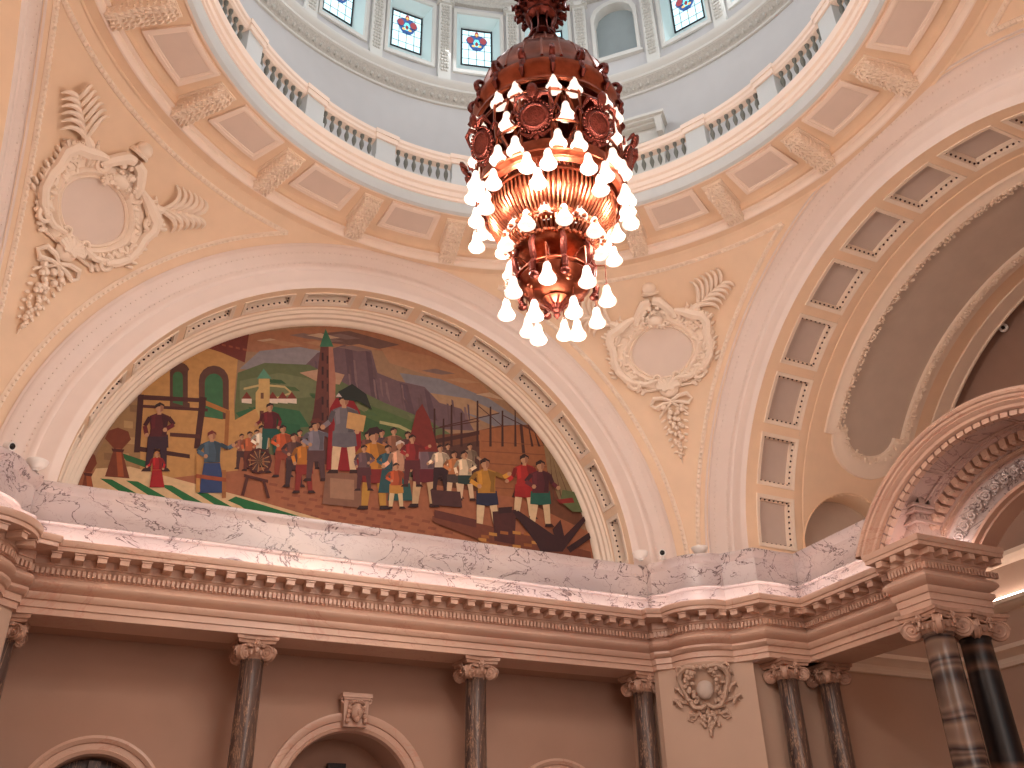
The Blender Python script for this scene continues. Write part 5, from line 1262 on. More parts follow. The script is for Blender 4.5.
PP([(-1.07,7.174),(-1.105,8.196),(-1.101,9.245),(-1.095,9.865),(-0.858,9.924),(-0.741,9.193),(-0.674,8.071),(-0.592,7.259)], (112, 58, 48))
PP([(-0.936,9.881),(-0.858,9.924),(-0.741,9.193),(-0.674,8.071),(-0.769,8.052)], (186, 120, 96))
PP([(-1.112,9.837),(-1.029,10.282),(-0.837,9.906)], (66, 122, 92))
PP([(-1.062,9.711),(-1.023,9.72),(-1.008,9.54),(-1.046,9.53)], (60, 30, 30))
PP([(-0.958,9.667),(-0.929,9.674),(-0.914,9.493),(-0.944,9.486)], (66, 34, 32))
PP([(-1.035,9.396),(-0.996,9.406),(-0.982,9.228),(-1.02,9.219)], (60, 30, 30))
PP([(-0.933,9.352),(-0.903,9.359),(-0.889,9.182),(-0.918,9.175)], (66, 34, 32))
PP([(-1.009,9.087),(-0.971,9.096),(-0.956,8.921),(-0.994,8.913)], (60, 30, 30))
PP([(-0.907,9.043),(-0.878,9.05),(-0.864,8.875),(-0.893,8.869)], (66, 34, 32))
PP([(-0.98,8.74),(-0.942,8.748),(-0.927,8.577),(-0.965,8.569)], (60, 30, 30))
PP([(-0.879,8.696),(-0.85,8.702),(-0.836,8.531),(-0.865,8.525)], (66, 34, 32))
PP([(-0.951,8.399),(-0.913,8.407),(-0.899,8.238),(-0.937,8.231)], (60, 30, 30))
PP([(-0.851,8.355),(-0.823,8.361),(-0.809,8.193),(-0.837,8.187)], (66, 34, 32))
PP([(-1.161,7.767),(-1.086,8.629),(-0.98,8.74),(-0.893,7.715)], (94, 44, 40))
PP([(1.26,6.959),(1.02,8.188),(1.434,8.401),(2.079,8.574),(2.75,8.869),(3.444,9.033),(3.955,8.85),(4.392,8.139),(4.629,7.059),(3.579,6.482),(2.085,6.678)], (120, 68, 44))
PP([(2.255,8.654),(3.21,8.985),(3.794,8.96),(4.04,8.631),(3.825,8.038),(3.522,7.322),(2.831,7.041),(2.296,7.125)], (168, 100, 60))
PP([(3.21,8.985),(3.28,8.999),(3.328,8.289),(3.171,7.526),(2.985,7.129),(2.919,7.119),(3.13,7.65),(3.259,8.277)], (78, 40, 30))
PP([(2.343,8.444),(3.851,8.642),(3.85,8.618),(2.343,8.421)], (140, 80, 48))
PP([(2.342,8.219),(3.841,8.407),(3.84,8.384),(2.342,8.196)], (140, 80, 48))
PP([(2.341,7.952),(3.829,8.13),(3.828,8.107),(2.341,7.93)], (140, 80, 48))
PP([(2.34,7.689),(3.817,7.857),(3.816,7.834),(2.34,7.667)], (140, 80, 48))
PP([(2.339,7.43),(3.805,7.587),(3.804,7.565),(2.339,7.409)], (140, 80, 48))
PP([(0.98,8.137),(2.3,8.663),(2.299,8.572),(0.984,8.029)], (80, 40, 32))
PP([(0.987,7.921),(2.299,8.435),(2.297,7.595),(1.087,7.345)], (92, 54, 44))
PP([(1.069,8.777),(1.102,8.784),(1.131,8.078),(1.082,8.069)], (72, 34, 28))
PP([(1.298,8.961),(1.332,8.969),(1.36,8.122),(1.31,8.112)], (72, 34, 28))
PP([(1.496,8.774),(1.53,8.781),(1.549,8.158),(1.499,8.148)], (72, 34, 28))
PP([(1.663,9.131),(1.698,9.139),(1.719,8.19),(1.668,8.18)], (72, 34, 28))
PP([(1.884,8.993),(1.919,9.0),(1.933,8.231),(1.882,8.221)], (72, 34, 28))
PP([(2.239,9.349),(2.275,9.357),(2.281,8.297),(2.229,8.287)], (72, 34, 28))
PP([(2.532,9.27),(2.568,9.278),(2.568,8.351),(2.515,8.341)], (72, 34, 28))
PP([(2.805,9.233),(2.842,9.241),(2.837,8.402),(2.783,8.392)], (72, 34, 28))
PP([(3.108,9.345),(3.145,9.353),(3.132,8.458),(3.077,8.448)], (72, 34, 28))
PP([(3.501,9.187),(3.539,9.195),(3.525,8.533),(3.469,8.522)], (72, 34, 28))
PP([(3.662,9.077),(3.7,9.084),(3.689,8.564),(3.632,8.553)], (72, 34, 28))
PP([(3.799,8.961),(3.837,8.969),(3.83,8.591),(3.774,8.58)], (72, 34, 28))
PP([(1.013,8.407),(2.3,8.893),(2.3,8.87),(1.014,8.385)], (84, 40, 32))
PP([(1.431,8.58),(2.754,9.175),(2.754,9.151),(1.431,8.557)], (84, 40, 32))
PP([(2.256,9.258),(2.84,8.864),(2.84,8.84),(2.256,9.235)], (84, 40, 32))
PP([(2.822,9.142),(3.557,8.913),(3.556,8.889),(2.822,9.118)], (84, 40, 32))
PP([(3.784,8.722),(4.464,8.151),(4.723,7.404),(4.071,7.41),(3.825,8.038)], (150, 120, 84))
PP([(3.942,8.565),(3.966,8.57),(3.956,7.392),(3.933,7.388)], (104, 66, 50))
PP([(4.133,8.601),(4.157,8.606),(4.141,7.422),(4.118,7.418)], (104, 66, 50))
PP([(4.326,8.638),(4.35,8.642),(4.328,7.451),(4.305,7.448)], (104, 66, 50))
PP([(4.52,8.675),(4.545,8.679),(4.517,7.482),(4.493,7.478)], (104, 66, 50))
PP([(-4.788,5.646),(-4.813,6.513),(-3.818,7.063),(-1.995,7.365),(-0.14,7.338),(1.457,7.303),(3.165,7.308),(4.968,6.892),(5.1,5.648)], (176, 104, 70))
PP([(-1.756,6.82),(-1.613,6.815),(-1.626,6.764),(-1.768,6.769)], (154, 84, 58))
PP([(-1.637,6.705),(-1.495,6.699),(-1.507,6.649),(-1.649,6.655)], (154, 84, 58))
PP([(-1.519,6.59),(-1.376,6.584),(-1.389,6.534),(-1.531,6.54)], (154, 84, 58))
PP([(-1.4,6.475),(-1.257,6.469),(-1.27,6.42),(-1.413,6.426)], (154, 84, 58))
PP([(-1.282,6.361),(-1.139,6.354),(-1.152,6.305),(-1.295,6.311)], (154, 84, 58))
PP([(-1.451,6.792),(-1.306,6.787),(-1.319,6.736),(-1.463,6.741)], (154, 84, 58))
PP([(-1.331,6.676),(-1.187,6.671),(-1.2,6.62),(-1.344,6.626)], (154, 84, 58))
PP([(-1.213,6.561),(-1.068,6.555),(-1.081,6.505),(-1.226,6.511)], (154, 84, 58))
PP([(-1.094,6.445),(-0.949,6.439),(-0.963,6.389),(-1.107,6.396)], (154, 84, 58))
PP([(-0.975,6.33),(-0.83,6.324),(-0.844,6.274),(-0.989,6.281)], (154, 84, 58))
PP([(-1.142,6.764),(-0.996,6.758),(-1.009,6.708),(-1.155,6.713)], (154, 84, 58))
PP([(-1.022,6.647),(-0.876,6.642),(-0.89,6.591),(-1.036,6.597)], (154, 84, 58))
PP([(-0.903,6.531),(-0.756,6.525),(-0.77,6.475),(-0.916,6.481)], (154, 84, 58))
PP([(-0.784,6.415),(-0.637,6.409),(-0.651,6.359),(-0.798,6.365)], (154, 84, 58))
PP([(-0.665,6.299),(-0.518,6.293),(-0.532,6.243),(-0.679,6.25)], (154, 84, 58))
PP([(-0.829,6.735),(-0.681,6.73),(-0.695,6.679),(-0.843,6.684)], (154, 84, 58))
PP([(-0.709,6.618),(-0.561,6.612),(-0.575,6.562),(-0.723,6.567)], (154, 84, 58))
PP([(-0.589,6.501),(-0.441,6.495),(-0.455,6.445),(-0.603,6.451)], (154, 84, 58))
PP([(-0.469,6.385),(-0.321,6.378),(-0.336,6.328),(-0.484,6.334)], (154, 84, 58))
PP([(-0.35,6.268),(-0.201,6.261),(-0.216,6.211),(-0.365,6.218)], (154, 84, 58))
PP([(-0.512,6.706),(-0.363,6.701),(-0.378,6.649),(-0.527,6.655)], (154, 84, 58))
PP([(-0.392,6.589),(-0.242,6.583),(-0.257,6.532),(-0.407,6.537)], (154, 84, 58))
PP([(-0.272,6.471),(-0.121,6.465),(-0.137,6.414),(-0.287,6.42)], (154, 84, 58))
PP([(-0.151,6.354),(-0.001,6.347),(-0.017,6.297),(-0.167,6.303)], (154, 84, 58))
PP([(-0.032,6.236),(0.119,6.23),(0.103,6.179),(-0.047,6.186)], (154, 84, 58))
PP([(-0.192,6.677),(-0.04,6.672),(-0.056,6.62),(-0.207,6.625)], (154, 84, 58))
PP([(-0.071,6.559),(0.081,6.553),(0.065,6.501),(-0.086,6.507)], (154, 84, 58))
PP([(0.05,6.44),(0.202,6.434),(0.186,6.383),(0.034,6.389)], (154, 84, 58))
PP([(0.171,6.322),(0.323,6.316),(0.307,6.265),(0.155,6.272)], (154, 84, 58))
PP([(0.291,6.204),(0.444,6.197),(0.427,6.147),(0.275,6.154)], (154, 84, 58))
PP([(0.133,6.647),(0.286,6.642),(0.27,6.59),(0.117,6.596)], (154, 84, 58))
PP([(0.254,6.528),(0.408,6.522),(0.392,6.471),(0.238,6.477)], (154, 84, 58))
PP([(0.375,6.409),(0.53,6.403),(0.513,6.352),(0.359,6.358)], (154, 84, 58))
PP([(0.497,6.291),(0.651,6.284),(0.634,6.233),(0.48,6.24)], (154, 84, 58))
PP([(0.617,6.172),(0.772,6.165),(0.755,6.114),(0.6,6.121)], (154, 84, 58))
PP([(0.461,6.617),(0.617,6.612),(0.6,6.559),(0.445,6.565)], (154, 84, 58))
PP([(0.583,6.498),(0.739,6.491),(0.722,6.439),(0.566,6.446)], (154, 84, 58))
PP([(0.705,6.378),(0.861,6.371),(0.844,6.32),(0.688,6.326)], (154, 84, 58))
PP([(0.827,6.258),(0.983,6.252),(0.965,6.2),(0.809,6.207)], (154, 84, 58))
PP([(0.948,6.139),(1.105,6.132),(1.087,6.081),(0.93,6.088)], (154, 84, 58))
PP([(0.794,6.587),(0.952,6.581),(0.934,6.529),(0.777,6.535)], (154, 84, 58))
PP([(0.917,6.467),(1.075,6.46),(1.057,6.408),(0.899,6.414)], (154, 84, 58))
PP([(1.039,6.346),(1.197,6.339),(1.179,6.287),(1.021,6.294)], (154, 84, 58))
PP([(1.161,6.226),(1.319,6.219),(1.301,6.167),(1.143,6.174)], (154, 84, 58))
PP([(1.283,6.106),(1.442,6.099),(1.423,6.047),(1.264,6.055)], (154, 84, 58))
PP([(1.131,6.556),(1.291,6.55),(1.273,6.498),(1.113,6.504)], (154, 84, 58))
PP([(1.254,6.435),(1.414,6.429),(1.396,6.376),(1.236,6.383)], (154, 84, 58))
PP([(1.377,6.314),(1.537,6.307),(1.518,6.255),(1.358,6.262)], (154, 84, 58))
PP([(1.499,6.193),(1.66,6.186),(1.641,6.134),(1.481,6.141)], (154, 84, 58))
PP([(1.622,6.072),(1.783,6.065),(1.763,6.013),(1.603,6.021)], (154, 84, 58))
PP([(1.473,6.525),(1.635,6.519),(1.615,6.466),(1.454,6.472)], (154, 84, 58))
PP([(1.596,6.403),(1.758,6.397),(1.739,6.344),(1.577,6.351)], (154, 84, 58))
PP([(-4.346,7.151),(-4.185,8.26),(-3.727,9.098),(-3.092,9.631),(-2.632,9.637),(-2.573,8.307),(-2.33,6.952),(-3.728,6.521)], (206, 150, 88))
PP([(-3.234,9.351),(-2.977,9.728),(-2.485,9.81),(-2.478,9.142),(-2.914,9.255)], (122, 50, 40))
PP([(-3.194,9.449),(-3.121,9.446),(-3.115,9.403),(-3.188,9.407)], (160, 80, 56))
PP([(-3.067,9.448),(-2.994,9.444),(-2.988,9.402),(-3.061,9.405)], (160, 80, 56))
PP([(-2.939,9.447),(-2.866,9.443),(-2.86,9.401),(-2.934,9.404)], (160, 80, 56))
PP([(-2.811,9.446),(-2.737,9.442),(-2.732,9.399),(-2.805,9.403)], (160, 80, 56))
PP([(-2.682,9.445),(-2.608,9.441),(-2.602,9.398),(-2.677,9.402)], (160, 80, 56))
PP([(-2.552,9.444),(-2.478,9.44),(-2.472,9.397),(-2.547,9.401)], (160, 80, 56))
PP([(-3.634,7.957),(-3.74,8.629),(-3.74,8.709),(-3.714,8.783),(-3.667,8.841),(-3.605,8.871),(-3.538,8.871),(-3.477,8.84),(-3.43,8.782),(-3.406,8.707),(-3.296,7.968)], (96, 56, 44))
PP([(-3.597,8.045),(-3.678,8.56),(-3.677,8.6),(-3.664,8.637),(-3.641,8.665),(-3.61,8.68),(-3.577,8.68),(-3.547,8.664),(-3.523,8.636),(-3.511,8.599),(-3.423,8.022)], (64, 110, 66))
PP([(-3.126,7.863),(-3.23,8.58),(-3.227,8.701),(-3.186,8.814),(-3.112,8.901),(-3.016,8.948),(-2.913,8.948),(-2.819,8.9),(-2.749,8.812),(-2.713,8.698),(-2.61,7.908)], (100, 60, 48))
PP([(-3.026,7.883),(-3.122,8.562),(-3.12,8.635),(-3.095,8.702),(-3.051,8.754),(-2.993,8.782),(-2.932,8.782),(-2.876,8.753),(-2.834,8.701),(-2.812,8.633),(-2.713,7.887)], (62, 112, 72))
PP([(-3.35,8.099),(-3.44,8.699),(-3.439,8.732),(-3.428,8.761),(-3.409,8.784),(-3.384,8.797),(-3.357,8.797),(-3.333,8.784),(-3.314,8.761),(-3.304,8.731),(-3.207,8.068)], (206, 150, 88))
PP([(-4.696,6.534),(-4.532,7.649),(-4.117,8.053),(-3.913,6.672)], (170, 128, 84))
PP([(-4.471,7.316),(-4.33,7.325),(-4.307,7.196),(-4.448,7.188)], (150, 110, 74))
PP([(-4.32,7.538),(-4.177,7.548),(-4.154,7.417),(-4.297,7.408)], (196, 154, 104))
PP([(-4.424,7.061),(-4.284,7.069),(-4.261,6.942),(-4.401,6.935)], (150, 110, 74))
PP([(-4.236,7.248),(-4.094,7.257),(-4.071,7.128),(-4.213,7.12)], (196, 154, 104))
PP([(-4.518,6.894),(-4.379,6.902),(-4.356,6.777),(-4.495,6.77)], (150, 110, 74))
PP([(-4.276,6.94),(-4.135,6.947),(-4.113,6.821),(-4.253,6.814)], (196, 154, 104))
PP([(-4.28,7.859),(-4.135,7.87),(-4.112,7.737),(-4.256,7.726)], (150, 110, 74))
PP([(-4.187,8.078),(-3.059,8.243),(-3.048,8.164),(-4.17,7.982)], (84, 38, 34))
PP([(-4.122,7.893),(-2.997,8.052),(-2.989,7.992),(-4.112,7.835)], (84, 38, 34))
PP([(-4.187,8.078),(-4.091,8.099),(-3.968,6.997),(-4.061,6.98)], (72, 30, 28))
PP([(-3.166,8.261),(-3.045,8.267),(-3.02,7.251),(-3.119,7.233)], (78, 34, 30))
PP([(-3.054,8.203),(-2.616,8.091),(-2.623,8.008),(-3.039,8.104)], (188, 120, 58))
PP([(-2.685,8.077),(-2.616,8.091),(-2.548,7.301),(-2.616,7.288)], (170, 104, 54))
PP([(-3.555,7.459),(-3.059,7.518),(-3.048,7.441),(-3.543,7.384)], (96, 48, 38))
PP([(-3.987,7.106),(-3.168,7.108),(-3.156,7.033),(-3.971,7.015)], (70, 28, 26))
PP([(-4.671,6.253),(-4.584,6.59),(-4.079,6.716),(-2.063,6.464),(-0.439,6.222),(-0.611,6.083),(-2.852,6.081)], (214, 176, 132))
PP([(-4.492,6.426),(-4.31,6.439),(-3.77,6.206),(-4.049,6.196)], (36, 112, 58))
PP([(-4.096,6.458),(-3.91,6.471),(-3.361,6.236),(-3.647,6.226)], (36, 112, 58))
PP([(-3.56,6.476),(-3.369,6.49),(-2.81,6.251),(-3.104,6.241)], (36, 112, 58))
PP([(-2.968,6.428),(-2.771,6.442),(-2.202,6.2),(-2.503,6.19)], (36, 112, 58))
PP([(-2.36,6.378),(-2.157,6.392),(-1.577,6.147),(-1.887,6.137)], (36, 112, 58))
PP([(-2.303,6.462),(-1.166,6.265),(-1.86,6.197),(-2.426,6.368)], (30, 110, 56))
PP([(-4.276,6.94),(-3.782,6.844),(-3.795,6.73),(-4.159,6.813)], (44, 104, 56))
PP([(-4.55,7.149),(-4.518,7.306),(-4.389,7.389),(-4.215,7.347),(-4.149,7.208),(-4.257,6.999),(-4.046,6.503),(-4.424,6.473),(-4.379,6.995)], (130, 58, 32))
PP([(-4.35,7.0),(-4.274,7.015),(-4.138,6.523),(-4.229,6.507)], (176, 86, 44))
PP([(-4.419,6.987),(-4.217,7.007),(-4.227,6.949),(-4.389,6.937)], (90, 36, 26))
PP([(-4.855,6.65),(-4.843,6.797),(-4.761,6.868),(-4.64,6.817),(-4.586,6.68),(-4.646,6.489),(-4.471,6.005),(-4.726,5.999),(-4.729,6.492)], (130, 58, 32))
PP([(-4.718,6.494),(-4.645,6.507),(-4.508,6.034),(-4.596,6.02)], (176, 86, 44))
PP([(-4.755,6.488),(-4.619,6.493),(-4.623,6.439),(-4.732,6.438)], (90, 36, 26))
PP([(-2.383,7.312),(-2.314,7.325),(-2.316,7.151),(-2.319,6.992),(-2.365,6.984),(-2.38,7.146)], (80, 48, 46))
PP([(-2.302,7.327),(-2.232,7.341),(-2.199,7.173),(-2.175,7.018),(-2.221,7.01),(-2.258,7.162)], (80, 48, 46))
PP([(-2.398,7.336),(-2.223,7.369),(-2.196,7.24),(-2.287,7.21),(-2.387,7.205)], (80, 48, 46))
PP([(-2.379,7.001),(-2.316,7.013),(-2.312,6.98),(-2.398,6.965)], (58, 26, 24))
PP([(-2.223,7.029),(-2.165,7.039),(-2.138,7.011),(-2.225,6.996)], (58, 26, 24))
PP([(-2.421,7.521),(-2.361,7.56),(-2.308,7.57),(-2.246,7.554),(-2.242,7.426),(-2.233,7.347),(-2.384,7.319),(-2.388,7.399)], (150, 90, 70))
PP([(-2.319,7.561),(-2.251,7.547),(-2.248,7.425),(-2.239,7.353),(-2.28,7.345),(-2.28,7.439)], (117, 70, 54))
PP([(-2.403,7.517),(-2.371,7.544),(-2.348,7.413),(-2.376,7.394)], (177, 106, 82))
PP([(-2.398,7.498),(-2.441,7.415),(-2.473,7.437),(-2.43,7.519)], (117, 70, 54))
PP([(-2.45,7.446),(-2.367,7.407),(-2.382,7.368),(-2.464,7.406)], (177, 106, 82))
PP([(-2.354,7.392),(-2.362,7.369),(-2.383,7.365),(-2.396,7.384),(-2.388,7.406),(-2.367,7.41)], (206, 150, 112))
PP([(-2.256,7.519),(-2.181,7.493),(-2.169,7.534),(-2.244,7.561)], (117, 70, 54))
PP([(-2.163,7.497),(-2.114,7.54),(-2.137,7.574),(-2.186,7.531)], (177, 106, 82))
PP([(-2.104,7.561),(-2.113,7.539),(-2.134,7.534),(-2.147,7.553),(-2.139,7.576),(-2.117,7.58)], (206, 150, 112))
PP([(-2.357,7.581),(-2.322,7.587),(-2.318,7.554),(-2.353,7.547)], (206, 150, 112))
PP([(-2.308,7.624),(-2.311,7.595),(-2.327,7.574),(-2.349,7.57),(-2.37,7.583),(-2.38,7.61),(-2.377,7.64),(-2.361,7.661),(-2.338,7.665),(-2.318,7.651)], (206, 150, 112))
PP([(-2.385,7.602),(-2.389,7.643),(-2.351,7.677),(-2.307,7.659),(-2.302,7.632),(-2.335,7.64),(-2.366,7.627)], (50, 26, 24))
PP([(-2.342,7.652),(-2.311,7.644),(-2.308,7.597),(-2.33,7.579)], (170, 112, 82))
PP([(-2.137,7.418),(-2.062,7.432),(-2.066,7.246),(-2.071,7.075),(-2.12,7.066),(-2.135,7.24)], (80, 48, 46))
PP([(-2.05,7.434),(-1.974,7.449),(-1.941,7.269),(-1.916,7.103),(-1.965,7.094),(-2.003,7.257)], (80, 48, 46))
PP([(-2.153,7.444),(-1.965,7.479),(-1.936,7.341),(-2.035,7.308),(-2.142,7.303)], (80, 48, 46))
PP([(-2.135,7.085),(-2.067,7.097),(-2.063,7.063),(-2.156,7.046)], (58, 26, 24))
PP([(-1.968,7.115),(-1.905,7.126),(-1.876,7.096),(-1.97,7.079)], (58, 26, 24))
PP([(-2.177,7.641),(-2.111,7.683),(-2.054,7.694),(-1.988,7.678),(-1.985,7.54),(-1.975,7.456),(-2.138,7.425),(-2.142,7.51)], (120, 60, 60))
PP([(-2.066,7.685),(-1.993,7.67),(-1.991,7.539),(-1.982,7.462),(-2.026,7.453),(-2.025,7.554)], (93, 46, 46))
PP([(-2.157,7.638),(-2.122,7.666),(-2.099,7.526),(-2.128,7.506)], (141, 70, 70))
PP([(-2.149,7.624),(-2.168,7.519),(-2.208,7.527),(-2.188,7.632)], (93, 46, 46))
PP([(-2.174,7.508),(-2.224,7.448),(-2.252,7.479),(-2.202,7.539)], (141, 70, 70))
PP([(-2.216,7.468),(-2.224,7.444),(-2.247,7.439),(-2.26,7.459),(-2.252,7.483),(-2.23,7.487)], (206, 150, 112))
PP([(-2.009,7.648),(-1.954,7.564),(-1.921,7.593),(-1.976,7.677)], (93, 46, 46))
PP([(-1.958,7.581),(-1.972,7.477),(-1.931,7.472),(-1.917,7.576)], (141, 70, 70))
PP([(-1.929,7.479),(-1.938,7.455),(-1.96,7.45),(-1.974,7.47),(-1.965,7.494),(-1.943,7.499)], (206, 150, 112))
PP([(-2.107,7.706),(-2.069,7.713),(-2.065,7.677),(-2.103,7.67)], (206, 150, 112))
PP([(-2.053,7.753),(-2.057,7.721),(-2.075,7.699),(-2.099,7.694),(-2.12,7.709),(-2.131,7.737),(-2.128,7.769),(-2.11,7.792),(-2.086,7.797),(-2.064,7.782)], (206, 150, 112))
PP([(-2.137,7.729),(-2.141,7.772),(-2.1,7.81),(-2.052,7.79),(-2.048,7.761),(-2.082,7.769),(-2.116,7.755)], (50, 26, 24))
PP([(-2.09,7.782),(-2.057,7.774),(-2.054,7.723),(-2.078,7.704)], (170, 112, 82))
PP([(-1.382,7.52),(-1.295,7.536),(-1.304,7.324),(-1.315,7.131),(-1.372,7.121),(-1.384,7.318)], (80, 48, 46))
PP([(-1.281,7.539),(-1.193,7.555),(-1.16,7.351),(-1.135,7.163),(-1.193,7.152),(-1.232,7.337)], (80, 48, 46))
PP([(-1.4,7.549),(-1.182,7.59),(-1.153,7.433),(-1.267,7.396),(-1.391,7.389)], (80, 48, 46))
PP([(-1.388,7.142),(-1.31,7.156),(-1.306,7.117),(-1.413,7.098)], (58, 26, 24))
PP([(-1.195,7.176),(-1.123,7.189),(-1.09,7.155),(-1.198,7.136)], (58, 26, 24))
PP([(-1.422,7.774),(-1.345,7.822),(-1.279,7.835),(-1.203,7.816),(-1.203,7.66),(-1.194,7.563),(-1.383,7.528),(-1.385,7.625)], (140, 80, 60))
PP([(-1.293,7.824),(-1.209,7.807),(-1.211,7.658),(-1.202,7.57),(-1.253,7.56),(-1.249,7.676)], (109, 62, 46))
PP([(-1.399,7.77),(-1.358,7.803),(-1.335,7.643),(-1.37,7.62)], (165, 94, 70))
PP([(-1.393,7.746),(-1.45,7.645),(-1.489,7.671),(-1.433,7.772)], (109, 62, 46))
PP([(-1.459,7.682),(-1.359,7.636),(-1.379,7.588),(-1.479,7.634)], (165, 94, 70))
PP([(-1.343,7.617),(-1.354,7.589),(-1.38,7.584),(-1.395,7.607),(-1.384,7.634),(-1.358,7.639)], (206, 150, 112))
PP([(-1.23,7.786),(-1.183,7.679),(-1.14,7.705),(-1.187,7.812)], (109, 62, 46))
PP([(-1.174,7.669),(-1.103,7.625),(-1.078,7.672),(-1.149,7.716)], (165, 94, 70))
PP([(-1.064,7.653),(-1.075,7.626),(-1.101,7.621),(-1.117,7.643),(-1.106,7.671),(-1.079,7.676)], (206, 150, 112))
PP([(-1.34,7.847),(-1.296,7.856),(-1.292,7.815),(-1.336,7.807)], (206, 150, 112))
PP([(-1.277,7.901),(-1.282,7.865),(-1.303,7.84),(-1.331,7.834),(-1.355,7.851),(-1.367,7.884),(-1.362,7.92),(-1.341,7.946),(-1.313,7.951),(-1.288,7.934)], (206, 150, 112))
PP([(-1.374,7.874),(-1.377,7.923),(-1.329,7.966),(-1.275,7.943),(-1.27,7.911),(-1.31,7.92),(-1.349,7.904)], (50, 26, 24))
PP([(-1.319,7.935),(-1.28,7.926),(-1.279,7.868),(-1.306,7.846)], (170, 112, 82))
PP([(-1.175,7.62),(-1.082,7.638),(-1.093,7.413),(-1.106,7.208),(-1.166,7.197),(-1.178,7.406)], (80, 48, 46))
PP([(-1.067,7.64),(-0.974,7.658),(-0.939,7.441),(-0.914,7.242),(-0.976,7.231),(-1.016,7.427)], (80, 48, 46))
PP([(-1.193,7.651),(-0.961,7.695),(-0.931,7.528),(-1.053,7.488),(-1.185,7.481)], (80, 48, 46))
PP([(-1.184,7.219),(-1.1,7.234),(-1.097,7.193),(-1.21,7.172)], (58, 26, 24))
PP([(-0.978,7.256),(-0.901,7.269),(-0.867,7.233),(-0.982,7.213)], (58, 26, 24))
PP([(-1.215,7.889),(-1.133,7.941),(-1.063,7.955),(-0.982,7.935),(-0.984,7.769),(-0.975,7.667),(-1.175,7.629),(-1.177,7.732)], (90, 84, 90))
PP([(-1.078,7.943),(-0.989,7.925),(-0.991,7.767),(-0.983,7.674),(-1.037,7.663),(-1.032,7.786)], (70, 65, 70))
PP([(-1.191,7.885),(-1.147,7.92),(-1.124,7.751),(-1.161,7.726)], (106, 99, 106))
PP([(-1.183,7.865),(-1.227,7.744),(-1.272,7.761),(-1.229,7.883)], (70, 65, 70))
PP([(-1.227,7.764),(-1.185,7.652),(-1.231,7.628),(-1.272,7.74)], (106, 99, 106))
PP([(-1.18,7.645),(-1.191,7.616),(-1.219,7.611),(-1.235,7.634),(-1.224,7.663),(-1.196,7.669)], (206, 150, 112))
PP([(-1.006,7.895),(-0.928,7.814),(-0.892,7.857),(-0.97,7.938)], (70, 65, 70))
PP([(-0.925,7.856),(-1.02,7.768),(-0.99,7.727),(-0.895,7.815)], (106, 99, 106))
PP([(-0.977,7.753),(-0.989,7.723),(-1.017,7.718),(-1.033,7.742),(-1.022,7.771),(-0.994,7.777)], (206, 150, 112))
PP([(-1.128,7.968),(-1.081,7.977),(-1.077,7.934),(-1.124,7.925)], (206, 150, 112))
PP([(-1.06,8.026),(-1.066,7.987),(-1.088,7.96),(-1.118,7.954),(-1.144,7.972),(-1.157,8.006),(-1.151,8.045),(-1.129,8.072),(-1.099,8.078),(-1.072,8.06)], (206, 150, 112))
PP([(-1.163,7.996),(-1.167,8.048),(-1.115,8.094),(-1.057,8.07),(-1.053,8.036),(-1.095,8.045),(-1.137,8.028)], (50, 26, 24))
PP([(-1.104,8.061),(-1.064,8.051),(-1.062,7.99),(-1.092,7.966)], (170, 112, 82))
PP([(-0.121,7.652),(-0.014,7.672),(-0.035,7.419),(-0.056,7.19),(-0.126,7.178),(-0.132,7.412)], (80, 48, 46))
PP([(0.004,7.675),(0.111,7.695),(0.143,7.451),(0.164,7.228),(0.094,7.215),(0.054,7.435)], (80, 48, 46))
PP([(-0.141,7.687),(0.127,7.736),(0.155,7.549),(0.014,7.504),(-0.138,7.496)], (80, 48, 46))
PP([(-0.145,7.202),(-0.049,7.219),(-0.046,7.173),(-0.177,7.15)], (58, 26, 24))
PP([(0.092,7.243),(0.181,7.259),(0.219,7.218),(0.086,7.195)], (58, 26, 24))
PP([(-0.158,7.954),(-0.062,8.012),(0.019,8.028),(0.111,8.007),(0.104,7.819),(0.11,7.704),(-0.121,7.661),(-0.12,7.777)], (120, 70, 60))
PP([(0.001,8.015),(0.103,7.995),(0.095,7.818),(0.101,7.712),(0.038,7.701),(0.048,7.838)], (93, 54, 46))
PP([(-0.131,7.95),(-0.079,7.989),(-0.058,7.799),(-0.101,7.771)], (141, 82, 70))
PP([(-0.125,7.922),(-0.198,7.801),(-0.244,7.831),(-0.171,7.952)], (93, 54, 46))
PP([(-0.208,7.845),(-0.088,7.79),(-0.114,7.733),(-0.234,7.787)], (141, 82, 70))
PP([(-0.069,7.768),(-0.083,7.735),(-0.115,7.729),(-0.133,7.756),(-0.119,7.788),(-0.087,7.794)], (206, 150, 112))
PP([(0.092,7.955),(0.204,7.918),(0.227,7.978),(0.115,8.016)], (93, 54, 46))
PP([(0.231,7.923),(0.31,7.988),(0.279,8.037),(0.2,7.972)], (141, 82, 70))
PP([(0.328,8.019),(0.313,7.985),(0.28,7.979),(0.262,8.006),(0.277,8.04),(0.31,8.046)], (206, 150, 112))
PP([(-0.055,8.043),(-0.001,8.054),(0.002,8.005),(-0.052,7.995)], (206, 150, 112))
PP([(0.025,8.108),(0.017,8.065),(-0.01,8.034),(-0.044,8.027),(-0.073,8.047),(-0.087,8.086),(-0.079,8.129),(-0.052,8.16),(-0.018,8.167),(0.012,8.147)], (206, 150, 112))
PP([(-0.095,8.075),(-0.097,8.133),(-0.036,8.185),(0.029,8.158),(0.034,8.119),(-0.015,8.13),(-0.064,8.11)], (50, 26, 24))
PP([(-0.025,8.148),(0.022,8.137),(0.021,8.068),(-0.014,8.041)], (170, 112, 82))
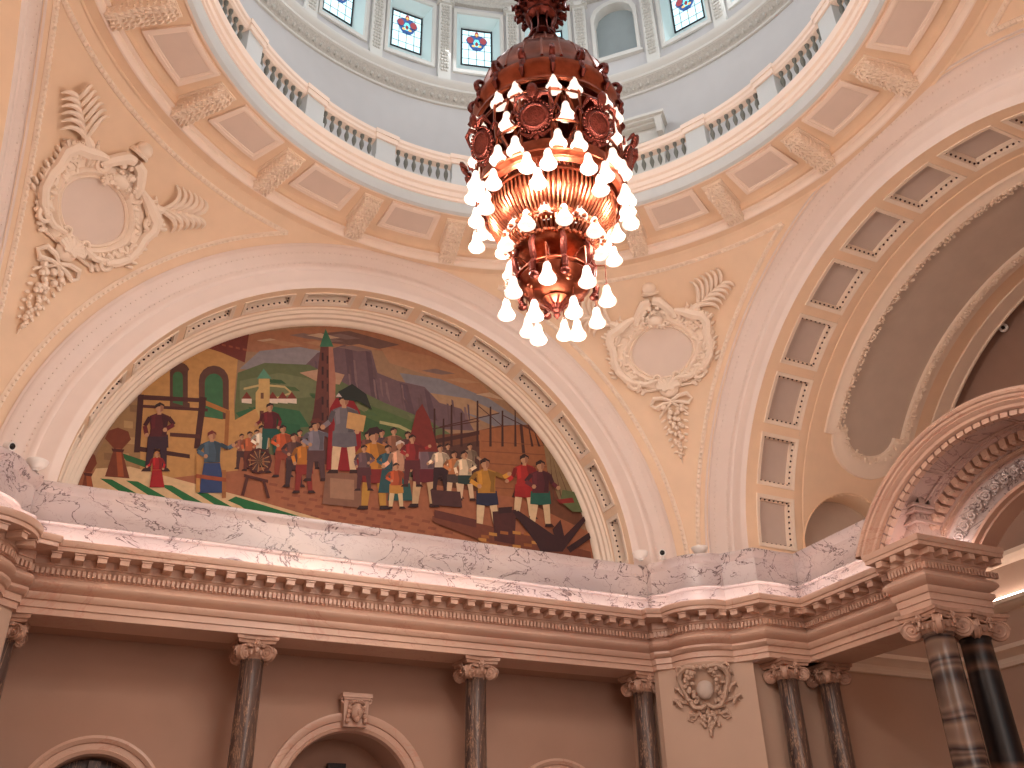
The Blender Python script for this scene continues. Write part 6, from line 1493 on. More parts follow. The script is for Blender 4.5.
PP([(0.148,7.744),(0.257,7.764),(0.234,7.509),(0.21,7.277),(0.139,7.264),(0.135,7.501)], (80, 48, 46))
PP([(0.275,7.767),(0.384,7.787),(0.414,7.541),(0.434,7.315),(0.362,7.303),(0.324,7.525)], (80, 48, 46))
PP([(0.128,7.779),(0.4,7.83),(0.428,7.64),(0.284,7.595),(0.13,7.586)], (80, 48, 46))
PP([(0.12,7.289),(0.218,7.306),(0.22,7.259),(0.087,7.236)], (58, 26, 24))
PP([(0.361,7.331),(0.451,7.347),(0.489,7.306),(0.354,7.283)], (58, 26, 24))
PP([(0.113,8.05),(0.211,8.108),(0.293,8.124),(0.387,8.103),(0.378,7.914),(0.383,7.797),(0.148,7.753),(0.15,7.871)], (86, 60, 70))
PP([(0.275,8.111),(0.378,8.091),(0.368,7.912),(0.374,7.805),(0.31,7.793),(0.321,7.932)], (67, 46, 54))
PP([(0.141,8.045),(0.194,8.085),(0.213,7.892),(0.169,7.864)], (101, 70, 82))
PP([(0.151,8.027),(0.113,7.882),(0.058,7.893),(0.095,8.037)], (67, 46, 54))
PP([(0.105,7.866),(0.028,7.784),(-0.01,7.826),(0.067,7.909)], (101, 70, 82))
PP([(0.041,7.811),(0.027,7.778),(-0.006,7.772),(-0.023,7.799),(-0.009,7.832),(0.023,7.838)], (206, 150, 112))
PP([(0.353,8.062),(0.424,7.947),(0.474,7.986),(0.404,8.101)], (67, 46, 54))
PP([(0.42,7.97),(0.39,7.827),(0.447,7.82),(0.478,7.963)], (101, 70, 82))
PP([(0.452,7.829),(0.437,7.796),(0.404,7.79),(0.386,7.817),(0.401,7.85),(0.434,7.857)], (206, 150, 112))
PP([(0.218,8.139),(0.273,8.15),(0.276,8.101),(0.221,8.09)], (206, 150, 112))
PP([(0.3,8.205),(0.291,8.161),(0.264,8.13),(0.229,8.123),(0.2,8.143),(0.186,8.183),(0.195,8.227),(0.222,8.258),(0.257,8.265),(0.287,8.245)], (206, 150, 112))
PP([(0.178,8.171),(0.177,8.231),(0.238,8.283),(0.305,8.256),(0.309,8.217),(0.26,8.227),(0.21,8.207)], (50, 26, 24))
PP([(0.25,8.245),(0.297,8.234),(0.296,8.165),(0.26,8.138)], (170, 112, 82))
PP([(0.378,7.808),(0.493,7.829),(0.467,7.561),(0.441,7.317),(0.366,7.303),(0.362,7.552)], (80, 48, 46))
PP([(0.512,7.833),(0.627,7.854),(0.658,7.595),(0.677,7.358),(0.601,7.344),(0.562,7.578)], (80, 48, 46))
PP([(0.357,7.845),(0.645,7.898),(0.673,7.699),(0.52,7.651),(0.358,7.642)], (80, 48, 46))
PP([(0.345,7.33),(0.449,7.348),(0.451,7.298),(0.31,7.274)], (58, 26, 24))
PP([(0.6,7.374),(0.695,7.391),(0.735,7.348),(0.593,7.323)], (58, 26, 24))
PP([(0.343,8.13),(0.447,8.192),(0.534,8.209),(0.633,8.186),(0.622,7.987),(0.627,7.864),(0.378,7.818),(0.381,7.941)], (150, 96, 70))
PP([(0.515,8.195),(0.623,8.174),(0.612,7.985),(0.617,7.873),(0.549,7.86),(0.562,8.006)], (117, 74, 54))
PP([(0.372,8.125),(0.429,8.167),(0.448,7.964),(0.401,7.935)], (177, 113, 82))
PP([(0.378,8.095),(0.298,7.966),(0.249,7.998),(0.329,8.127)], (117, 74, 54))
PP([(0.288,8.013),(0.416,7.955),(0.387,7.894),(0.259,7.951)], (177, 113, 82))
PP([(0.436,7.931),(0.42,7.896),(0.386,7.89),(0.367,7.918),(0.383,7.953),(0.417,7.959)], (206, 150, 112))
PP([(0.595,8.147),(0.65,8.012),(0.707,8.045),(0.653,8.181)], (117, 74, 54))
PP([(0.66,7.999),(0.751,7.944),(0.787,8.003),(0.696,8.058)], (177, 113, 82))
PP([(0.804,7.98),(0.788,7.945),(0.753,7.938),(0.734,7.967),(0.75,8.002),(0.785,8.009)], (206, 150, 112))
PP([(0.455,8.224),(0.513,8.236),(0.515,8.184),(0.457,8.173)], (206, 150, 112))
PP([(0.542,8.294),(0.532,8.248),(0.503,8.215),(0.466,8.207),(0.435,8.229),(0.422,8.27),(0.431,8.316),(0.46,8.35),(0.497,8.357),(0.528,8.336)], (206, 150, 112))
PP([(0.413,8.258),(0.411,8.32),(0.477,8.376),(0.547,8.348),(0.551,8.306),(0.5,8.317),(0.447,8.296)], (50, 26, 24))
PP([(0.489,8.336),(0.538,8.325),(0.537,8.251),(0.499,8.223)], (170, 112, 82))
PP([(0.67,7.819),(0.776,7.839),(0.75,7.591),(0.724,7.366),(0.654,7.354),(0.653,7.583)], (80, 48, 46))
PP([(0.794,7.842),(0.901,7.862),(0.928,7.623),(0.944,7.404),(0.873,7.392),(0.839,7.607)], (80, 48, 46))
PP([(0.651,7.853),(0.918,7.903),(0.942,7.719),(0.801,7.675),(0.65,7.666)], (80, 48, 46))
PP([(0.636,7.378),(0.732,7.394),(0.734,7.349),(0.603,7.326)], (58, 26, 24))
PP([(0.872,7.419),(0.961,7.434),(0.998,7.395),(0.865,7.372)], (58, 26, 24))
PP([(0.64,8.116),(0.736,8.173),(0.817,8.189),(0.909,8.168),(0.897,7.985),(0.901,7.872),(0.67,7.829),(0.674,7.943)], (90, 50, 50))
PP([(0.8,8.176),(0.9,8.157),(0.888,7.983),(0.892,7.879),(0.829,7.868),(0.842,8.003)], (70, 39, 39))
PP([(0.667,8.112),(0.719,8.151),(0.736,7.964),(0.692,7.936)], (106, 59, 59))
PP([(0.675,8.09),(0.618,7.955),(0.567,7.974),(0.624,8.109)], (70, 39, 39))
PP([(0.619,7.978),(0.66,7.854),(0.607,7.828),(0.566,7.952)], (106, 59, 59))
PP([(0.665,7.847),(0.651,7.815),(0.619,7.809),(0.602,7.835),(0.616,7.867),(0.648,7.873)], (206, 150, 112))
PP([(0.879,8.124),(0.963,8.035),(1.007,8.082),(0.922,8.171)], (70, 39, 39))
PP([(0.969,8.081),(0.855,7.984),(0.887,7.938),(1.001,8.035)], (106, 59, 59))
PP([(0.903,7.967),(0.888,7.934),(0.856,7.928),(0.839,7.955),(0.854,7.987),(0.886,7.993)], (206, 150, 112))
PP([(0.744,8.204),(0.798,8.214),(0.8,8.167),(0.746,8.156)], (206, 150, 112))
PP([(0.825,8.268),(0.816,8.225),(0.789,8.195),(0.755,8.188),(0.726,8.207),(0.714,8.246),(0.723,8.288),(0.75,8.319),(0.784,8.326),(0.813,8.306)], (206, 150, 112))
PP([(0.705,8.234),(0.705,8.292),(0.766,8.343),(0.831,8.317),(0.834,8.279),(0.786,8.289),(0.737,8.27)], (50, 26, 24))
PP([(0.777,8.306),(0.822,8.296),(0.82,8.228),(0.785,8.202)], (170, 112, 82))
PP([(1.266,7.8),(1.355,7.817),(1.33,7.612),(1.305,7.424),(1.246,7.414),(1.249,7.605)], (80, 48, 46))
PP([(1.37,7.819),(1.46,7.836),(1.479,7.638),(1.49,7.456),(1.431,7.446),(1.405,7.625)], (80, 48, 46))
PP([(1.25,7.828),(1.475,7.87),(1.493,7.717),(1.373,7.681),(1.247,7.673)], (80, 48, 46))
PP([(1.231,7.434),(1.312,7.448),(1.313,7.41),(1.203,7.391)], (58, 26, 24))
PP([(1.43,7.469),(1.505,7.481),(1.535,7.448),(1.424,7.429)], (58, 26, 24))
PP([(1.245,8.046),(1.326,8.093),(1.394,8.106),(1.47,8.088),(1.458,7.937),(1.46,7.843),(1.266,7.808),(1.271,7.902)], (130, 110, 96))
PP([(1.379,8.095),(1.463,8.079),(1.451,7.935),(1.452,7.85),(1.4,7.84),(1.413,7.952)], (101, 85, 74))
PP([(1.267,8.042),(1.312,8.074),(1.323,7.92),(1.286,7.897)], (153, 129, 113))
PP([(1.271,8.019),(1.207,7.921),(1.169,7.946),(1.234,8.044)], (101, 85, 74))
PP([(1.2,7.957),(1.298,7.913),(1.274,7.866),(1.176,7.91)], (153, 129, 113))
PP([(1.313,7.894),(1.3,7.868),(1.273,7.863),(1.259,7.884),(1.272,7.911),(1.299,7.916)], (206, 150, 112))
PP([(1.453,8.047),(1.544,8.017),(1.565,8.066),(1.473,8.096)], (101, 85, 74))
PP([(1.567,8.021),(1.635,8.073),(1.61,8.113),(1.543,8.061)], (153, 129, 113))
PP([(1.65,8.098),(1.637,8.071),(1.609,8.066),(1.595,8.088),(1.608,8.115),(1.636,8.12)], (206, 150, 112))
PP([(1.333,8.118),(1.378,8.126),(1.379,8.087),(1.334,8.078)], (206, 150, 112))
PP([(1.402,8.17),(1.394,8.135),(1.371,8.11),(1.342,8.105),(1.318,8.121),(1.308,8.152),(1.316,8.187),(1.339,8.212),(1.368,8.218),(1.392,8.202)], (206, 150, 112))
PP([(1.301,8.143),(1.301,8.191),(1.353,8.232),(1.407,8.211),(1.409,8.18),(1.37,8.188),(1.328,8.172)], (50, 26, 24))
PP([(1.362,8.202),(1.4,8.194),(1.397,8.138),(1.367,8.116)], (170, 112, 82))
PP([(1.516,7.803),(1.607,7.819),(1.58,7.613),(1.553,7.424),(1.493,7.414),(1.497,7.606)], (80, 48, 46))
PP([(1.622,7.822),(1.713,7.838),(1.73,7.639),(1.74,7.456),(1.68,7.446),(1.655,7.626)], (80, 48, 46))
PP([(1.5,7.831),(1.727,7.872),(1.745,7.719),(1.624,7.682),(1.496,7.675)], (80, 48, 46))
PP([(1.478,7.434),(1.56,7.449),(1.561,7.411),(1.449,7.392)], (58, 26, 24))
PP([(1.68,7.469),(1.755,7.482),(1.786,7.449),(1.673,7.43)], (58, 26, 24))
PP([(1.496,8.049),(1.579,8.097),(1.648,8.109),(1.725,8.092),(1.711,7.94),(1.713,7.846),(1.516,7.81),(1.522,7.905)], (110, 70, 56))
PP([(1.633,8.099),(1.717,8.083),(1.704,7.938),(1.705,7.852),(1.652,7.843),(1.665,7.955)], (85, 54, 43))
PP([(1.519,8.046),(1.564,8.078),(1.575,7.923),(1.537,7.9)], (129, 82, 66))
PP([(1.527,8.031),(1.491,7.915),(1.446,7.923),(1.481,8.039)], (85, 54, 43))
PP([(1.484,7.902),(1.417,7.835),(1.387,7.869),(1.453,7.936)], (129, 82, 66))
PP([(1.429,7.857),(1.416,7.83),(1.389,7.825),(1.375,7.847),(1.388,7.874),(1.415,7.879)], (206, 150, 112))
PP([(1.696,8.059),(1.751,7.967),(1.793,7.998),(1.739,8.091)], (85, 54, 43))
PP([(1.748,7.985),(1.719,7.87),(1.766,7.865),(1.796,7.98)], (129, 82, 66))
PP([(1.77,7.872),(1.757,7.845),(1.729,7.84),(1.715,7.862),(1.729,7.889),(1.756,7.894)], (206, 150, 112))
PP([(1.586,8.122),(1.632,8.13),(1.633,8.091),(1.587,8.082)], (206, 150, 112))
PP([(1.656,8.175),(1.647,8.139),(1.624,8.114),(1.595,8.109),(1.571,8.125),(1.561,8.157),(1.57,8.192),(1.593,8.217),(1.622,8.223),(1.646,8.206)], (206, 150, 112))
PP([(1.554,8.147),(1.555,8.195),(1.608,8.237),(1.662,8.215),(1.664,8.184),(1.624,8.192),(1.582,8.176)], (50, 26, 24))
PP([(1.616,8.207),(1.654,8.198),(1.651,8.142),(1.621,8.12)], (170, 112, 82))
PP([(1.976,7.864),(2.073,7.882),(2.042,7.661),(2.01,7.46),(1.946,7.449),(1.953,7.654)], (80, 48, 46))
PP([(2.09,7.885),(2.188,7.902),(2.204,7.69),(2.213,7.494),(2.148,7.483),(2.123,7.675)], (80, 48, 46))
PP([(1.959,7.894),(2.205,7.939),(2.221,7.775),(2.09,7.736),(1.952,7.728)], (80, 48, 46))
PP([(1.93,7.471),(2.018,7.486),(2.019,7.445),(1.898,7.425)], (58, 26, 24))
PP([(2.148,7.508),(2.229,7.522),(2.261,7.486),(2.14,7.466)], (58, 26, 24))
PP([(1.958,8.128),(2.048,8.179),(2.122,8.192),(2.205,8.174),(2.188,8.011),(2.188,7.911),(1.976,7.872),(1.983,7.974)], (150, 120, 96))
PP([(2.105,8.181),(2.196,8.164),(2.18,8.01),(2.18,7.918),(2.122,7.907),(2.139,8.027)], (117, 93, 74))
PP([(1.982,8.124),(2.031,8.159),(2.04,7.992),(2.0,7.968)], (177, 141, 113))
PP([(1.986,8.099),(1.914,7.994),(1.873,8.02),(1.946,8.126)], (117, 93, 74))
PP([(1.907,8.032),(2.013,7.985),(1.986,7.935),(1.88,7.982)], (177, 141, 113))
PP([(2.029,7.965),(2.014,7.937),(1.985,7.931),(1.97,7.954),(1.985,7.983),(2.014,7.989)], (206, 150, 112))
PP([(2.171,8.142),(2.213,8.032),(2.262,8.059),(2.221,8.169)], (117, 93, 74))
PP([(2.221,8.021),(2.296,7.976),(2.328,8.024),(2.254,8.07)], (177, 141, 113))
PP([(2.342,8.006),(2.327,7.977),(2.297,7.971),(2.282,7.995),(2.297,8.024),(2.327,8.029)], (206, 150, 112))
PP([(2.056,8.205),(2.105,8.215),(2.105,8.172),(2.056,8.163)], (206, 150, 112))
PP([(2.132,8.262),(2.122,8.224),(2.096,8.197),(2.065,8.191),(2.039,8.209),(2.029,8.243),(2.039,8.28),(2.064,8.308),(2.096,8.314),(2.122,8.296)], (206, 150, 112))
PP([(2.021,8.233),(2.023,8.284),(2.08,8.329),(2.138,8.306),(2.14,8.272),(2.097,8.281),(2.052,8.264)], (50, 26, 24))
PP([(2.089,8.296),(2.13,8.287),(2.126,8.227),(2.093,8.204)], (170, 112, 82))
PP([(-2.255,7.336),(-2.177,7.351),(-2.18,7.156),(-2.185,6.977),(-2.236,6.968),(-2.252,7.15)], (110, 50, 40))
PP([(-2.164,7.353),(-2.085,7.368),(-2.049,7.179),(-2.022,7.006),(-2.074,6.997),(-2.115,7.168)], (110, 50, 40))
PP([(-2.272,7.363),(-2.075,7.4),(-2.045,7.255),(-2.148,7.221),(-2.26,7.216)], (110, 50, 40))
PP([(-2.252,6.987),(-2.181,7.0),(-2.176,6.964),(-2.273,6.947)], (58, 26, 24))
PP([(-2.077,7.019),(-2.012,7.03),(-1.981,6.998),(-2.079,6.981)], (58, 26, 24))
PP([(-2.297,7.57),(-2.229,7.614),(-2.169,7.626),(-2.1,7.609),(-2.096,7.464),(-2.086,7.375),(-2.256,7.344),(-2.26,7.433)], (190, 96, 56))
PP([(-2.182,7.616),(-2.105,7.6),(-2.103,7.463),(-2.093,7.382),(-2.139,7.373),(-2.138,7.479)], (148, 74, 43))
PP([(-2.277,7.567),(-2.24,7.597),(-2.216,7.449),(-2.246,7.428)], (224, 113, 66))
PP([(-2.269,7.549),(-2.303,7.444),(-2.343,7.459),(-2.309,7.564)], (148, 74, 43))
PP([(-2.304,7.462),(-2.265,7.364),(-2.303,7.343),(-2.342,7.441)], (224, 113, 66))
PP([(-2.261,7.358),(-2.269,7.333),(-2.293,7.328),(-2.308,7.349),(-2.299,7.374),(-2.275,7.378)], (206, 150, 112))
PP([(-2.119,7.574),(-2.05,7.503),(-2.021,7.54),(-2.09,7.611)], (148, 74, 43))
PP([(-2.049,7.54),(-2.128,7.464),(-2.101,7.428),(-2.022,7.503)], (224, 113, 66))
PP([(-2.09,7.45),(-2.1,7.425),(-2.123,7.42),(-2.138,7.441),(-2.129,7.467),(-2.105,7.471)], (206, 150, 112))
PP([(-2.225,7.638),(-2.185,7.645),(-2.181,7.608),(-2.22,7.6)], (206, 150, 112))
PP([(-2.169,7.687),(-2.173,7.654),(-2.191,7.63),(-2.216,7.625),(-2.239,7.641),(-2.251,7.671),(-2.247,7.704),(-2.228,7.728),(-2.203,7.733),(-2.18,7.717)], (206, 150, 112))
PP([(-2.256,7.662),(-2.26,7.707),(-2.218,7.747),(-2.168,7.726),(-2.163,7.696),(-2.199,7.704),(-2.235,7.69)], (50, 26, 24))
PP([(-2.208,7.718),(-2.173,7.709),(-2.17,7.656),(-2.194,7.636)], (170, 112, 82))
PP([(-2.071,7.411),(-1.975,7.429),(-1.98,7.191),(-1.987,6.973),(-2.05,6.962),(-2.068,7.183)], (96, 60, 54))
PP([(-1.958,7.432),(-1.862,7.45),(-1.82,7.22),(-1.788,7.008),(-1.852,6.997),(-1.9,7.205)], (96, 60, 54))
PP([(-2.091,7.443),(-1.85,7.489),(-1.813,7.312),(-1.94,7.27),(-2.078,7.263)], (96, 60, 54))
PP([(-2.069,6.986),(-1.982,7.001),(-1.977,6.957),(-2.095,6.936)], (58, 26, 24))
PP([(-1.855,7.023),(-1.775,7.038),(-1.738,6.999),(-1.858,6.978)], (58, 26, 24))
PP([(-2.121,7.697),(-2.036,7.751),(-1.963,7.765),(-1.878,7.744),(-1.875,7.568),(-1.863,7.459),(-2.072,7.42),(-2.076,7.529)], (206, 190, 170))
PP([(-1.979,7.753),(-1.885,7.733),(-1.883,7.566),(-1.872,7.466),(-1.928,7.456),(-1.926,7.586)], (160, 148, 132))
PP([(-2.096,7.692),(-2.05,7.729),(-2.021,7.549),(-2.059,7.523)], (243, 224, 200))
PP([(-2.088,7.665),(-2.149,7.552),(-2.193,7.581),(-2.133,7.694)], (160, 148, 132))
PP([(-2.16,7.593),(-2.048,7.541),(-2.069,7.487),(-2.181,7.539)], (243, 224, 200))
PP([(-2.029,7.52),(-2.041,7.489),(-2.069,7.483),(-2.087,7.509),(-2.076,7.539),(-2.047,7.545)], (206, 150, 112))
PP([(-1.893,7.696),(-1.789,7.66),(-1.771,7.717),(-1.875,7.753)], (160, 148, 132))
PP([(-1.765,7.665),(-1.696,7.726),(-1.727,7.772),(-1.796,7.712)], (243, 224, 200))
PP([(-1.682,7.755),(-1.693,7.723),(-1.723,7.717),(-1.741,7.743),(-1.729,7.775),(-1.699,7.78)], (206, 150, 112))
PP([(-2.031,7.78),(-1.983,7.789),(-1.978,7.743),(-2.026,7.734)], (206, 150, 112))
PP([(-1.962,7.84),(-1.967,7.8),(-1.99,7.771),(-2.021,7.764),(-2.048,7.783),(-2.063,7.82),(-2.057,7.861),(-2.035,7.89),(-2.004,7.897),(-1.976,7.877)], (206, 150, 112))
PP([(-2.07,7.81),(-2.074,7.865),(-2.022,7.913),(-1.961,7.888),(-1.955,7.851),(-1.999,7.861),(-2.043,7.843)], (50, 26, 24))
PP([(-2.009,7.878),(-1.967,7.868),(-1.963,7.802),(-1.994,7.778)], (170, 112, 82))
PP([(-1.985,7.831),(-1.879,7.852),(-1.886,7.586),(-1.894,7.344),(-1.964,7.331),(-1.983,7.577)], (28, 84, 74))
PP([(-1.861,7.856),(-1.754,7.877),(-1.708,7.62),(-1.674,7.385),(-1.745,7.372),(-1.797,7.603)], (28, 84, 74))
PP([(-2.008,7.867),(-1.741,7.921),(-1.701,7.723),(-1.841,7.676),(-1.994,7.666)], (28, 84, 74))
PP([(-1.985,7.357),(-1.889,7.375),(-1.883,7.326),(-2.014,7.302)], (58, 26, 24))
PP([(-1.748,7.401),(-1.66,7.418),(-1.619,7.375),(-1.752,7.35)], (58, 26, 24))
PP([(-2.04,8.15),(-1.946,8.211),(-1.866,8.228),(-1.771,8.206),(-1.768,8.008),(-1.755,7.887),(-1.986,7.841),(-1.991,7.963)], (110, 26, 34))
PP([(-1.882,8.214),(-1.779,8.194),(-1.777,8.007),(-1.765,7.895),(-1.828,7.883),(-1.825,8.028)], (85, 20, 26))
PP([(-2.012,8.145),(-1.962,8.187),(-1.93,7.986),(-1.972,7.957)], (129, 30, 40))
PP([(-2.001,8.126),(-2.029,7.975),(-2.085,7.986),(-2.057,8.137)], (85, 20, 26))
PP([(-2.036,7.959),(-2.108,7.873),(-2.148,7.916),(-2.077,8.003)], (129, 30, 40))
PP([(-2.096,7.901),(-2.108,7.866),(-2.14,7.86),(-2.159,7.888),(-2.147,7.922),(-2.116,7.929)], (206, 150, 112))
PP([(-1.802,8.163),(-1.724,8.043),(-1.677,8.084),(-1.754,8.205)], (85, 20, 26))
PP([(-1.729,8.067),(-1.75,7.918),(-1.693,7.911),(-1.672,8.061)], (129, 30, 40))
PP([(-1.689,7.921),(-1.702,7.886),(-1.734,7.88),(-1.754,7.908),(-1.741,7.943),(-1.709,7.949)], (206, 150, 112))
PP([(-1.941,8.244),(-1.887,8.255),(-1.881,8.204),(-1.935,8.193)], (206, 150, 112))
PP([(-1.864,8.313),(-1.87,8.267),(-1.895,8.234),(-1.929,8.227),(-1.96,8.248),(-1.975,8.289),(-1.969,8.335),(-1.945,8.368),(-1.91,8.375),(-1.879,8.354)], (206, 150, 112))
PP([(-1.983,8.277),(-1.988,8.339),(-1.93,8.394),(-1.862,8.366),(-1.856,8.325),(-1.905,8.336),(-1.953,8.315)], (50, 26, 24))
PP([(-1.916,8.354),(-1.869,8.343),(-1.866,8.27),(-1.899,8.242)], (170, 112, 82))
PP([(-1.707,7.439),(-1.601,7.459),(-1.609,7.197),(-1.62,6.959),(-1.69,6.947),(-1.707,7.19)], (150, 60, 40))
PP([(-1.583,7.462),(-1.475,7.482),(-1.432,7.229),(-1.399,6.998),(-1.47,6.985),(-1.521,7.213)], (150, 60, 40))
PP([(-1.729,7.475),(-1.461,7.525),(-1.424,7.331),(-1.564,7.285),(-1.717,7.277)], (150, 60, 40))
PP([(-1.71,6.973),(-1.614,6.99),(-1.609,6.942),(-1.74,6.919)], (58, 26, 24))
PP([(-1.473,7.014),(-1.385,7.03),(-1.344,6.988),(-1.477,6.965)], (58, 26, 24))
PP([(-1.759,7.753),(-1.665,7.812),(-1.584,7.828),(-1.49,7.806),(-1.488,7.611),(-1.476,7.492),(-1.708,7.449),(-1.712,7.569)], (200, 88, 44))
PP([(-1.601,7.815),(-1.498,7.794),(-1.497,7.61),(-1.486,7.5),(-1.549,7.489),(-1.545,7.631)], (156, 68, 34))
PP([(-1.731,7.748),(-1.681,7.789),(-1.651,7.591),(-1.693,7.562)], (236, 103, 51))
PP([(-1.724,7.719),(-1.792,7.594),(-1.84,7.625),(-1.772,7.751)], (156, 68, 34))
PP([(-1.804,7.64),(-1.68,7.582),(-1.704,7.523),(-1.828,7.58)], (236, 103, 51))
PP([(-1.66,7.558),(-1.673,7.525),(-1.705,7.519),(-1.724,7.546),(-1.711,7.58),(-1.679,7.586)], (206, 150, 112))
PP([(-1.523,7.768),(-1.464,7.636),(-1.411,7.668),(-1.47,7.8)], (156, 68, 34))
PP([(-1.453,7.623),(-1.364,7.569),(-1.334,7.626),(-1.422,7.681)], (236, 103, 51))
PP([(-1.316,7.603),(-1.33,7.569),(-1.362,7.563),(-1.382,7.591),(-1.368,7.625),(-1.336,7.632)], (206, 150, 112))
PP([(-1.659,7.844),(-1.605,7.855),(-1.6,7.805),(-1.654,7.794)], (206, 150, 112))
PP([(-1.582,7.911),(-1.588,7.866),(-1.613,7.834),(-1.647,7.828),(-1.678,7.849),(-1.693,7.889),(-1.687,7.934),(-1.662,7.966),(-1.627,7.973),(-1.597,7.952)], (206, 150, 112))
PP([(-1.701,7.877),(-1.706,7.938),(-1.647,7.992),(-1.579,7.964),(-1.574,7.923),(-1.623,7.934),(-1.671,7.914)], (50, 26, 24))
PP([(-1.634,7.953),(-1.586,7.941),(-1.584,7.87),(-1.618,7.842)], (170, 112, 82))
PP([(-3.868,7.301),(-3.743,7.325),(-3.748,6.997),(-3.757,6.7),(-3.839,6.685),(-3.863,6.988)], (60, 30, 44))
PP([(-3.722,7.329),(-3.595,7.354),(-3.54,7.036),(-3.498,6.745),(-3.581,6.731),(-3.644,7.016)], (60, 30, 44))
PP([(-3.895,7.346),(-3.579,7.408),(-3.532,7.163),(-3.697,7.107),(-3.876,7.098)], (60, 30, 44))
PP([(-3.863,6.717),(-3.75,6.738),(-3.744,6.678),(-3.897,6.651)], (58, 26, 24))
PP([(-3.585,6.767),(-3.481,6.785),(-3.433,6.732),(-3.589,6.705)], (58, 26, 24))
PP([(-3.935,7.697),(-3.825,7.772),(-3.73,7.792),(-3.617,7.763),(-3.613,7.517),(-3.596,7.367),(-3.869,7.313),(-3.876,7.465)], (92, 24, 30))
PP([(-3.749,7.775),(-3.627,7.748),(-3.623,7.515),(-3.608,7.377),(-3.682,7.363),(-3.68,7.542)], (71, 18, 23))
PP([(-3.902,7.691),(-3.843,7.742),(-3.804,7.492),(-3.854,7.456)], (108, 28, 35))
PP([(-3.89,7.661),(-3.944,7.483),(-4.007,7.509),(-3.954,7.687)], (71, 18, 23))
PP([(-3.945,7.513),(-3.883,7.347),(-3.945,7.313),(-4.007,7.478)], (108, 28, 35))
PP([(-3.876,7.337),(-3.891,7.295),(-3.928,7.288),(-3.951,7.323),(-3.937,7.365),(-3.9,7.372)], (206, 150, 112))
PP([(-3.649,7.704),(-3.538,7.584),(-3.49,7.646),(-3.601,7.767)], (71, 18, 23))
PP([(-3.536,7.646),(-3.663,7.517),(-3.62,7.455),(-3.493,7.584)], (108, 28, 35))
PP([(-3.604,7.493),(-3.618,7.45),(-3.657,7.443),(-3.68,7.478),(-3.665,7.521),(-3.627,7.529)], (206, 150, 112))
PP([(-3.819,7.813),(-3.755,7.826),(-3.748,7.762),(-3.812,7.749)], (206, 150, 112))
PP([(-3.728,7.898),(-3.735,7.841),(-3.764,7.8),(-3.805,7.792),(-3.841,7.818),(-3.86,7.87),(-3.854,7.927),(-3.824,7.967),(-3.783,7.976),(-3.747,7.95)], (206, 150, 112))
PP([(-3.869,7.855),(-3.876,7.932),(-3.807,8.0),(-3.727,7.964),(-3.719,7.913),(-3.777,7.927),(-3.834,7.901)], (50, 26, 24))
PP([(-3.791,7.95),(-3.734,7.936),(-3.73,7.845),(-3.77,7.81)], (170, 112, 82))
PP([(-2.915,6.982),(-2.649,7.03),(-2.493,6.492),(-2.918,6.422)], (52, 70, 116))
PP([(-2.989,7.351),(-2.883,7.42),(-2.789,7.438),(-2.679,7.411),(-2.669,7.182),(-2.65,7.041),(-2.917,6.993),(-2.927,7.134)], (74, 92, 108))
PP([(-2.808,7.423),(-2.688,7.397),(-2.68,7.18),(-2.662,7.051),(-2.734,7.038),(-2.736,7.206)], (57, 71, 84))
PP([(-2.957,7.346),(-2.9,7.393),(-2.857,7.159),(-2.905,7.127)], (87, 108, 127))
PP([(-2.947,7.311),(-3.02,7.165),(-3.077,7.202),(-3.004,7.349)], (57, 71, 84))
PP([(-3.036,7.219),(-2.89,7.15),(-2.916,7.08),(-3.061,7.149)], (87, 108, 127))
PP([(-2.866,7.122),(-2.879,7.082),(-2.916,7.075),(-2.94,7.108),(-2.926,7.148),(-2.89,7.155)], (206, 150, 112))
PP([(-2.696,7.348),(-2.561,7.301),(-2.54,7.374),(-2.676,7.422)], (57, 71, 84))
PP([(-2.53,7.307),(-2.443,7.385),(-2.485,7.445),(-2.572,7.368)], (87, 108, 127))
PP([(-2.426,7.422),(-2.44,7.381),(-2.478,7.374),(-2.502,7.408),(-2.488,7.449),(-2.45,7.456)], (206, 150, 112))
PP([(-2.877,7.458),(-2.815,7.47),(-2.807,7.411),(-2.869,7.399)], (206, 150, 112))
PP([(-2.79,7.536),(-2.795,7.483),(-2.823,7.446),(-2.863,7.438),(-2.899,7.463),(-2.919,7.511),(-2.913,7.564),(-2.886,7.602),(-2.846,7.61),(-2.809,7.585)], (206, 150, 112))
PP([(-2.927,7.497),(-2.935,7.569),(-2.869,7.632),(-2.79,7.598),(-2.781,7.55),(-2.839,7.564),(-2.894,7.541)], (120, 40, 34))
PP([(-2.852,7.586),(-2.797,7.572),(-2.791,7.487),(-2.829,7.455)], (170, 112, 82))
PP([(-3.721,6.706),(-3.575,6.732),(-3.48,6.43),(-3.715,6.39)], (176, 24, 28))
PP([(-3.767,6.912),(-3.71,6.95),(-3.659,6.959),(-3.597,6.944),(-3.589,6.817),(-3.576,6.738),(-3.723,6.712),(-3.73,6.791)], (176, 24, 28))
PP([(-3.669,6.951),(-3.602,6.936),(-3.594,6.816),(-3.583,6.744),(-3.622,6.737),(-3.626,6.83)], (137, 18, 21))
PP([(-3.749,6.909),(-3.719,6.935),(-3.692,6.805),(-3.718,6.787)], (207, 28, 33))
PP([(-3.741,6.896),(-3.754,6.8),(-3.791,6.808),(-3.778,6.904)], (137, 18, 21))
PP([(-3.759,6.789),(-3.802,6.735),(-3.829,6.764),(-3.786,6.818)], (207, 28, 33))
PP([(-3.795,6.753),(-3.802,6.731),(-3.822,6.727),(-3.835,6.746),(-3.829,6.768),(-3.809,6.771)], (206, 150, 112))
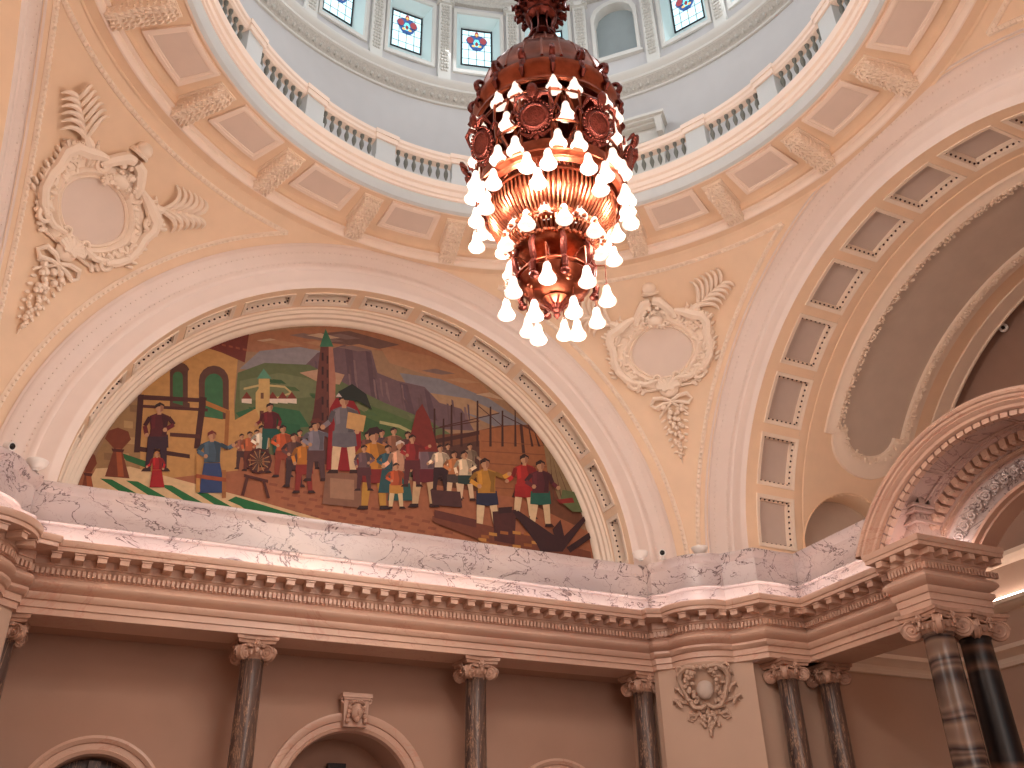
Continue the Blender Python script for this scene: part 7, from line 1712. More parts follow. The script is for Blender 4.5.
PP([(-3.615,6.916),(-3.562,6.838),(-3.533,6.864),(-3.587,6.942)], (137, 18, 21))
PP([(-3.566,6.854),(-3.574,6.758),(-3.537,6.753),(-3.529,6.848)], (207, 28, 33))
PP([(-3.535,6.759),(-3.542,6.737),(-3.562,6.733),(-3.576,6.752),(-3.569,6.774),(-3.548,6.778)], (206, 150, 112))
PP([(-3.707,6.971),(-3.673,6.977),(-3.668,6.944),(-3.702,6.938)], (206, 150, 112))
PP([(-3.66,7.013),(-3.663,6.984),(-3.677,6.964),(-3.699,6.96),(-3.719,6.974),(-3.731,7.0),(-3.729,7.03),(-3.714,7.05),(-3.692,7.054),(-3.672,7.04)], (206, 150, 112))
PP([(-3.735,6.993),(-3.741,7.033),(-3.705,7.066),(-3.661,7.047),(-3.656,7.021),(-3.687,7.029),(-3.718,7.016)], (200, 130, 70))
PP([(-3.695,7.041),(-3.665,7.033),(-3.66,6.986),(-3.681,6.969)], (170, 112, 82))
PP([(-1.498,7.297),(-1.386,7.317),(-1.397,7.047),(-1.41,6.801),(-1.483,6.788),(-1.5,7.039)], (70, 40, 44))
PP([(-1.368,7.321),(-1.255,7.341),(-1.211,7.079),(-1.179,6.839),(-1.253,6.827),(-1.304,7.063)], (70, 40, 44))
PP([(-1.521,7.335),(-1.24,7.386),(-1.202,7.184),(-1.35,7.137),(-1.509,7.13)], (70, 40, 44))
PP([(-1.504,6.815),(-1.404,6.832),(-1.399,6.782),(-1.536,6.759)], (58, 26, 24))
PP([(-1.256,6.857),(-1.163,6.872),(-1.122,6.829),(-1.261,6.805)], (58, 26, 24))
PP([(-1.55,7.623),(-1.451,7.684),(-1.367,7.701),(-1.268,7.677),(-1.268,7.475),(-1.256,7.352),(-1.499,7.307),(-1.502,7.432)], (96, 60, 58))
PP([(-1.384,7.687),(-1.276,7.665),(-1.277,7.474),(-1.267,7.36),(-1.332,7.348),(-1.328,7.496)], (74, 46, 45))
PP([(-1.521,7.618),(-1.468,7.66),(-1.438,7.454),(-1.482,7.425)], (113, 70, 68))
PP([(-1.513,7.587),(-1.585,7.458),(-1.636,7.491),(-1.564,7.621)], (74, 46, 45))
PP([(-1.598,7.506),(-1.469,7.446),(-1.494,7.384),(-1.623,7.444)], (113, 70, 68))
PP([(-1.448,7.421),(-1.461,7.386),(-1.495,7.38),(-1.515,7.409),(-1.501,7.444),(-1.468,7.45)], (206, 150, 112))
PP([(-1.303,7.637),(-1.242,7.501),(-1.187,7.534),(-1.248,7.671)], (74, 46, 45))
PP([(-1.23,7.487),(-1.139,7.431),(-1.106,7.49),(-1.198,7.547)], (113, 70, 68))
PP([(-1.088,7.467),(-1.102,7.431),(-1.137,7.425),(-1.157,7.454),(-1.142,7.489),(-1.108,7.496)], (206, 150, 112))
PP([(-1.445,7.717),(-1.389,7.728),(-1.383,7.676),(-1.44,7.665)], (206, 150, 112))
PP([(-1.363,7.787),(-1.37,7.74),(-1.397,7.707),(-1.433,7.7),(-1.465,7.722),(-1.48,7.764),(-1.474,7.811),(-1.447,7.844),(-1.411,7.851),(-1.379,7.829)], (206, 150, 112))
PP([(-1.489,7.752),(-1.493,7.815),(-1.431,7.87),(-1.361,7.841),(-1.355,7.799),(-1.406,7.811),(-1.457,7.79)], (50, 26, 24))
PP([(-1.418,7.83),(-1.368,7.818),(-1.366,7.743),(-1.402,7.715)], (170, 112, 82))
PP([(-1.314,7.231),(-1.197,7.251),(-1.21,6.97),(-1.225,6.715),(-1.301,6.702),(-1.317,6.963)], (150, 44, 36))
PP([(-1.178,7.255),(-1.06,7.276),(-1.016,7.004),(-0.984,6.755),(-1.061,6.742),(-1.113,6.987)], (150, 44, 36))
PP([(-1.337,7.269),(-1.044,7.322),(-1.006,7.113),(-1.16,7.064),(-1.326,7.057)], (150, 44, 36))
PP([(-1.323,6.73),(-1.218,6.747),(-1.213,6.696),(-1.356,6.672)], (58, 26, 24))
PP([(-1.064,6.773),(-0.967,6.789),(-0.923,6.743),(-1.069,6.72)], (58, 26, 24))
PP([(-1.367,7.569),(-1.263,7.633),(-1.174,7.65),(-1.071,7.625),(-1.073,7.415),(-1.061,7.287),(-1.315,7.241),(-1.318,7.371)], (200, 120, 40))
PP([(-1.193,7.635),(-1.08,7.612),(-1.083,7.414),(-1.072,7.296),(-1.141,7.283),(-1.135,7.437)], (156, 93, 31))
PP([(-1.336,7.564),(-1.281,7.607),(-1.25,7.394),(-1.297,7.363)], (236, 141, 47))
PP([(-1.326,7.538),(-1.38,7.386),(-1.438,7.408),(-1.384,7.561)], (156, 93, 31))
PP([(-1.38,7.412),(-1.327,7.27),(-1.385,7.241),(-1.438,7.382)], (236, 141, 47))
PP([(-1.321,7.262),(-1.335,7.225),(-1.37,7.219),(-1.391,7.249),(-1.376,7.285),(-1.342,7.292)], (206, 150, 112))
PP([(-1.102,7.575),(-1.002,7.472),(-0.957,7.525),(-1.057,7.628)], (156, 93, 31))
PP([(-0.999,7.525),(-1.119,7.415),(-1.081,7.362),(-0.96,7.472)], (236, 141, 47))
PP([(-1.065,7.395),(-1.08,7.358),(-1.115,7.352),(-1.136,7.382),(-1.121,7.419),(-1.086,7.425)], (206, 150, 112))
PP([(-1.256,7.667),(-1.197,7.679),(-1.192,7.624),(-1.251,7.613)], (206, 150, 112))
PP([(-1.171,7.739),(-1.178,7.691),(-1.206,7.656),(-1.244,7.649),(-1.277,7.672),(-1.293,7.716),(-1.286,7.764),(-1.258,7.799),(-1.22,7.806),(-1.187,7.783)], (206, 150, 112))
PP([(-1.302,7.703),(-1.306,7.769),(-1.241,7.826),(-1.168,7.796),(-1.162,7.752),(-1.215,7.764),(-1.268,7.743)], (50, 26, 24))
PP([(-1.227,7.784),(-1.176,7.772),(-1.173,7.694),(-1.211,7.665)], (170, 112, 82))
PP([(-1.132,7.546),(-1.004,7.57),(-1.02,7.261),(-1.038,6.981),(-1.122,6.967),(-1.137,7.252)], (96, 60, 60))
PP([(-0.983,7.574),(-0.854,7.598),(-0.808,7.299),(-0.774,7.026),(-0.859,7.012),(-0.914,7.28)], (96, 60, 60))
PP([(-1.158,7.589),(-0.837,7.649),(-0.796,7.419),(-0.965,7.365),(-1.147,7.355)], (96, 60, 60))
PP([(-1.146,6.997),(-1.031,7.017),(-1.025,6.96),(-1.182,6.934)], (58, 26, 24))
PP([(-0.862,7.046),(-0.756,7.064),(-0.709,7.014),(-0.868,6.987)], (58, 26, 24))
PP([(-1.188,7.918),(-1.074,7.989),(-0.977,8.008),(-0.864,7.982),(-0.867,7.752),(-0.855,7.61),(-1.133,7.558),(-1.135,7.7)], (130, 120, 130))
PP([(-0.998,7.992),(-0.874,7.968),(-0.878,7.749),(-0.867,7.62),(-0.942,7.606),(-0.935,7.775)], (101, 93, 101))
PP([(-1.155,7.913),(-1.094,7.961),(-1.062,7.726),(-1.113,7.693)], (153, 141, 153))
PP([(-1.146,7.878),(-1.23,7.729),(-1.287,7.767),(-1.204,7.915)], (101, 93, 101))
PP([(-1.244,7.784),(-1.097,7.716),(-1.127,7.645),(-1.273,7.713)], (153, 141, 153))
PP([(-1.074,7.688),(-1.089,7.648),(-1.128,7.641),(-1.15,7.674),(-1.134,7.714),(-1.096,7.721)], (206, 150, 112))
PP([(-0.886,7.919),(-0.75,7.872),(-0.724,7.947),(-0.861,7.993)], (101, 93, 101))
PP([(-0.717,7.88),(-0.623,7.959),(-0.662,8.019),(-0.756,7.94)], (153, 141, 153))
PP([(-0.603,7.997),(-0.62,7.955),(-0.66,7.948),(-0.682,7.981),(-0.665,8.023),(-0.626,8.031)], (206, 150, 112))
PP([(-1.067,8.027),(-1.002,8.04),(-0.997,7.98),(-1.061,7.967)], (206, 150, 112))
PP([(-0.972,8.107),(-0.981,8.054),(-1.012,8.016),(-1.053,8.007),(-1.089,8.032),(-1.106,8.08),(-1.098,8.134),(-1.067,8.172),(-1.026,8.18),(-0.989,8.156)], (206, 150, 112))
PP([(-1.116,8.066),(-1.12,8.138),(-1.049,8.202),(-0.969,8.169),(-0.962,8.121),(-1.021,8.134),(-1.079,8.11)], (50, 26, 24))
PP([(-1.034,8.156),(-0.977,8.143),(-0.976,8.058),(-1.017,8.025)], (170, 112, 82))
PP([(-1.163,8.13),(-1.116,8.213),(-1.01,8.26),(-0.926,8.19),(-1.044,8.142)], (110, 50, 40))
PP([(-1.765,7.229),(-1.782,7.097),(-1.83,7.118),(-1.818,7.219)], (84, 34, 30))
PP([(-1.992,7.188),(-1.799,7.212),(-1.799,7.19)], (196, 140, 90))
PP([(-1.782,7.097),(-1.854,6.992),(-1.886,7.037),(-1.83,7.118)], (84, 34, 30))
PP([(-1.992,7.188),(-1.818,7.101),(-1.827,7.082)], (196, 140, 90))
PP([(-1.854,6.992),(-1.963,6.939),(-1.97,6.996),(-1.886,7.037)], (84, 34, 30))
PP([(-1.992,7.188),(-1.883,7.015),(-1.9,7.003)], (196, 140, 90))
PP([(-1.963,6.939),(-2.078,6.952),(-2.059,7.006),(-1.97,6.996)], (84, 34, 30))
PP([(-1.992,7.188),(-1.977,6.975),(-1.996,6.974)], (196, 140, 90))
PP([(-2.078,6.952),(-2.171,7.028),(-2.13,7.065),(-2.059,7.006)], (84, 34, 30))
PP([(-1.992,7.188),(-2.074,6.992),(-2.091,7.002)], (196, 140, 90))
PP([(-2.171,7.028),(-2.216,7.147),(-2.164,7.156),(-2.13,7.065)], (84, 34, 30))
PP([(-1.992,7.188),(-2.149,7.061),(-2.159,7.079)], (196, 140, 90))
PP([(-2.216,7.147),(-2.201,7.277),(-2.153,7.257),(-2.164,7.156)], (84, 34, 30))
PP([(-1.992,7.188),(-2.182,7.164),(-2.183,7.185)], (196, 140, 90))
PP([(-2.201,7.277),(-2.13,7.385),(-2.098,7.339),(-2.153,7.257)], (84, 34, 30))
PP([(-1.992,7.188),(-2.165,7.273),(-2.156,7.293)], (196, 140, 90))
PP([(-2.13,7.385),(-2.021,7.44),(-2.014,7.381),(-2.098,7.339)], (84, 34, 30))
PP([(-1.992,7.188),(-2.101,7.361),(-2.085,7.373)], (196, 140, 90))
PP([(-2.021,7.44),(-1.904,7.427),(-1.924,7.371),(-2.014,7.381)], (84, 34, 30))
PP([(-1.992,7.188),(-2.007,7.402),(-1.988,7.404)], (196, 140, 90))
PP([(-1.904,7.427),(-1.81,7.35),(-1.852,7.312),(-1.924,7.371)], (84, 34, 30))
PP([(-1.992,7.188),(-1.908,7.386),(-1.891,7.376)], (196, 140, 90))
PP([(-1.81,7.35),(-1.765,7.229),(-1.818,7.219),(-1.852,7.312)], (84, 34, 30))
PP([(-1.992,7.188),(-1.832,7.316),(-1.822,7.298)], (196, 140, 90))
PP([(-2.219,6.894),(-1.795,6.852),(-1.788,6.795),(-2.212,6.838)], (88, 38, 32))
PP([(-2.181,6.862),(-2.127,6.852),(-2.169,6.484),(-2.221,6.494)], (88, 38, 32))
PP([(-1.898,6.834),(-1.844,6.824),(-1.722,6.519),(-1.774,6.51)], (88, 38, 32))
PP([(-3.064,7.089),(-2.999,7.101),(-2.903,6.438),(-2.968,6.428)], (206, 146, 80))
PP([(-2.599,6.904),(-2.532,6.916),(-2.464,6.399),(-2.53,6.388)], (180, 112, 62))
PP([(-3.016,6.755),(-2.512,6.767),(-2.503,6.693),(-3.005,6.682)], (170, 80, 44))
PP([(-0.795,6.552),(-0.774,7.186),(-0.135,7.258),(-0.054,6.591)], (146, 98, 76))
PP([(-0.691,7.08),(-0.24,7.118),(-0.214,6.723),(-0.659,6.69)], (176, 128, 100))
PP([(-0.777,7.226),(-0.806,8.516),(-0.708,8.755),(-0.396,8.823),(-0.218,8.552),(-0.099,7.305)], (150, 20, 28))
PP([(-0.684,7.985),(-0.511,8.019),(-0.538,7.6),(-0.567,7.222),(-0.68,7.203),(-0.696,7.587)], (214, 178, 140))
PP([(-0.482,8.025),(-0.307,8.059),(-0.25,7.654),(-0.21,7.285),(-0.325,7.265),(-0.395,7.627)], (214, 178, 140))
PP([(-0.718,8.042),(-0.281,8.129),(-0.231,7.816),(-0.461,7.741),(-0.708,7.726)], (110, 100, 106))
PP([(-0.712,7.243),(-0.557,7.27),(-0.551,7.195),(-0.762,7.158)], (58, 26, 24))
PP([(-0.329,7.311),(-0.185,7.336),(-0.122,7.27),(-0.338,7.232)], (58, 26, 24))
PP([(-0.753,8.49),(-0.598,8.59),(-0.465,8.618),(-0.312,8.583),(-0.321,8.268),(-0.308,8.075),(-0.686,8.001),(-0.686,8.194)], (120, 108, 112))
PP([(-0.493,8.595),(-0.326,8.564),(-0.335,8.265),(-0.323,8.088),(-0.426,8.068),(-0.412,8.298)], (93, 84, 87))
PP([(-0.708,8.483),(-0.624,8.551),(-0.586,8.23),(-0.656,8.184)], (141, 127, 132))
PP([(-0.691,8.453),(-0.746,8.213),(-0.836,8.23),(-0.781,8.469)], (93, 84, 87))
PP([(-0.759,8.187),(-0.879,8.05),(-0.942,8.118),(-0.822,8.256)], (141, 127, 132))
PP([(-0.859,8.094),(-0.881,8.04),(-0.932,8.03),(-0.962,8.074),(-0.94,8.128),(-0.889,8.139)], (206, 150, 112))
PP([(-0.365,8.514),(-0.247,8.324),(-0.166,8.39),(-0.284,8.581)], (93, 84, 87))
PP([(-0.253,8.362),(-0.297,8.124),(-0.205,8.114),(-0.16,8.352)], (141, 127, 132))
PP([(-0.198,8.129),(-0.221,8.074),(-0.274,8.064),(-0.304,8.108),(-0.281,8.163),(-0.228,8.174)], (206, 150, 112))
PP([(-0.587,8.642),(-0.498,8.661),(-0.492,8.579),(-0.58,8.56)], (206, 150, 112))
PP([(-0.456,8.753),(-0.469,8.68),(-0.512,8.627),(-0.568,8.615),(-0.617,8.648),(-0.64,8.714),(-0.628,8.787),(-0.585,8.841),(-0.528,8.853),(-0.479,8.82)], (206, 150, 112))
PP([(-0.653,8.694),(-0.658,8.794),(-0.559,8.882),(-0.45,8.839),(-0.443,8.773),(-0.522,8.789),(-0.602,8.755)], (50, 26, 24))
PP([(-0.539,8.819),(-0.463,8.802),(-0.462,8.685),(-0.519,8.64)], (170, 112, 82))
PP([(-0.717,8.781),(-0.65,8.896),(-0.504,8.962),(-0.392,8.869),(-0.553,8.8)], (190, 170, 160))
PP([(-0.453,8.503),(-0.095,8.49),(-0.132,8.136),(-0.467,8.155)], (214, 160, 100))
PP([(-0.679,8.894),(-0.417,9.132),(-0.124,8.972),(0.017,8.646),(-0.232,8.77),(-0.549,8.746)], (40, 42, 34))
PP([(-0.061,7.352),(0.114,7.383),(0.079,6.975),(0.043,6.606),(-0.071,6.588),(-0.081,6.963)], (206, 146, 58))
PP([(0.144,7.388),(0.321,7.42),(0.371,7.023),(0.404,6.662),(0.288,6.644),(0.225,6.999)], (206, 146, 58))
PP([(-0.094,7.409),(0.348,7.488),(0.393,7.182),(0.159,7.111),(-0.089,7.1)], (140, 36, 34))
PP([(-0.103,6.628),(0.055,6.653),(0.059,6.578),(-0.154,6.545)], (58, 26, 24))
PP([(0.285,6.689),(0.431,6.712),(0.493,6.646),(0.275,6.612)], (58, 26, 24))
PP([(-0.122,7.847),(0.037,7.942),(0.171,7.968),(0.325,7.932),(0.31,7.624),(0.32,7.435),(-0.062,7.368),(-0.059,7.557)], (202, 128, 44))
PP([(0.142,7.946),(0.311,7.913),(0.296,7.621),(0.305,7.448),(0.201,7.43),(0.219,7.655)], (157, 99, 34))
PP([(-0.077,7.84),(0.009,7.904),(0.043,7.591),(-0.029,7.546)], (238, 151, 51))
PP([(-0.067,7.793),(-0.188,7.596),(-0.264,7.646),(-0.144,7.843)], (157, 99, 34))
PP([(-0.204,7.668),(-0.006,7.578),(-0.05,7.484),(-0.247,7.574)], (238, 151, 51))
PP([(0.025,7.54),(0.001,7.487),(-0.051,7.477),(-0.081,7.521),(-0.057,7.575),(-0.005,7.584)], (206, 150, 112))
PP([(0.267,7.871),(0.354,7.662),(0.442,7.713),(0.356,7.923)], (157, 99, 34))
PP([(0.37,7.642),(0.511,7.556),(0.566,7.647),(0.425,7.733)], (238, 151, 51))
PP([(0.593,7.611),(0.568,7.557),(0.514,7.547),(0.484,7.592),(0.509,7.646),(0.564,7.656)], (206, 150, 112))
PP([(0.049,7.993),(0.139,8.01),(0.143,7.93),(0.054,7.913)], (206, 150, 112))
PP([(0.182,8.1),(0.168,8.028),(0.124,7.977),(0.067,7.966),(0.018,7.999),(-0.003,8.064),(0.01,8.135),(0.054,8.187),(0.112,8.198),(0.161,8.165)], (206, 150, 112))
PP([(-0.017,8.045),(-0.02,8.142),(0.081,8.228),(0.19,8.183),(0.196,8.119),(0.116,8.136),(0.035,8.104)], (50, 26, 24))
PP([(0.1,8.166),(0.177,8.148),(0.175,8.033),(0.117,7.99)], (170, 112, 82))
PP([(-0.08,8.13),(-0.011,8.242),(0.138,8.305),(0.249,8.212),(0.086,8.146)], (60, 26, 30))
PP([(-0.175,7.373),(-0.075,7.391),(-0.094,7.154),(-0.113,6.938),(-0.18,6.927),(-0.186,7.147)], (90, 44, 48))
PP([(-0.058,7.394),(0.044,7.412),(0.074,7.183),(0.095,6.973),(0.028,6.961),(-0.01,7.168)], (90, 44, 48))
PP([(-0.195,7.406),(0.059,7.451),(0.086,7.275),(-0.048,7.234),(-0.191,7.227)], (90, 44, 48))
PP([(-0.198,6.95),(-0.107,6.965),(-0.104,6.922),(-0.228,6.901)], (58, 26, 24))
PP([(0.027,6.988),(0.111,7.002),(0.147,6.963),(0.021,6.943)], (58, 26, 24))
PP([(-0.211,7.658),(-0.12,7.711),(-0.044,7.726),(0.044,7.705),(0.037,7.529),(0.043,7.421),(-0.176,7.382),(-0.175,7.491)], (110, 80, 84))
PP([(-0.06,7.713),(0.036,7.694),(0.028,7.528),(0.034,7.428),(-0.025,7.418),(-0.016,7.547)], (85, 62, 65))
PP([(-0.185,7.653),(-0.136,7.69),(-0.116,7.511),(-0.157,7.485)], (129, 94, 99))
PP([(-0.177,7.632),(-0.228,7.504),(-0.277,7.522),(-0.226,7.65)], (85, 62, 65))
PP([(-0.227,7.526),(-0.185,7.406),(-0.236,7.381),(-0.278,7.501)], (129, 94, 99))
PP([(-0.181,7.399),(-0.194,7.369),(-0.224,7.363),(-0.241,7.388),(-0.228,7.419),(-0.197,7.424)], (206, 150, 112))
PP([(0.016,7.663),(0.099,7.577),(0.139,7.621),(0.056,7.708)], (85, 62, 65))
PP([(0.103,7.621),(-0.003,7.529),(0.028,7.484),(0.135,7.577)], (129, 94, 99))
PP([(0.043,7.512),(0.029,7.481),(-0.001,7.476),(-0.018,7.501),(-0.004,7.532),(0.026,7.537)], (206, 150, 112))
PP([(-0.114,7.74),(-0.063,7.75),(-0.06,7.704),(-0.111,7.695)], (206, 150, 112))
PP([(-0.038,7.801),(-0.046,7.76),(-0.071,7.731),(-0.103,7.725),(-0.131,7.744),(-0.144,7.781),(-0.136,7.821),(-0.111,7.85),(-0.078,7.857),(-0.051,7.838)], (206, 150, 112))
PP([(-0.152,7.77),(-0.153,7.825),(-0.096,7.873),(-0.034,7.848),(-0.03,7.811),(-0.076,7.821),(-0.122,7.803)], (50, 26, 24))
PP([(-0.085,7.838),(-0.041,7.828),(-0.042,7.763),(-0.075,7.738)], (170, 112, 82))
PP([(0.28,7.412),(0.525,7.456),(0.621,6.998),(0.23,6.934)], (44, 84, 88))
PP([(0.244,7.727),(0.346,7.786),(0.432,7.802),(0.529,7.78),(0.519,7.585),(0.524,7.466),(0.279,7.422),(0.282,7.543)], (48, 84, 96))
PP([(0.413,7.789),(0.52,7.768),(0.509,7.583),(0.514,7.474),(0.448,7.462),(0.46,7.605)], (37, 65, 74))
PP([(0.273,7.722),(0.328,7.763),(0.348,7.564),(0.302,7.536)], (56, 99, 113))
PP([(0.279,7.693),(0.2,7.568),(0.152,7.599),(0.23,7.725)], (37, 65, 74))
PP([(0.19,7.613),(0.316,7.556),(0.288,7.496),(0.162,7.554)], (56, 99, 113))
PP([(0.336,7.532),(0.321,7.498),(0.287,7.492),(0.268,7.52),(0.284,7.554),(0.317,7.56)], (206, 150, 112))
PP([(0.508,7.726),(0.625,7.687),(0.65,7.75),(0.533,7.789)], (37, 65, 74))
PP([(0.654,7.693),(0.739,7.759),(0.706,7.81),(0.622,7.744)], (56, 99, 113))
PP([(0.757,7.791),(0.741,7.756),(0.706,7.75),(0.688,7.778),(0.704,7.813),(0.739,7.82)], (206, 150, 112))
PP([(0.354,7.818),(0.411,7.829),(0.413,7.779),(0.356,7.768)], (206, 150, 112))
PP([(0.439,7.885),(0.43,7.84),(0.402,7.808),(0.365,7.802),(0.334,7.823),(0.321,7.863),(0.33,7.908),(0.358,7.94),(0.395,7.947),(0.426,7.926)], (206, 150, 112))
PP([(0.312,7.851),(0.311,7.912),(0.375,7.966),(0.444,7.938),(0.448,7.897),(0.397,7.908),(0.346,7.888)], (50, 26, 24))
PP([(0.387,7.927),(0.436,7.916),(0.434,7.844),(0.397,7.816)], (170, 112, 82))
PP([(0.486,7.407),(0.796,7.462),(0.913,6.887),(0.421,6.809)], (40, 88, 84))
PP([(0.444,7.803),(0.573,7.878),(0.681,7.898),(0.805,7.87),(0.79,7.625),(0.795,7.474),(0.486,7.42),(0.49,7.571)], (206, 150, 120))
PP([(0.658,7.881),(0.793,7.855),(0.778,7.622),(0.783,7.485),(0.699,7.47),(0.716,7.649)], (160, 117, 93))
PP([(0.48,7.797),(0.55,7.848),(0.573,7.598),(0.515,7.563)], (243, 177, 141))
PP([(0.493,7.773),(0.442,7.586),(0.369,7.6),(0.42,7.787)], (160, 117, 93))
PP([(0.431,7.566),(0.329,7.46),(0.279,7.514),(0.381,7.621)], (243, 177, 141))
PP([(0.346,7.495),(0.327,7.453),(0.285,7.445),(0.262,7.48),(0.281,7.522),(0.323,7.53)], (206, 150, 112))
PP([(0.76,7.817),(0.851,7.667),(0.918,7.718),(0.827,7.868)], (160, 117, 93))
PP([(0.847,7.697),(0.805,7.512),(0.88,7.503),(0.922,7.688)], (243, 177, 141))
PP([(0.886,7.515),(0.866,7.472),(0.822,7.465),(0.799,7.5),(0.819,7.543),(0.863,7.551)], (206, 150, 112))
PP([(0.583,7.919),(0.656,7.932),(0.658,7.868),(0.586,7.855)], (206, 150, 112))
PP([(0.692,8.004),(0.68,7.947),(0.644,7.906),(0.597,7.897),(0.559,7.924),(0.542,7.975),(0.554,8.032),(0.59,8.073),(0.636,8.082),(0.675,8.055)], (206, 150, 112))
PP([(0.53,7.96),(0.529,8.037),(0.612,8.105),(0.699,8.07),(0.703,8.019),(0.639,8.032),(0.573,8.007)], (206, 184, 170))
PP([(0.626,8.056),(0.688,8.042),(0.685,7.951),(0.638,7.916)], (170, 112, 82))
PP([(0.462,7.115),(0.565,7.132),(0.542,6.896),(0.517,6.68),(0.45,6.669),(0.447,6.889)], (214, 180, 136))
PP([(0.583,7.135),(0.687,7.152),(0.714,6.923),(0.731,6.713),(0.662,6.703),(0.627,6.909)], (214, 180, 136))
PP([(0.443,7.148),(0.703,7.191),(0.727,7.015),(0.59,6.975),(0.443,6.969)], (206, 140, 60))
PP([(0.431,6.693),(0.525,6.707),(0.527,6.664),(0.4,6.644)], (58, 26, 24))
PP([(0.661,6.729),(0.747,6.742),(0.783,6.704),(0.655,6.684)], (58, 26, 24))
PP([(0.431,7.399),(0.525,7.452),(0.603,7.466),(0.692,7.445),(0.682,7.27),(0.686,7.161),(0.462,7.124),(0.465,7.233)], (190, 84, 44))
PP([(0.586,7.454),(0.684,7.434),(0.673,7.268),(0.677,7.169),(0.617,7.159),(0.628,7.288)], (148, 65, 34))
PP([(0.457,7.395),(0.508,7.431),(0.525,7.252),(0.483,7.227)], (224, 99, 51))
PP([(0.463,7.368),(0.39,7.256),(0.346,7.285),(0.418,7.397)], (148, 65, 34))
PP([(0.381,7.297),(0.497,7.244),(0.47,7.191),(0.355,7.243)], (224, 99, 51))
PP([(0.514,7.223),(0.5,7.192),(0.469,7.187),(0.452,7.212),(0.466,7.243),(0.498,7.248)], (206, 150, 112))
PP([(0.658,7.411),(0.707,7.291),(0.759,7.32),(0.71,7.44)], (148, 65, 34))
PP([(0.717,7.28),(0.798,7.23),(0.831,7.282),(0.749,7.332)], (224, 99, 51))
PP([(0.846,7.261),(0.831,7.23),(0.8,7.225),(0.783,7.25),(0.797,7.281),(0.829,7.287)], (206, 150, 112))
PP([(0.532,7.481),(0.584,7.49),(0.586,7.445),(0.534,7.436)], (206, 150, 112))
PP([(0.61,7.541),(0.602,7.501),(0.576,7.472),(0.542,7.466),(0.514,7.485),(0.502,7.522),(0.511,7.562),(0.537,7.591),(0.57,7.597),(0.598,7.578)], (206, 150, 112))
PP([(0.494,7.511),(0.493,7.566),(0.552,7.614),(0.615,7.588),(0.619,7.552),(0.572,7.562),(0.525,7.544)], (50, 26, 24))
PP([(0.563,7.579),(0.607,7.568),(0.606,7.503),(0.572,7.479)], (170, 112, 82))
PP([(0.932,7.528),(1.107,7.558),(1.061,7.159),(1.014,6.798),(0.901,6.78),(0.902,7.147)], (212, 170, 126))
PP([(1.136,7.564),(1.313,7.595),(1.352,7.207),(1.375,6.855),(1.259,6.836),(1.206,7.183)], (212, 170, 126))
PP([(0.901,7.583),(1.341,7.661),(1.378,7.363),(1.144,7.293),(0.897,7.281)], (110, 30, 40))
PP([(0.871,6.819),(1.027,6.844),(1.03,6.771),(0.817,6.738)], (58, 26, 24))
PP([(1.258,6.88),(1.403,6.903),(1.463,6.839),(1.245,6.805)], (58, 26, 24))
PP([(0.885,8.011),(1.046,8.104),(1.18,8.13),(1.331,8.095),(1.308,7.794),(1.313,7.61),(0.931,7.543),(0.94,7.727)], (128, 98, 104))
PP([(1.15,8.108),(1.317,8.077),(1.294,7.792),(1.298,7.623),(1.194,7.604),(1.218,7.824)], (99, 76, 81))
PP([(0.93,8.004),(1.017,8.067),(1.042,7.761),(0.969,7.717)], (151, 115, 122))
PP([(0.943,7.967),(0.848,7.749),(0.764,7.78),(0.859,7.998)], (99, 76, 81))
PP([(0.85,7.786),(0.916,7.584),(0.828,7.541),(0.762,7.743)], (151, 115, 122))
PP([(0.924,7.572),(0.9,7.52),(0.848,7.511),(0.82,7.553),(0.844,7.605),(0.897,7.614)], (206, 150, 112))
PP([(1.281,8.023),(1.419,7.876),(1.493,7.953),(1.354,8.1)], (99, 76, 81))
PP([(1.43,7.952),(1.239,7.793),(1.291,7.718),(1.482,7.877)], (151, 115, 122))
PP([(1.318,7.765),(1.292,7.712),(1.239,7.703),(1.211,7.746),(1.237,7.799),(1.29,7.808)], (206, 150, 112))
PP([(1.059,8.154),(1.149,8.171),(1.151,8.093),(1.062,8.076)], (206, 150, 112))
PP([(1.194,8.259),(1.178,8.189),(1.133,8.139),(1.076,8.128),(1.029,8.16),(1.009,8.223),(1.025,8.293),(1.07,8.343),(1.127,8.355),(1.175,8.322)], (206, 150, 112))
PP([(0.995,8.204),(0.995,8.299),(1.097,8.383),(1.204,8.34),(1.209,8.278),(1.13,8.294),(1.048,8.262)], (50, 26, 24))
PP([(1.114,8.323),(1.19,8.306),(1.186,8.194),(1.127,8.151)], (170, 112, 82))
PP([(0.935,8.287),(1.007,8.397),(1.156,8.458),(1.264,8.368),(1.1,8.304)], (96, 70, 70))
PP([(0.743,7.876),(0.917,8.79),(1.037,8.997),(1.216,8.671),(1.401,7.998)], (130, 44, 34))
PP([(0.741,7.684),(0.862,7.705),(0.831,7.426),(0.801,7.172),(0.722,7.158),(0.721,7.417)], (100, 40, 44))
PP([(0.882,7.709),(1.004,7.731),(1.033,7.461),(1.051,7.214),(0.971,7.2),(0.932,7.444)], (100, 40, 44))
PP([(0.719,7.722),(1.023,7.777),(1.05,7.57),(0.889,7.52),(0.717,7.511)], (100, 40, 44))
PP([(0.701,7.186),(0.81,7.204),(0.812,7.153),(0.663,7.128)], (58, 26, 24))
PP([(0.969,7.231),(1.07,7.248),(1.112,7.203),(0.961,7.178)], (58, 26, 24))
PP([(0.707,8.019),(0.817,8.084),(0.909,8.101),(1.013,8.078),(0.999,7.87),(1.003,7.742),(0.74,7.694),(0.745,7.823)], (150, 40, 40))
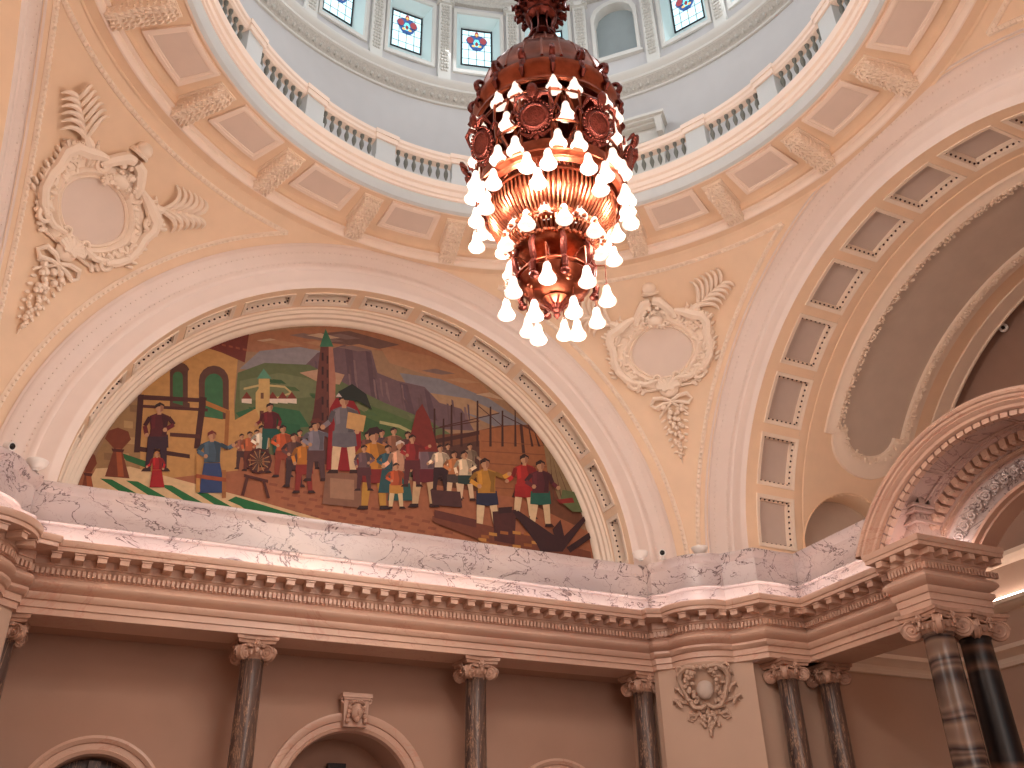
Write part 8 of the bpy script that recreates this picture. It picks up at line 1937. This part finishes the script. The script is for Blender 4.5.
PP([(0.889,8.087),(1.003,8.065),(0.989,7.868),(0.993,7.751),(0.922,7.738),(0.937,7.89)], (117, 31, 31))
PP([(0.738,8.014),(0.797,8.058),(0.816,7.846),(0.766,7.816)], (177, 47, 47))
PP([(0.744,7.983),(0.658,7.849),(0.606,7.883),(0.692,8.017)], (117, 31, 31))
PP([(0.648,7.898),(0.782,7.837),(0.751,7.773),(0.616,7.834)], (177, 47, 47))
PP([(0.803,7.812),(0.786,7.776),(0.75,7.769),(0.73,7.798),(0.747,7.835),(0.783,7.842)], (206, 150, 112))
PP([(0.99,8.02),(1.115,7.979),(1.143,8.046),(1.017,8.088)], (117, 31, 31))
PP([(1.146,7.986),(1.238,8.057),(1.204,8.112),(1.112,8.04)], (177, 47, 47))
PP([(1.258,8.092),(1.24,8.054),(1.203,8.047),(1.183,8.077),(1.201,8.115),(1.238,8.122)], (206, 150, 112))
PP([(0.826,8.118),(0.887,8.13),(0.889,8.076),(0.828,8.064)], (206, 150, 112))
PP([(0.918,8.19),(0.908,8.142),(0.877,8.108),(0.838,8.1),(0.805,8.122),(0.791,8.166),(0.802,8.214),(0.832,8.249),(0.872,8.256),(0.905,8.234)], (206, 150, 112))
PP([(0.782,8.153),(0.781,8.218),(0.851,8.276),(0.925,8.246),(0.928,8.203),(0.874,8.215),(0.818,8.193)], (50, 26, 24))
PP([(0.863,8.234),(0.915,8.223),(0.913,8.146),(0.872,8.116)], (170, 112, 82))
PP([(1.331,7.641),(1.44,7.66),(1.409,7.412),(1.378,7.185),(1.306,7.173),(1.31,7.404)], (60, 30, 34))
PP([(1.459,7.663),(1.569,7.683),(1.591,7.443),(1.604,7.223),(1.531,7.211),(1.5,7.427)], (60, 30, 34))
PP([(1.312,7.675),(1.586,7.724),(1.608,7.539),(1.462,7.495),(1.308,7.487)], (60, 30, 34))
PP([(1.288,7.198),(1.386,7.214),(1.387,7.168),(1.253,7.146)], (58, 26, 24))
PP([(1.531,7.238),(1.621,7.253),(1.659,7.213),(1.522,7.191)], (58, 26, 24))
PP([(1.306,7.939),(1.406,7.996),(1.489,8.011),(1.582,7.99),(1.566,7.806),(1.568,7.692),(1.331,7.65),(1.337,7.764)], (220, 190, 160))
PP([(1.47,7.998),(1.573,7.979),(1.557,7.804),(1.559,7.7),(1.495,7.689),(1.511,7.824)], (171, 148, 124))
PP([(1.333,7.935),(1.388,7.973),(1.401,7.785),(1.356,7.758)], (255, 224, 188))
PP([(1.343,7.917),(1.301,7.776),(1.245,7.786),(1.288,7.927)], (171, 148, 124))
PP([(1.291,7.76),(1.212,7.68),(1.175,7.721),(1.255,7.802)], (255, 224, 188))
PP([(1.226,7.706),(1.21,7.674),(1.178,7.669),(1.161,7.695),(1.176,7.727),(1.209,7.733)], (206, 150, 112))
PP([(1.547,7.95),(1.614,7.838),(1.666,7.876),(1.599,7.989)], (171, 148, 124))
PP([(1.611,7.86),(1.576,7.721),(1.633,7.714),(1.668,7.854)], (255, 224, 188))
PP([(1.638,7.724),(1.622,7.691),(1.589,7.685),(1.572,7.712),(1.588,7.744),(1.621,7.75)], (206, 150, 112))
PP([(1.414,8.026),(1.47,8.037),(1.471,7.989),(1.415,7.978)], (206, 150, 112))
PP([(1.498,8.09),(1.488,8.047),(1.46,8.017),(1.425,8.01),(1.396,8.03),(1.384,8.069),(1.394,8.111),(1.422,8.142),(1.457,8.149),(1.487,8.129)], (206, 150, 112))
PP([(1.375,8.057),(1.375,8.115),(1.439,8.166),(1.505,8.14),(1.507,8.101),(1.459,8.112),(1.408,8.092)], (50, 26, 24))
PP([(1.449,8.129),(1.496,8.119),(1.493,8.05),(1.456,8.024)], (170, 112, 82))
PP([(1.619,7.542),(1.734,7.562),(1.699,7.302),(1.664,7.066),(1.589,7.053),(1.594,7.294)], (212, 176, 140))
PP([(1.754,7.565),(1.87,7.586),(1.891,7.334),(1.903,7.104),(1.826,7.092),(1.795,7.318)], (212, 176, 140))
PP([(1.599,7.578),(1.889,7.628),(1.91,7.435),(1.756,7.39),(1.593,7.381)], (80, 60, 56))
PP([(1.569,7.079),(1.674,7.096),(1.674,7.048),(1.533,7.025)], (58, 26, 24))
PP([(1.826,7.121),(1.922,7.136),(1.961,7.094),(1.817,7.071)], (58, 26, 24))
PP([(1.595,7.854),(1.701,7.913),(1.788,7.93),(1.887,7.907),(1.869,7.714),(1.87,7.595),(1.619,7.552),(1.627,7.671)], (200, 120, 70))
PP([(1.769,7.916),(1.877,7.895),(1.859,7.712),(1.86,7.604),(1.792,7.592),(1.81,7.734)], (156, 93, 54))
PP([(1.624,7.849),(1.681,7.89),(1.694,7.693),(1.646,7.665)], (236, 141, 82))
PP([(1.629,7.82),(1.544,7.696),(1.496,7.727),(1.58,7.852)], (156, 93, 54))
PP([(1.535,7.741),(1.662,7.685),(1.63,7.625),(1.504,7.682)], (236, 141, 82))
PP([(1.681,7.661),(1.664,7.627),(1.629,7.621),(1.611,7.649),(1.628,7.683),(1.663,7.689)], (206, 150, 112))
PP([(1.848,7.869),(1.898,7.738),(1.956,7.77),(1.906,7.902)], (156, 93, 54))
PP([(1.908,7.726),(1.996,7.672),(2.035,7.729),(1.946,7.783)], (236, 141, 82))
PP([(2.051,7.707),(2.033,7.672),(1.998,7.666),(1.98,7.694),(1.998,7.728),(2.033,7.734)], (206, 150, 112))
PP([(1.71,7.945),(1.768,7.956),(1.769,7.906),(1.711,7.895)], (206, 150, 112))
PP([(1.799,8.012),(1.788,7.967),(1.758,7.936),(1.721,7.929),(1.69,7.949),(1.678,7.99),(1.689,8.034),(1.719,8.066),(1.756,8.073),(1.787,8.053)], (206, 150, 112))
PP([(1.669,7.978),(1.67,8.038),(1.737,8.092),(1.806,8.064),(1.809,8.024),(1.758,8.035),(1.704,8.015)], (50, 26, 24))
PP([(1.748,8.053),(1.797,8.042),(1.793,7.971),(1.754,7.943)], (170, 112, 82))
PP([(1.845,7.56),(1.967,7.581),(1.939,7.31),(1.91,7.064),(1.83,7.051),(1.827,7.302)], (212, 176, 140))
PP([(1.987,7.585),(2.11,7.606),(2.141,7.344),(2.162,7.104),(2.081,7.091),(2.04,7.327)], (212, 176, 140))
PP([(1.823,7.597),(2.129,7.65),(2.158,7.449),(1.996,7.401),(1.823,7.392)], (40, 58, 52))
PP([(1.809,7.077),(1.919,7.095),(1.921,7.045),(1.771,7.021)], (58, 26, 24))
PP([(2.079,7.121),(2.181,7.137),(2.223,7.094),(2.072,7.069)], (58, 26, 24))
PP([(1.808,7.885),(1.919,7.947),(2.011,7.964),(2.116,7.941),(2.104,7.74),(2.109,7.616),(1.845,7.57),(1.849,7.695)], (214, 184, 150))
PP([(1.991,7.95),(2.107,7.929),(2.094,7.738),(2.099,7.625),(2.027,7.612),(2.041,7.76)], (166, 143, 117))
PP([(1.84,7.88),(1.899,7.923),(1.919,7.718),(1.87,7.688)], (252, 217, 177))
PP([(1.849,7.856),(1.785,7.709),(1.726,7.73),(1.79,7.877)], (166, 143, 117))
PP([(1.786,7.734),(1.834,7.598),(1.773,7.569),(1.725,7.705)], (252, 217, 177))
PP([(1.84,7.59),(1.823,7.555),(1.787,7.549),(1.767,7.577),(1.783,7.612),(1.82,7.618)], (206, 150, 112))
PP([(2.082,7.893),(2.18,7.795),(2.23,7.846),(2.132,7.944)], (166, 143, 117))
PP([(2.186,7.846),(2.056,7.739),(2.093,7.689),(2.223,7.795)], (252, 217, 177))
PP([(2.111,7.72),(2.094,7.685),(2.057,7.678),(2.037,7.707),(2.054,7.743),(2.091,7.749)], (206, 150, 112))
PP([(1.928,7.98),(1.989,7.992),(1.992,7.94),(1.93,7.928)], (206, 150, 112))
PP([(2.02,8.05),(2.01,8.004),(1.979,7.97),(1.94,7.963),(1.907,7.985),(1.892,8.027),(1.902,8.073),(1.933,8.107),(1.973,8.114),(2.006,8.092)], (206, 150, 112))
PP([(1.883,8.014),(1.882,8.077),(1.952,8.133),(2.026,8.104),(2.03,8.063),(1.975,8.074),(1.919,8.053)], (50, 26, 24))
PP([(1.964,8.093),(2.017,8.081),(2.015,8.007),(1.974,7.978)], (170, 112, 82))
PP([(1.255,7.165),(1.873,7.225),(1.918,6.899),(1.303,6.864)], (82, 44, 44))
PP([(2.242,7.243),(2.416,7.272),(2.375,6.893),(2.333,6.551),(2.22,6.534),(2.216,6.883)], (214, 180, 140))
PP([(2.445,7.277),(2.621,7.306),(2.665,6.938),(2.693,6.603),(2.577,6.586),(2.52,6.916)], (214, 180, 140))
PP([(2.21,7.296),(2.649,7.368),(2.689,7.085),(2.457,7.02),(2.21,7.009)], (40, 40, 66))
PP([(2.189,6.571),(2.346,6.594),(2.349,6.525),(2.136,6.494)], (58, 26, 24))
PP([(2.575,6.628),(2.72,6.649),(2.781,6.588),(2.564,6.556)], (58, 26, 24))
PP([(2.19,7.701),(2.348,7.788),(2.482,7.812),(2.633,7.779),(2.614,7.494),(2.621,7.32),(2.241,7.258),(2.247,7.432)], (196, 134, 48))
PP([(2.453,7.792),(2.619,7.761),(2.599,7.492),(2.606,7.332),(2.503,7.315),(2.524,7.523)], (152, 104, 37))
PP([(2.234,7.694),(2.32,7.754),(2.348,7.464),(2.277,7.423)], (231, 158, 56))
PP([(2.243,7.651),(2.121,7.469),(2.046,7.515),(2.168,7.698)], (152, 104, 37))
PP([(2.105,7.536),(2.3,7.452),(2.255,7.365),(2.061,7.449)], (231, 158, 56))
PP([(2.33,7.417),(2.306,7.368),(2.254,7.359),(2.225,7.4),(2.249,7.449),(2.302,7.458)], (206, 150, 112))
PP([(2.599,7.701),(2.782,7.643),(2.822,7.735),(2.639,7.793)], (152, 104, 37))
PP([(2.827,7.652),(2.96,7.749),(2.91,7.824),(2.777,7.726)], (231, 158, 56))
PP([(2.99,7.796),(2.964,7.745),(2.909,7.736),(2.881,7.777),(2.907,7.828),(2.961,7.838)], (206, 150, 112))
PP([(2.361,7.835),(2.45,7.851),(2.453,7.777),(2.364,7.761)], (206, 150, 112))
PP([(2.494,7.934),(2.479,7.868),(2.435,7.821),(2.378,7.811),(2.331,7.841),(2.31,7.901),(2.325,7.967),(2.369,8.014),(2.426,8.024),(2.474,7.994)], (206, 150, 112))
PP([(2.296,7.883),(2.295,7.973),(2.396,8.051),(2.503,8.011),(2.509,7.951),(2.43,7.967),(2.349,7.938)], (50, 26, 24))
PP([(2.414,7.994),(2.49,7.978),(2.486,7.872),(2.428,7.832)], (170, 112, 82))
PP([(3.081,7.533),(3.247,7.561),(3.182,7.201),(3.119,6.875),(3.011,6.858),(3.032,7.19)], (214, 180, 140))
PP([(3.275,7.565),(3.443,7.593),(3.459,7.245),(3.462,6.926),(3.351,6.91),(3.32,7.223)], (214, 180, 140))
PP([(3.055,7.582),(3.473,7.653),(3.492,7.384),(3.268,7.321),(3.035,7.31)], (170, 30, 30))
PP([(2.985,6.893),(3.134,6.916),(3.132,6.851),(2.929,6.82)], (58, 26, 24))
PP([(3.353,6.949),(3.491,6.97),(3.544,6.912),(3.337,6.881)], (58, 26, 24))
PP([(3.064,7.967),(3.219,8.051),(3.347,8.073),(3.487,8.043),(3.449,7.772),(3.444,7.607),(3.081,7.546),(3.099,7.712)], (176, 40, 34))
PP([(3.318,8.054),(3.472,8.026),(3.435,7.77),(3.43,7.618),(3.332,7.602),(3.366,7.799)], (137, 31, 26))
PP([(3.105,7.961),(3.191,8.018),(3.197,7.743),(3.127,7.703)], (207, 47, 40))
PP([(3.119,7.935),(3.045,7.729),(2.962,7.744),(3.035,7.949)], (137, 31, 26))
PP([(3.03,7.707),(2.904,7.59),(2.851,7.65),(2.977,7.767)], (207, 47, 40))
PP([(2.927,7.628),(2.901,7.582),(2.852,7.574),(2.828,7.612),(2.853,7.658),(2.903,7.667)], (206, 150, 112))
PP([(3.431,7.984),(3.524,7.82),(3.606,7.876),(3.513,8.04)], (137, 31, 26))
PP([(3.521,7.852),(3.458,7.649),(3.544,7.639),(3.608,7.843)], (207, 47, 40))
PP([(3.552,7.653),(3.525,7.605),(3.474,7.597),(3.45,7.635),(3.477,7.683),(3.528,7.691)], (206, 150, 112))
PP([(3.235,8.095),(3.32,8.111),(3.317,8.04),(3.233,8.025)], (206, 150, 112))
PP([(3.367,8.189),(3.349,8.127),(3.303,8.082),(3.249,8.072),(3.207,8.101),(3.192,8.157),(3.21,8.22),(3.255,8.265),(3.309,8.275),(3.352,8.246)], (206, 150, 112))
PP([(3.177,8.141),(3.182,8.226),(3.283,8.301),(3.381,8.262),(3.382,8.206),(3.309,8.221),(3.23,8.192)], (50, 26, 24))
PP([(3.295,8.247),(3.366,8.231),(3.355,8.131),(3.298,8.093)], (170, 112, 82))
PP([(3.429,7.438),(3.603,7.466),(3.532,7.094),(3.463,6.758),(3.349,6.741),(3.375,7.084)], (214, 180, 140))
PP([(3.633,7.471),(3.808,7.5),(3.821,7.139),(3.821,6.81),(3.705,6.793),(3.676,7.116)], (214, 180, 140))
PP([(3.402,7.489),(3.84,7.561),(3.857,7.283),(3.623,7.219),(3.379,7.208)], (36, 94, 78))
PP([(3.323,6.777),(3.478,6.8),(3.476,6.733),(3.264,6.702)], (58, 26, 24))
PP([(3.707,6.834),(3.851,6.855),(3.906,6.796),(3.69,6.764)], (58, 26, 24))
PP([(3.416,7.887),(3.579,7.973),(3.712,7.997),(3.858,7.965),(3.816,7.685),(3.809,7.514),(3.43,7.452),(3.45,7.624)], (96, 36, 44))
PP([(3.682,7.977),(3.843,7.948),(3.802,7.683),(3.795,7.526),(3.692,7.509),(3.73,7.713)], (74, 28, 34))
PP([(3.459,7.881),(3.548,7.939),(3.553,7.655),(3.479,7.614)], (113, 42, 51))
PP([(3.464,7.838),(3.328,7.659),(3.259,7.704),(3.394,7.884)], (74, 28, 34))
PP([(3.319,7.725),(3.504,7.643),(3.453,7.557),(3.268,7.639)], (113, 42, 51))
PP([(3.531,7.609),(3.503,7.56),(3.451,7.552),(3.426,7.591),(3.454,7.64),(3.506,7.649)], (206, 150, 112))
PP([(3.797,7.91),(3.862,7.72),(3.953,7.766),(3.888,7.956)], (74, 28, 34))
PP([(3.876,7.702),(4.005,7.624),(4.068,7.706),(3.938,7.785)], (113, 42, 51))
PP([(4.09,7.674),(4.061,7.625),(4.007,7.616),(3.983,7.656),(4.012,7.705),(4.066,7.714)], (206, 150, 112))
PP([(3.595,8.02),(3.684,8.035),(3.681,7.963),(3.593,7.947)], (206, 150, 112))
PP([(3.735,8.117),(3.715,8.052),(3.667,8.006),(3.61,7.996),(3.566,8.025),(3.551,8.084),(3.571,8.149),(3.618,8.195),(3.675,8.206),(3.72,8.176)], (206, 150, 112))
PP([(3.536,8.067),(3.542,8.155),(3.648,8.232),(3.75,8.192),(3.75,8.134),(3.674,8.149),(3.592,8.12)], (50, 26, 24))
PP([(3.66,8.176),(3.734,8.16),(3.722,8.056),(3.661,8.017)], (170, 112, 82))
PP([(1.309,6.642),(2.294,6.627),(3.145,6.545),(4.698,6.384),(4.723,6.095),(3.133,6.094),(1.312,6.521)], (128, 66, 44))
PP([(1.346,6.769),(2.211,6.696),(2.21,6.533),(1.35,6.607)], (104, 50, 40))
PP([(2.55,6.914),(3.07,7.036),(3.01,6.3),(2.586,6.323)], (84, 38, 36))
PP([(2.679,7.018),(2.984,7.087),(2.96,6.956),(2.678,6.892)], (60, 26, 28))
PP([(3.448,6.505),(3.625,6.509),(3.622,6.446),(3.446,6.442)], (168, 98, 46))
PP([(3.385,6.433),(3.561,6.437),(3.558,6.375),(3.383,6.371)], (206, 140, 66))
PP([(3.214,6.359),(3.388,6.363),(3.386,6.301),(3.213,6.298)], (168, 98, 46))
PP([(2.972,6.298),(3.143,6.302),(3.142,6.24),(2.97,6.237)], (206, 140, 66))
PP([(2.707,6.262),(2.876,6.265),(2.875,6.204),(2.706,6.201)], (168, 98, 46))
PP([(2.471,6.257),(2.639,6.26),(2.638,6.199),(2.47,6.196)], (206, 140, 66))
PP([(2.309,6.283),(2.476,6.286),(2.475,6.226),(2.309,6.223)], (168, 98, 46))
PP([(2.252,6.336),(2.418,6.34),(2.418,6.279),(2.252,6.276)], (206, 140, 66))
PP([(2.31,6.406),(2.477,6.409),(2.476,6.349),(2.309,6.345)], (168, 98, 46))
PP([(2.473,6.479),(2.641,6.482),(2.641,6.421),(2.472,6.418)], (206, 140, 66))
PP([(2.711,6.541),(2.881,6.545),(2.88,6.483),(2.71,6.479)], (168, 98, 46))
PP([(2.978,6.579),(3.151,6.583),(3.149,6.521),(2.977,6.517)], (206, 140, 66))
PP([(3.221,6.586),(3.396,6.59),(3.394,6.528),(3.219,6.524)], (168, 98, 46))
PP([(3.39,6.56),(3.566,6.564),(3.563,6.501),(3.388,6.497)], (206, 140, 66))
PP([(2.982,6.98),(3.114,7.022),(4.027,6.544),(4.612,7.144),(4.7,7.07),(4.059,6.299),(3.57,6.233),(3.488,6.386)], (64, 30, 34))
PP([(3.856,6.731),(4.049,6.972),(4.156,6.437),(3.93,6.406)], (64, 30, 34))
PP([(4.153,6.394),(4.776,6.821),(4.766,6.69),(4.238,6.302)], (60, 28, 30))
PP([(4.13,7.641),(4.457,7.651),(4.665,7.24),(4.336,7.189),(4.069,7.366)], (104, 112, 70))
PP([(3.979,7.395),(4.354,7.5),(4.395,7.396),(4.067,7.322)], (150, 40, 36))
mm.build('painted_scene', PC, MUR, smooth=0)
# ================================================================== small lamps
def uplight(x, y, z, lb):
    root = tag(empty('uplighter', (x, y, z)), lb, 'uplighter', 'shell uplighters on the parapet')
    mb = MB(); mb.lathe([(.04, 0), (.05, .02), (.04, .03), (.07, .04), (.12, .08), (.15, .14), (.155, .16), (.14, .155), (.09, .1), (.03, .06)], 18); mb.build('bowl', GLASSP, root); return root
uplight(5.02, 6.30, 5.815, 'white bowl uplighter on the marble parapet, left of the spot camera')
uplight(5.92, 5.66, 5.815, 'white bowl uplighter on the marble parapet, right of the spot camera')
uplight(-5.35, 6.25, 5.815, 'white bowl uplighter on the marble parapet, at the left edge of the photo')
def spotcam(x, y, z, lb):
    root = tag(empty('spotlight', (x, y, z)), lb, 'spotlight', 'small spotlights'); d = Vector((-x, -y, -2)).normalized()
    mb = MB(); mb.lathe([(.05, 0), (.055, .02), (.02, .03), (.02, .10)], 12); mb.build('stand', GLASSP, root)
    t = d.cross(UP).normalized(); v = t.cross(d)
    mb = MB(); mb.lathe([(.001, -.10), (.04, -.09), (.06, -.06), (.065, .04), (.068, .07)], 14, (0, 0, .13), (t, v, d)); mb.lathe([(.068, .07), (.048, .064)], 14, (0, 0, .13), (t, v, d)); mb.build('housing', GLASSP, root)
    mb = MB(); mb.lathe([(.048, .062), (.03, .078), (.001, .082)], 14, (0, 0, .13), (t, v, d)); mb.build('lens', LENS, root); return root
spotcam(5.36, 6.06, 5.80, 'small white spotlight with dark lens on the corner parapet, between two uplighters')
spotcam(-5.72, 5.80, 5.815, 'small white spotlight with dark lens on the parapet at the left edge')
root = tag(empty('spotlight', (11.56, 2.16, 10.24)), 'round white spotlight fixed high on the dark end wall at the right', 'spotlight')
mb = MB(); X_ = Vector((-1, -.5, -.4)).normalized(); t = X_.cross(UP).normalized(); v = t.cross(X_)
mb.lathe([(.04, -.05), (.07, -.02), (.09, .04), (.09, .09), (.075, .10)], 18, (0, 0, 0), (t, v, X_)); mb.build('housing', GLASSP, root)
mb = MB(); mb.lathe([(.078, .098), (.045, .105)], 18, (0, 0, 0), (t, v, X_)); mb.lathe([(.035, .10), (.035, .12), (.001, .125)], 14, (0, 0, 0), (t, v, X_), mi=1); mb.build('lens', [GLASSP, LENS], root)
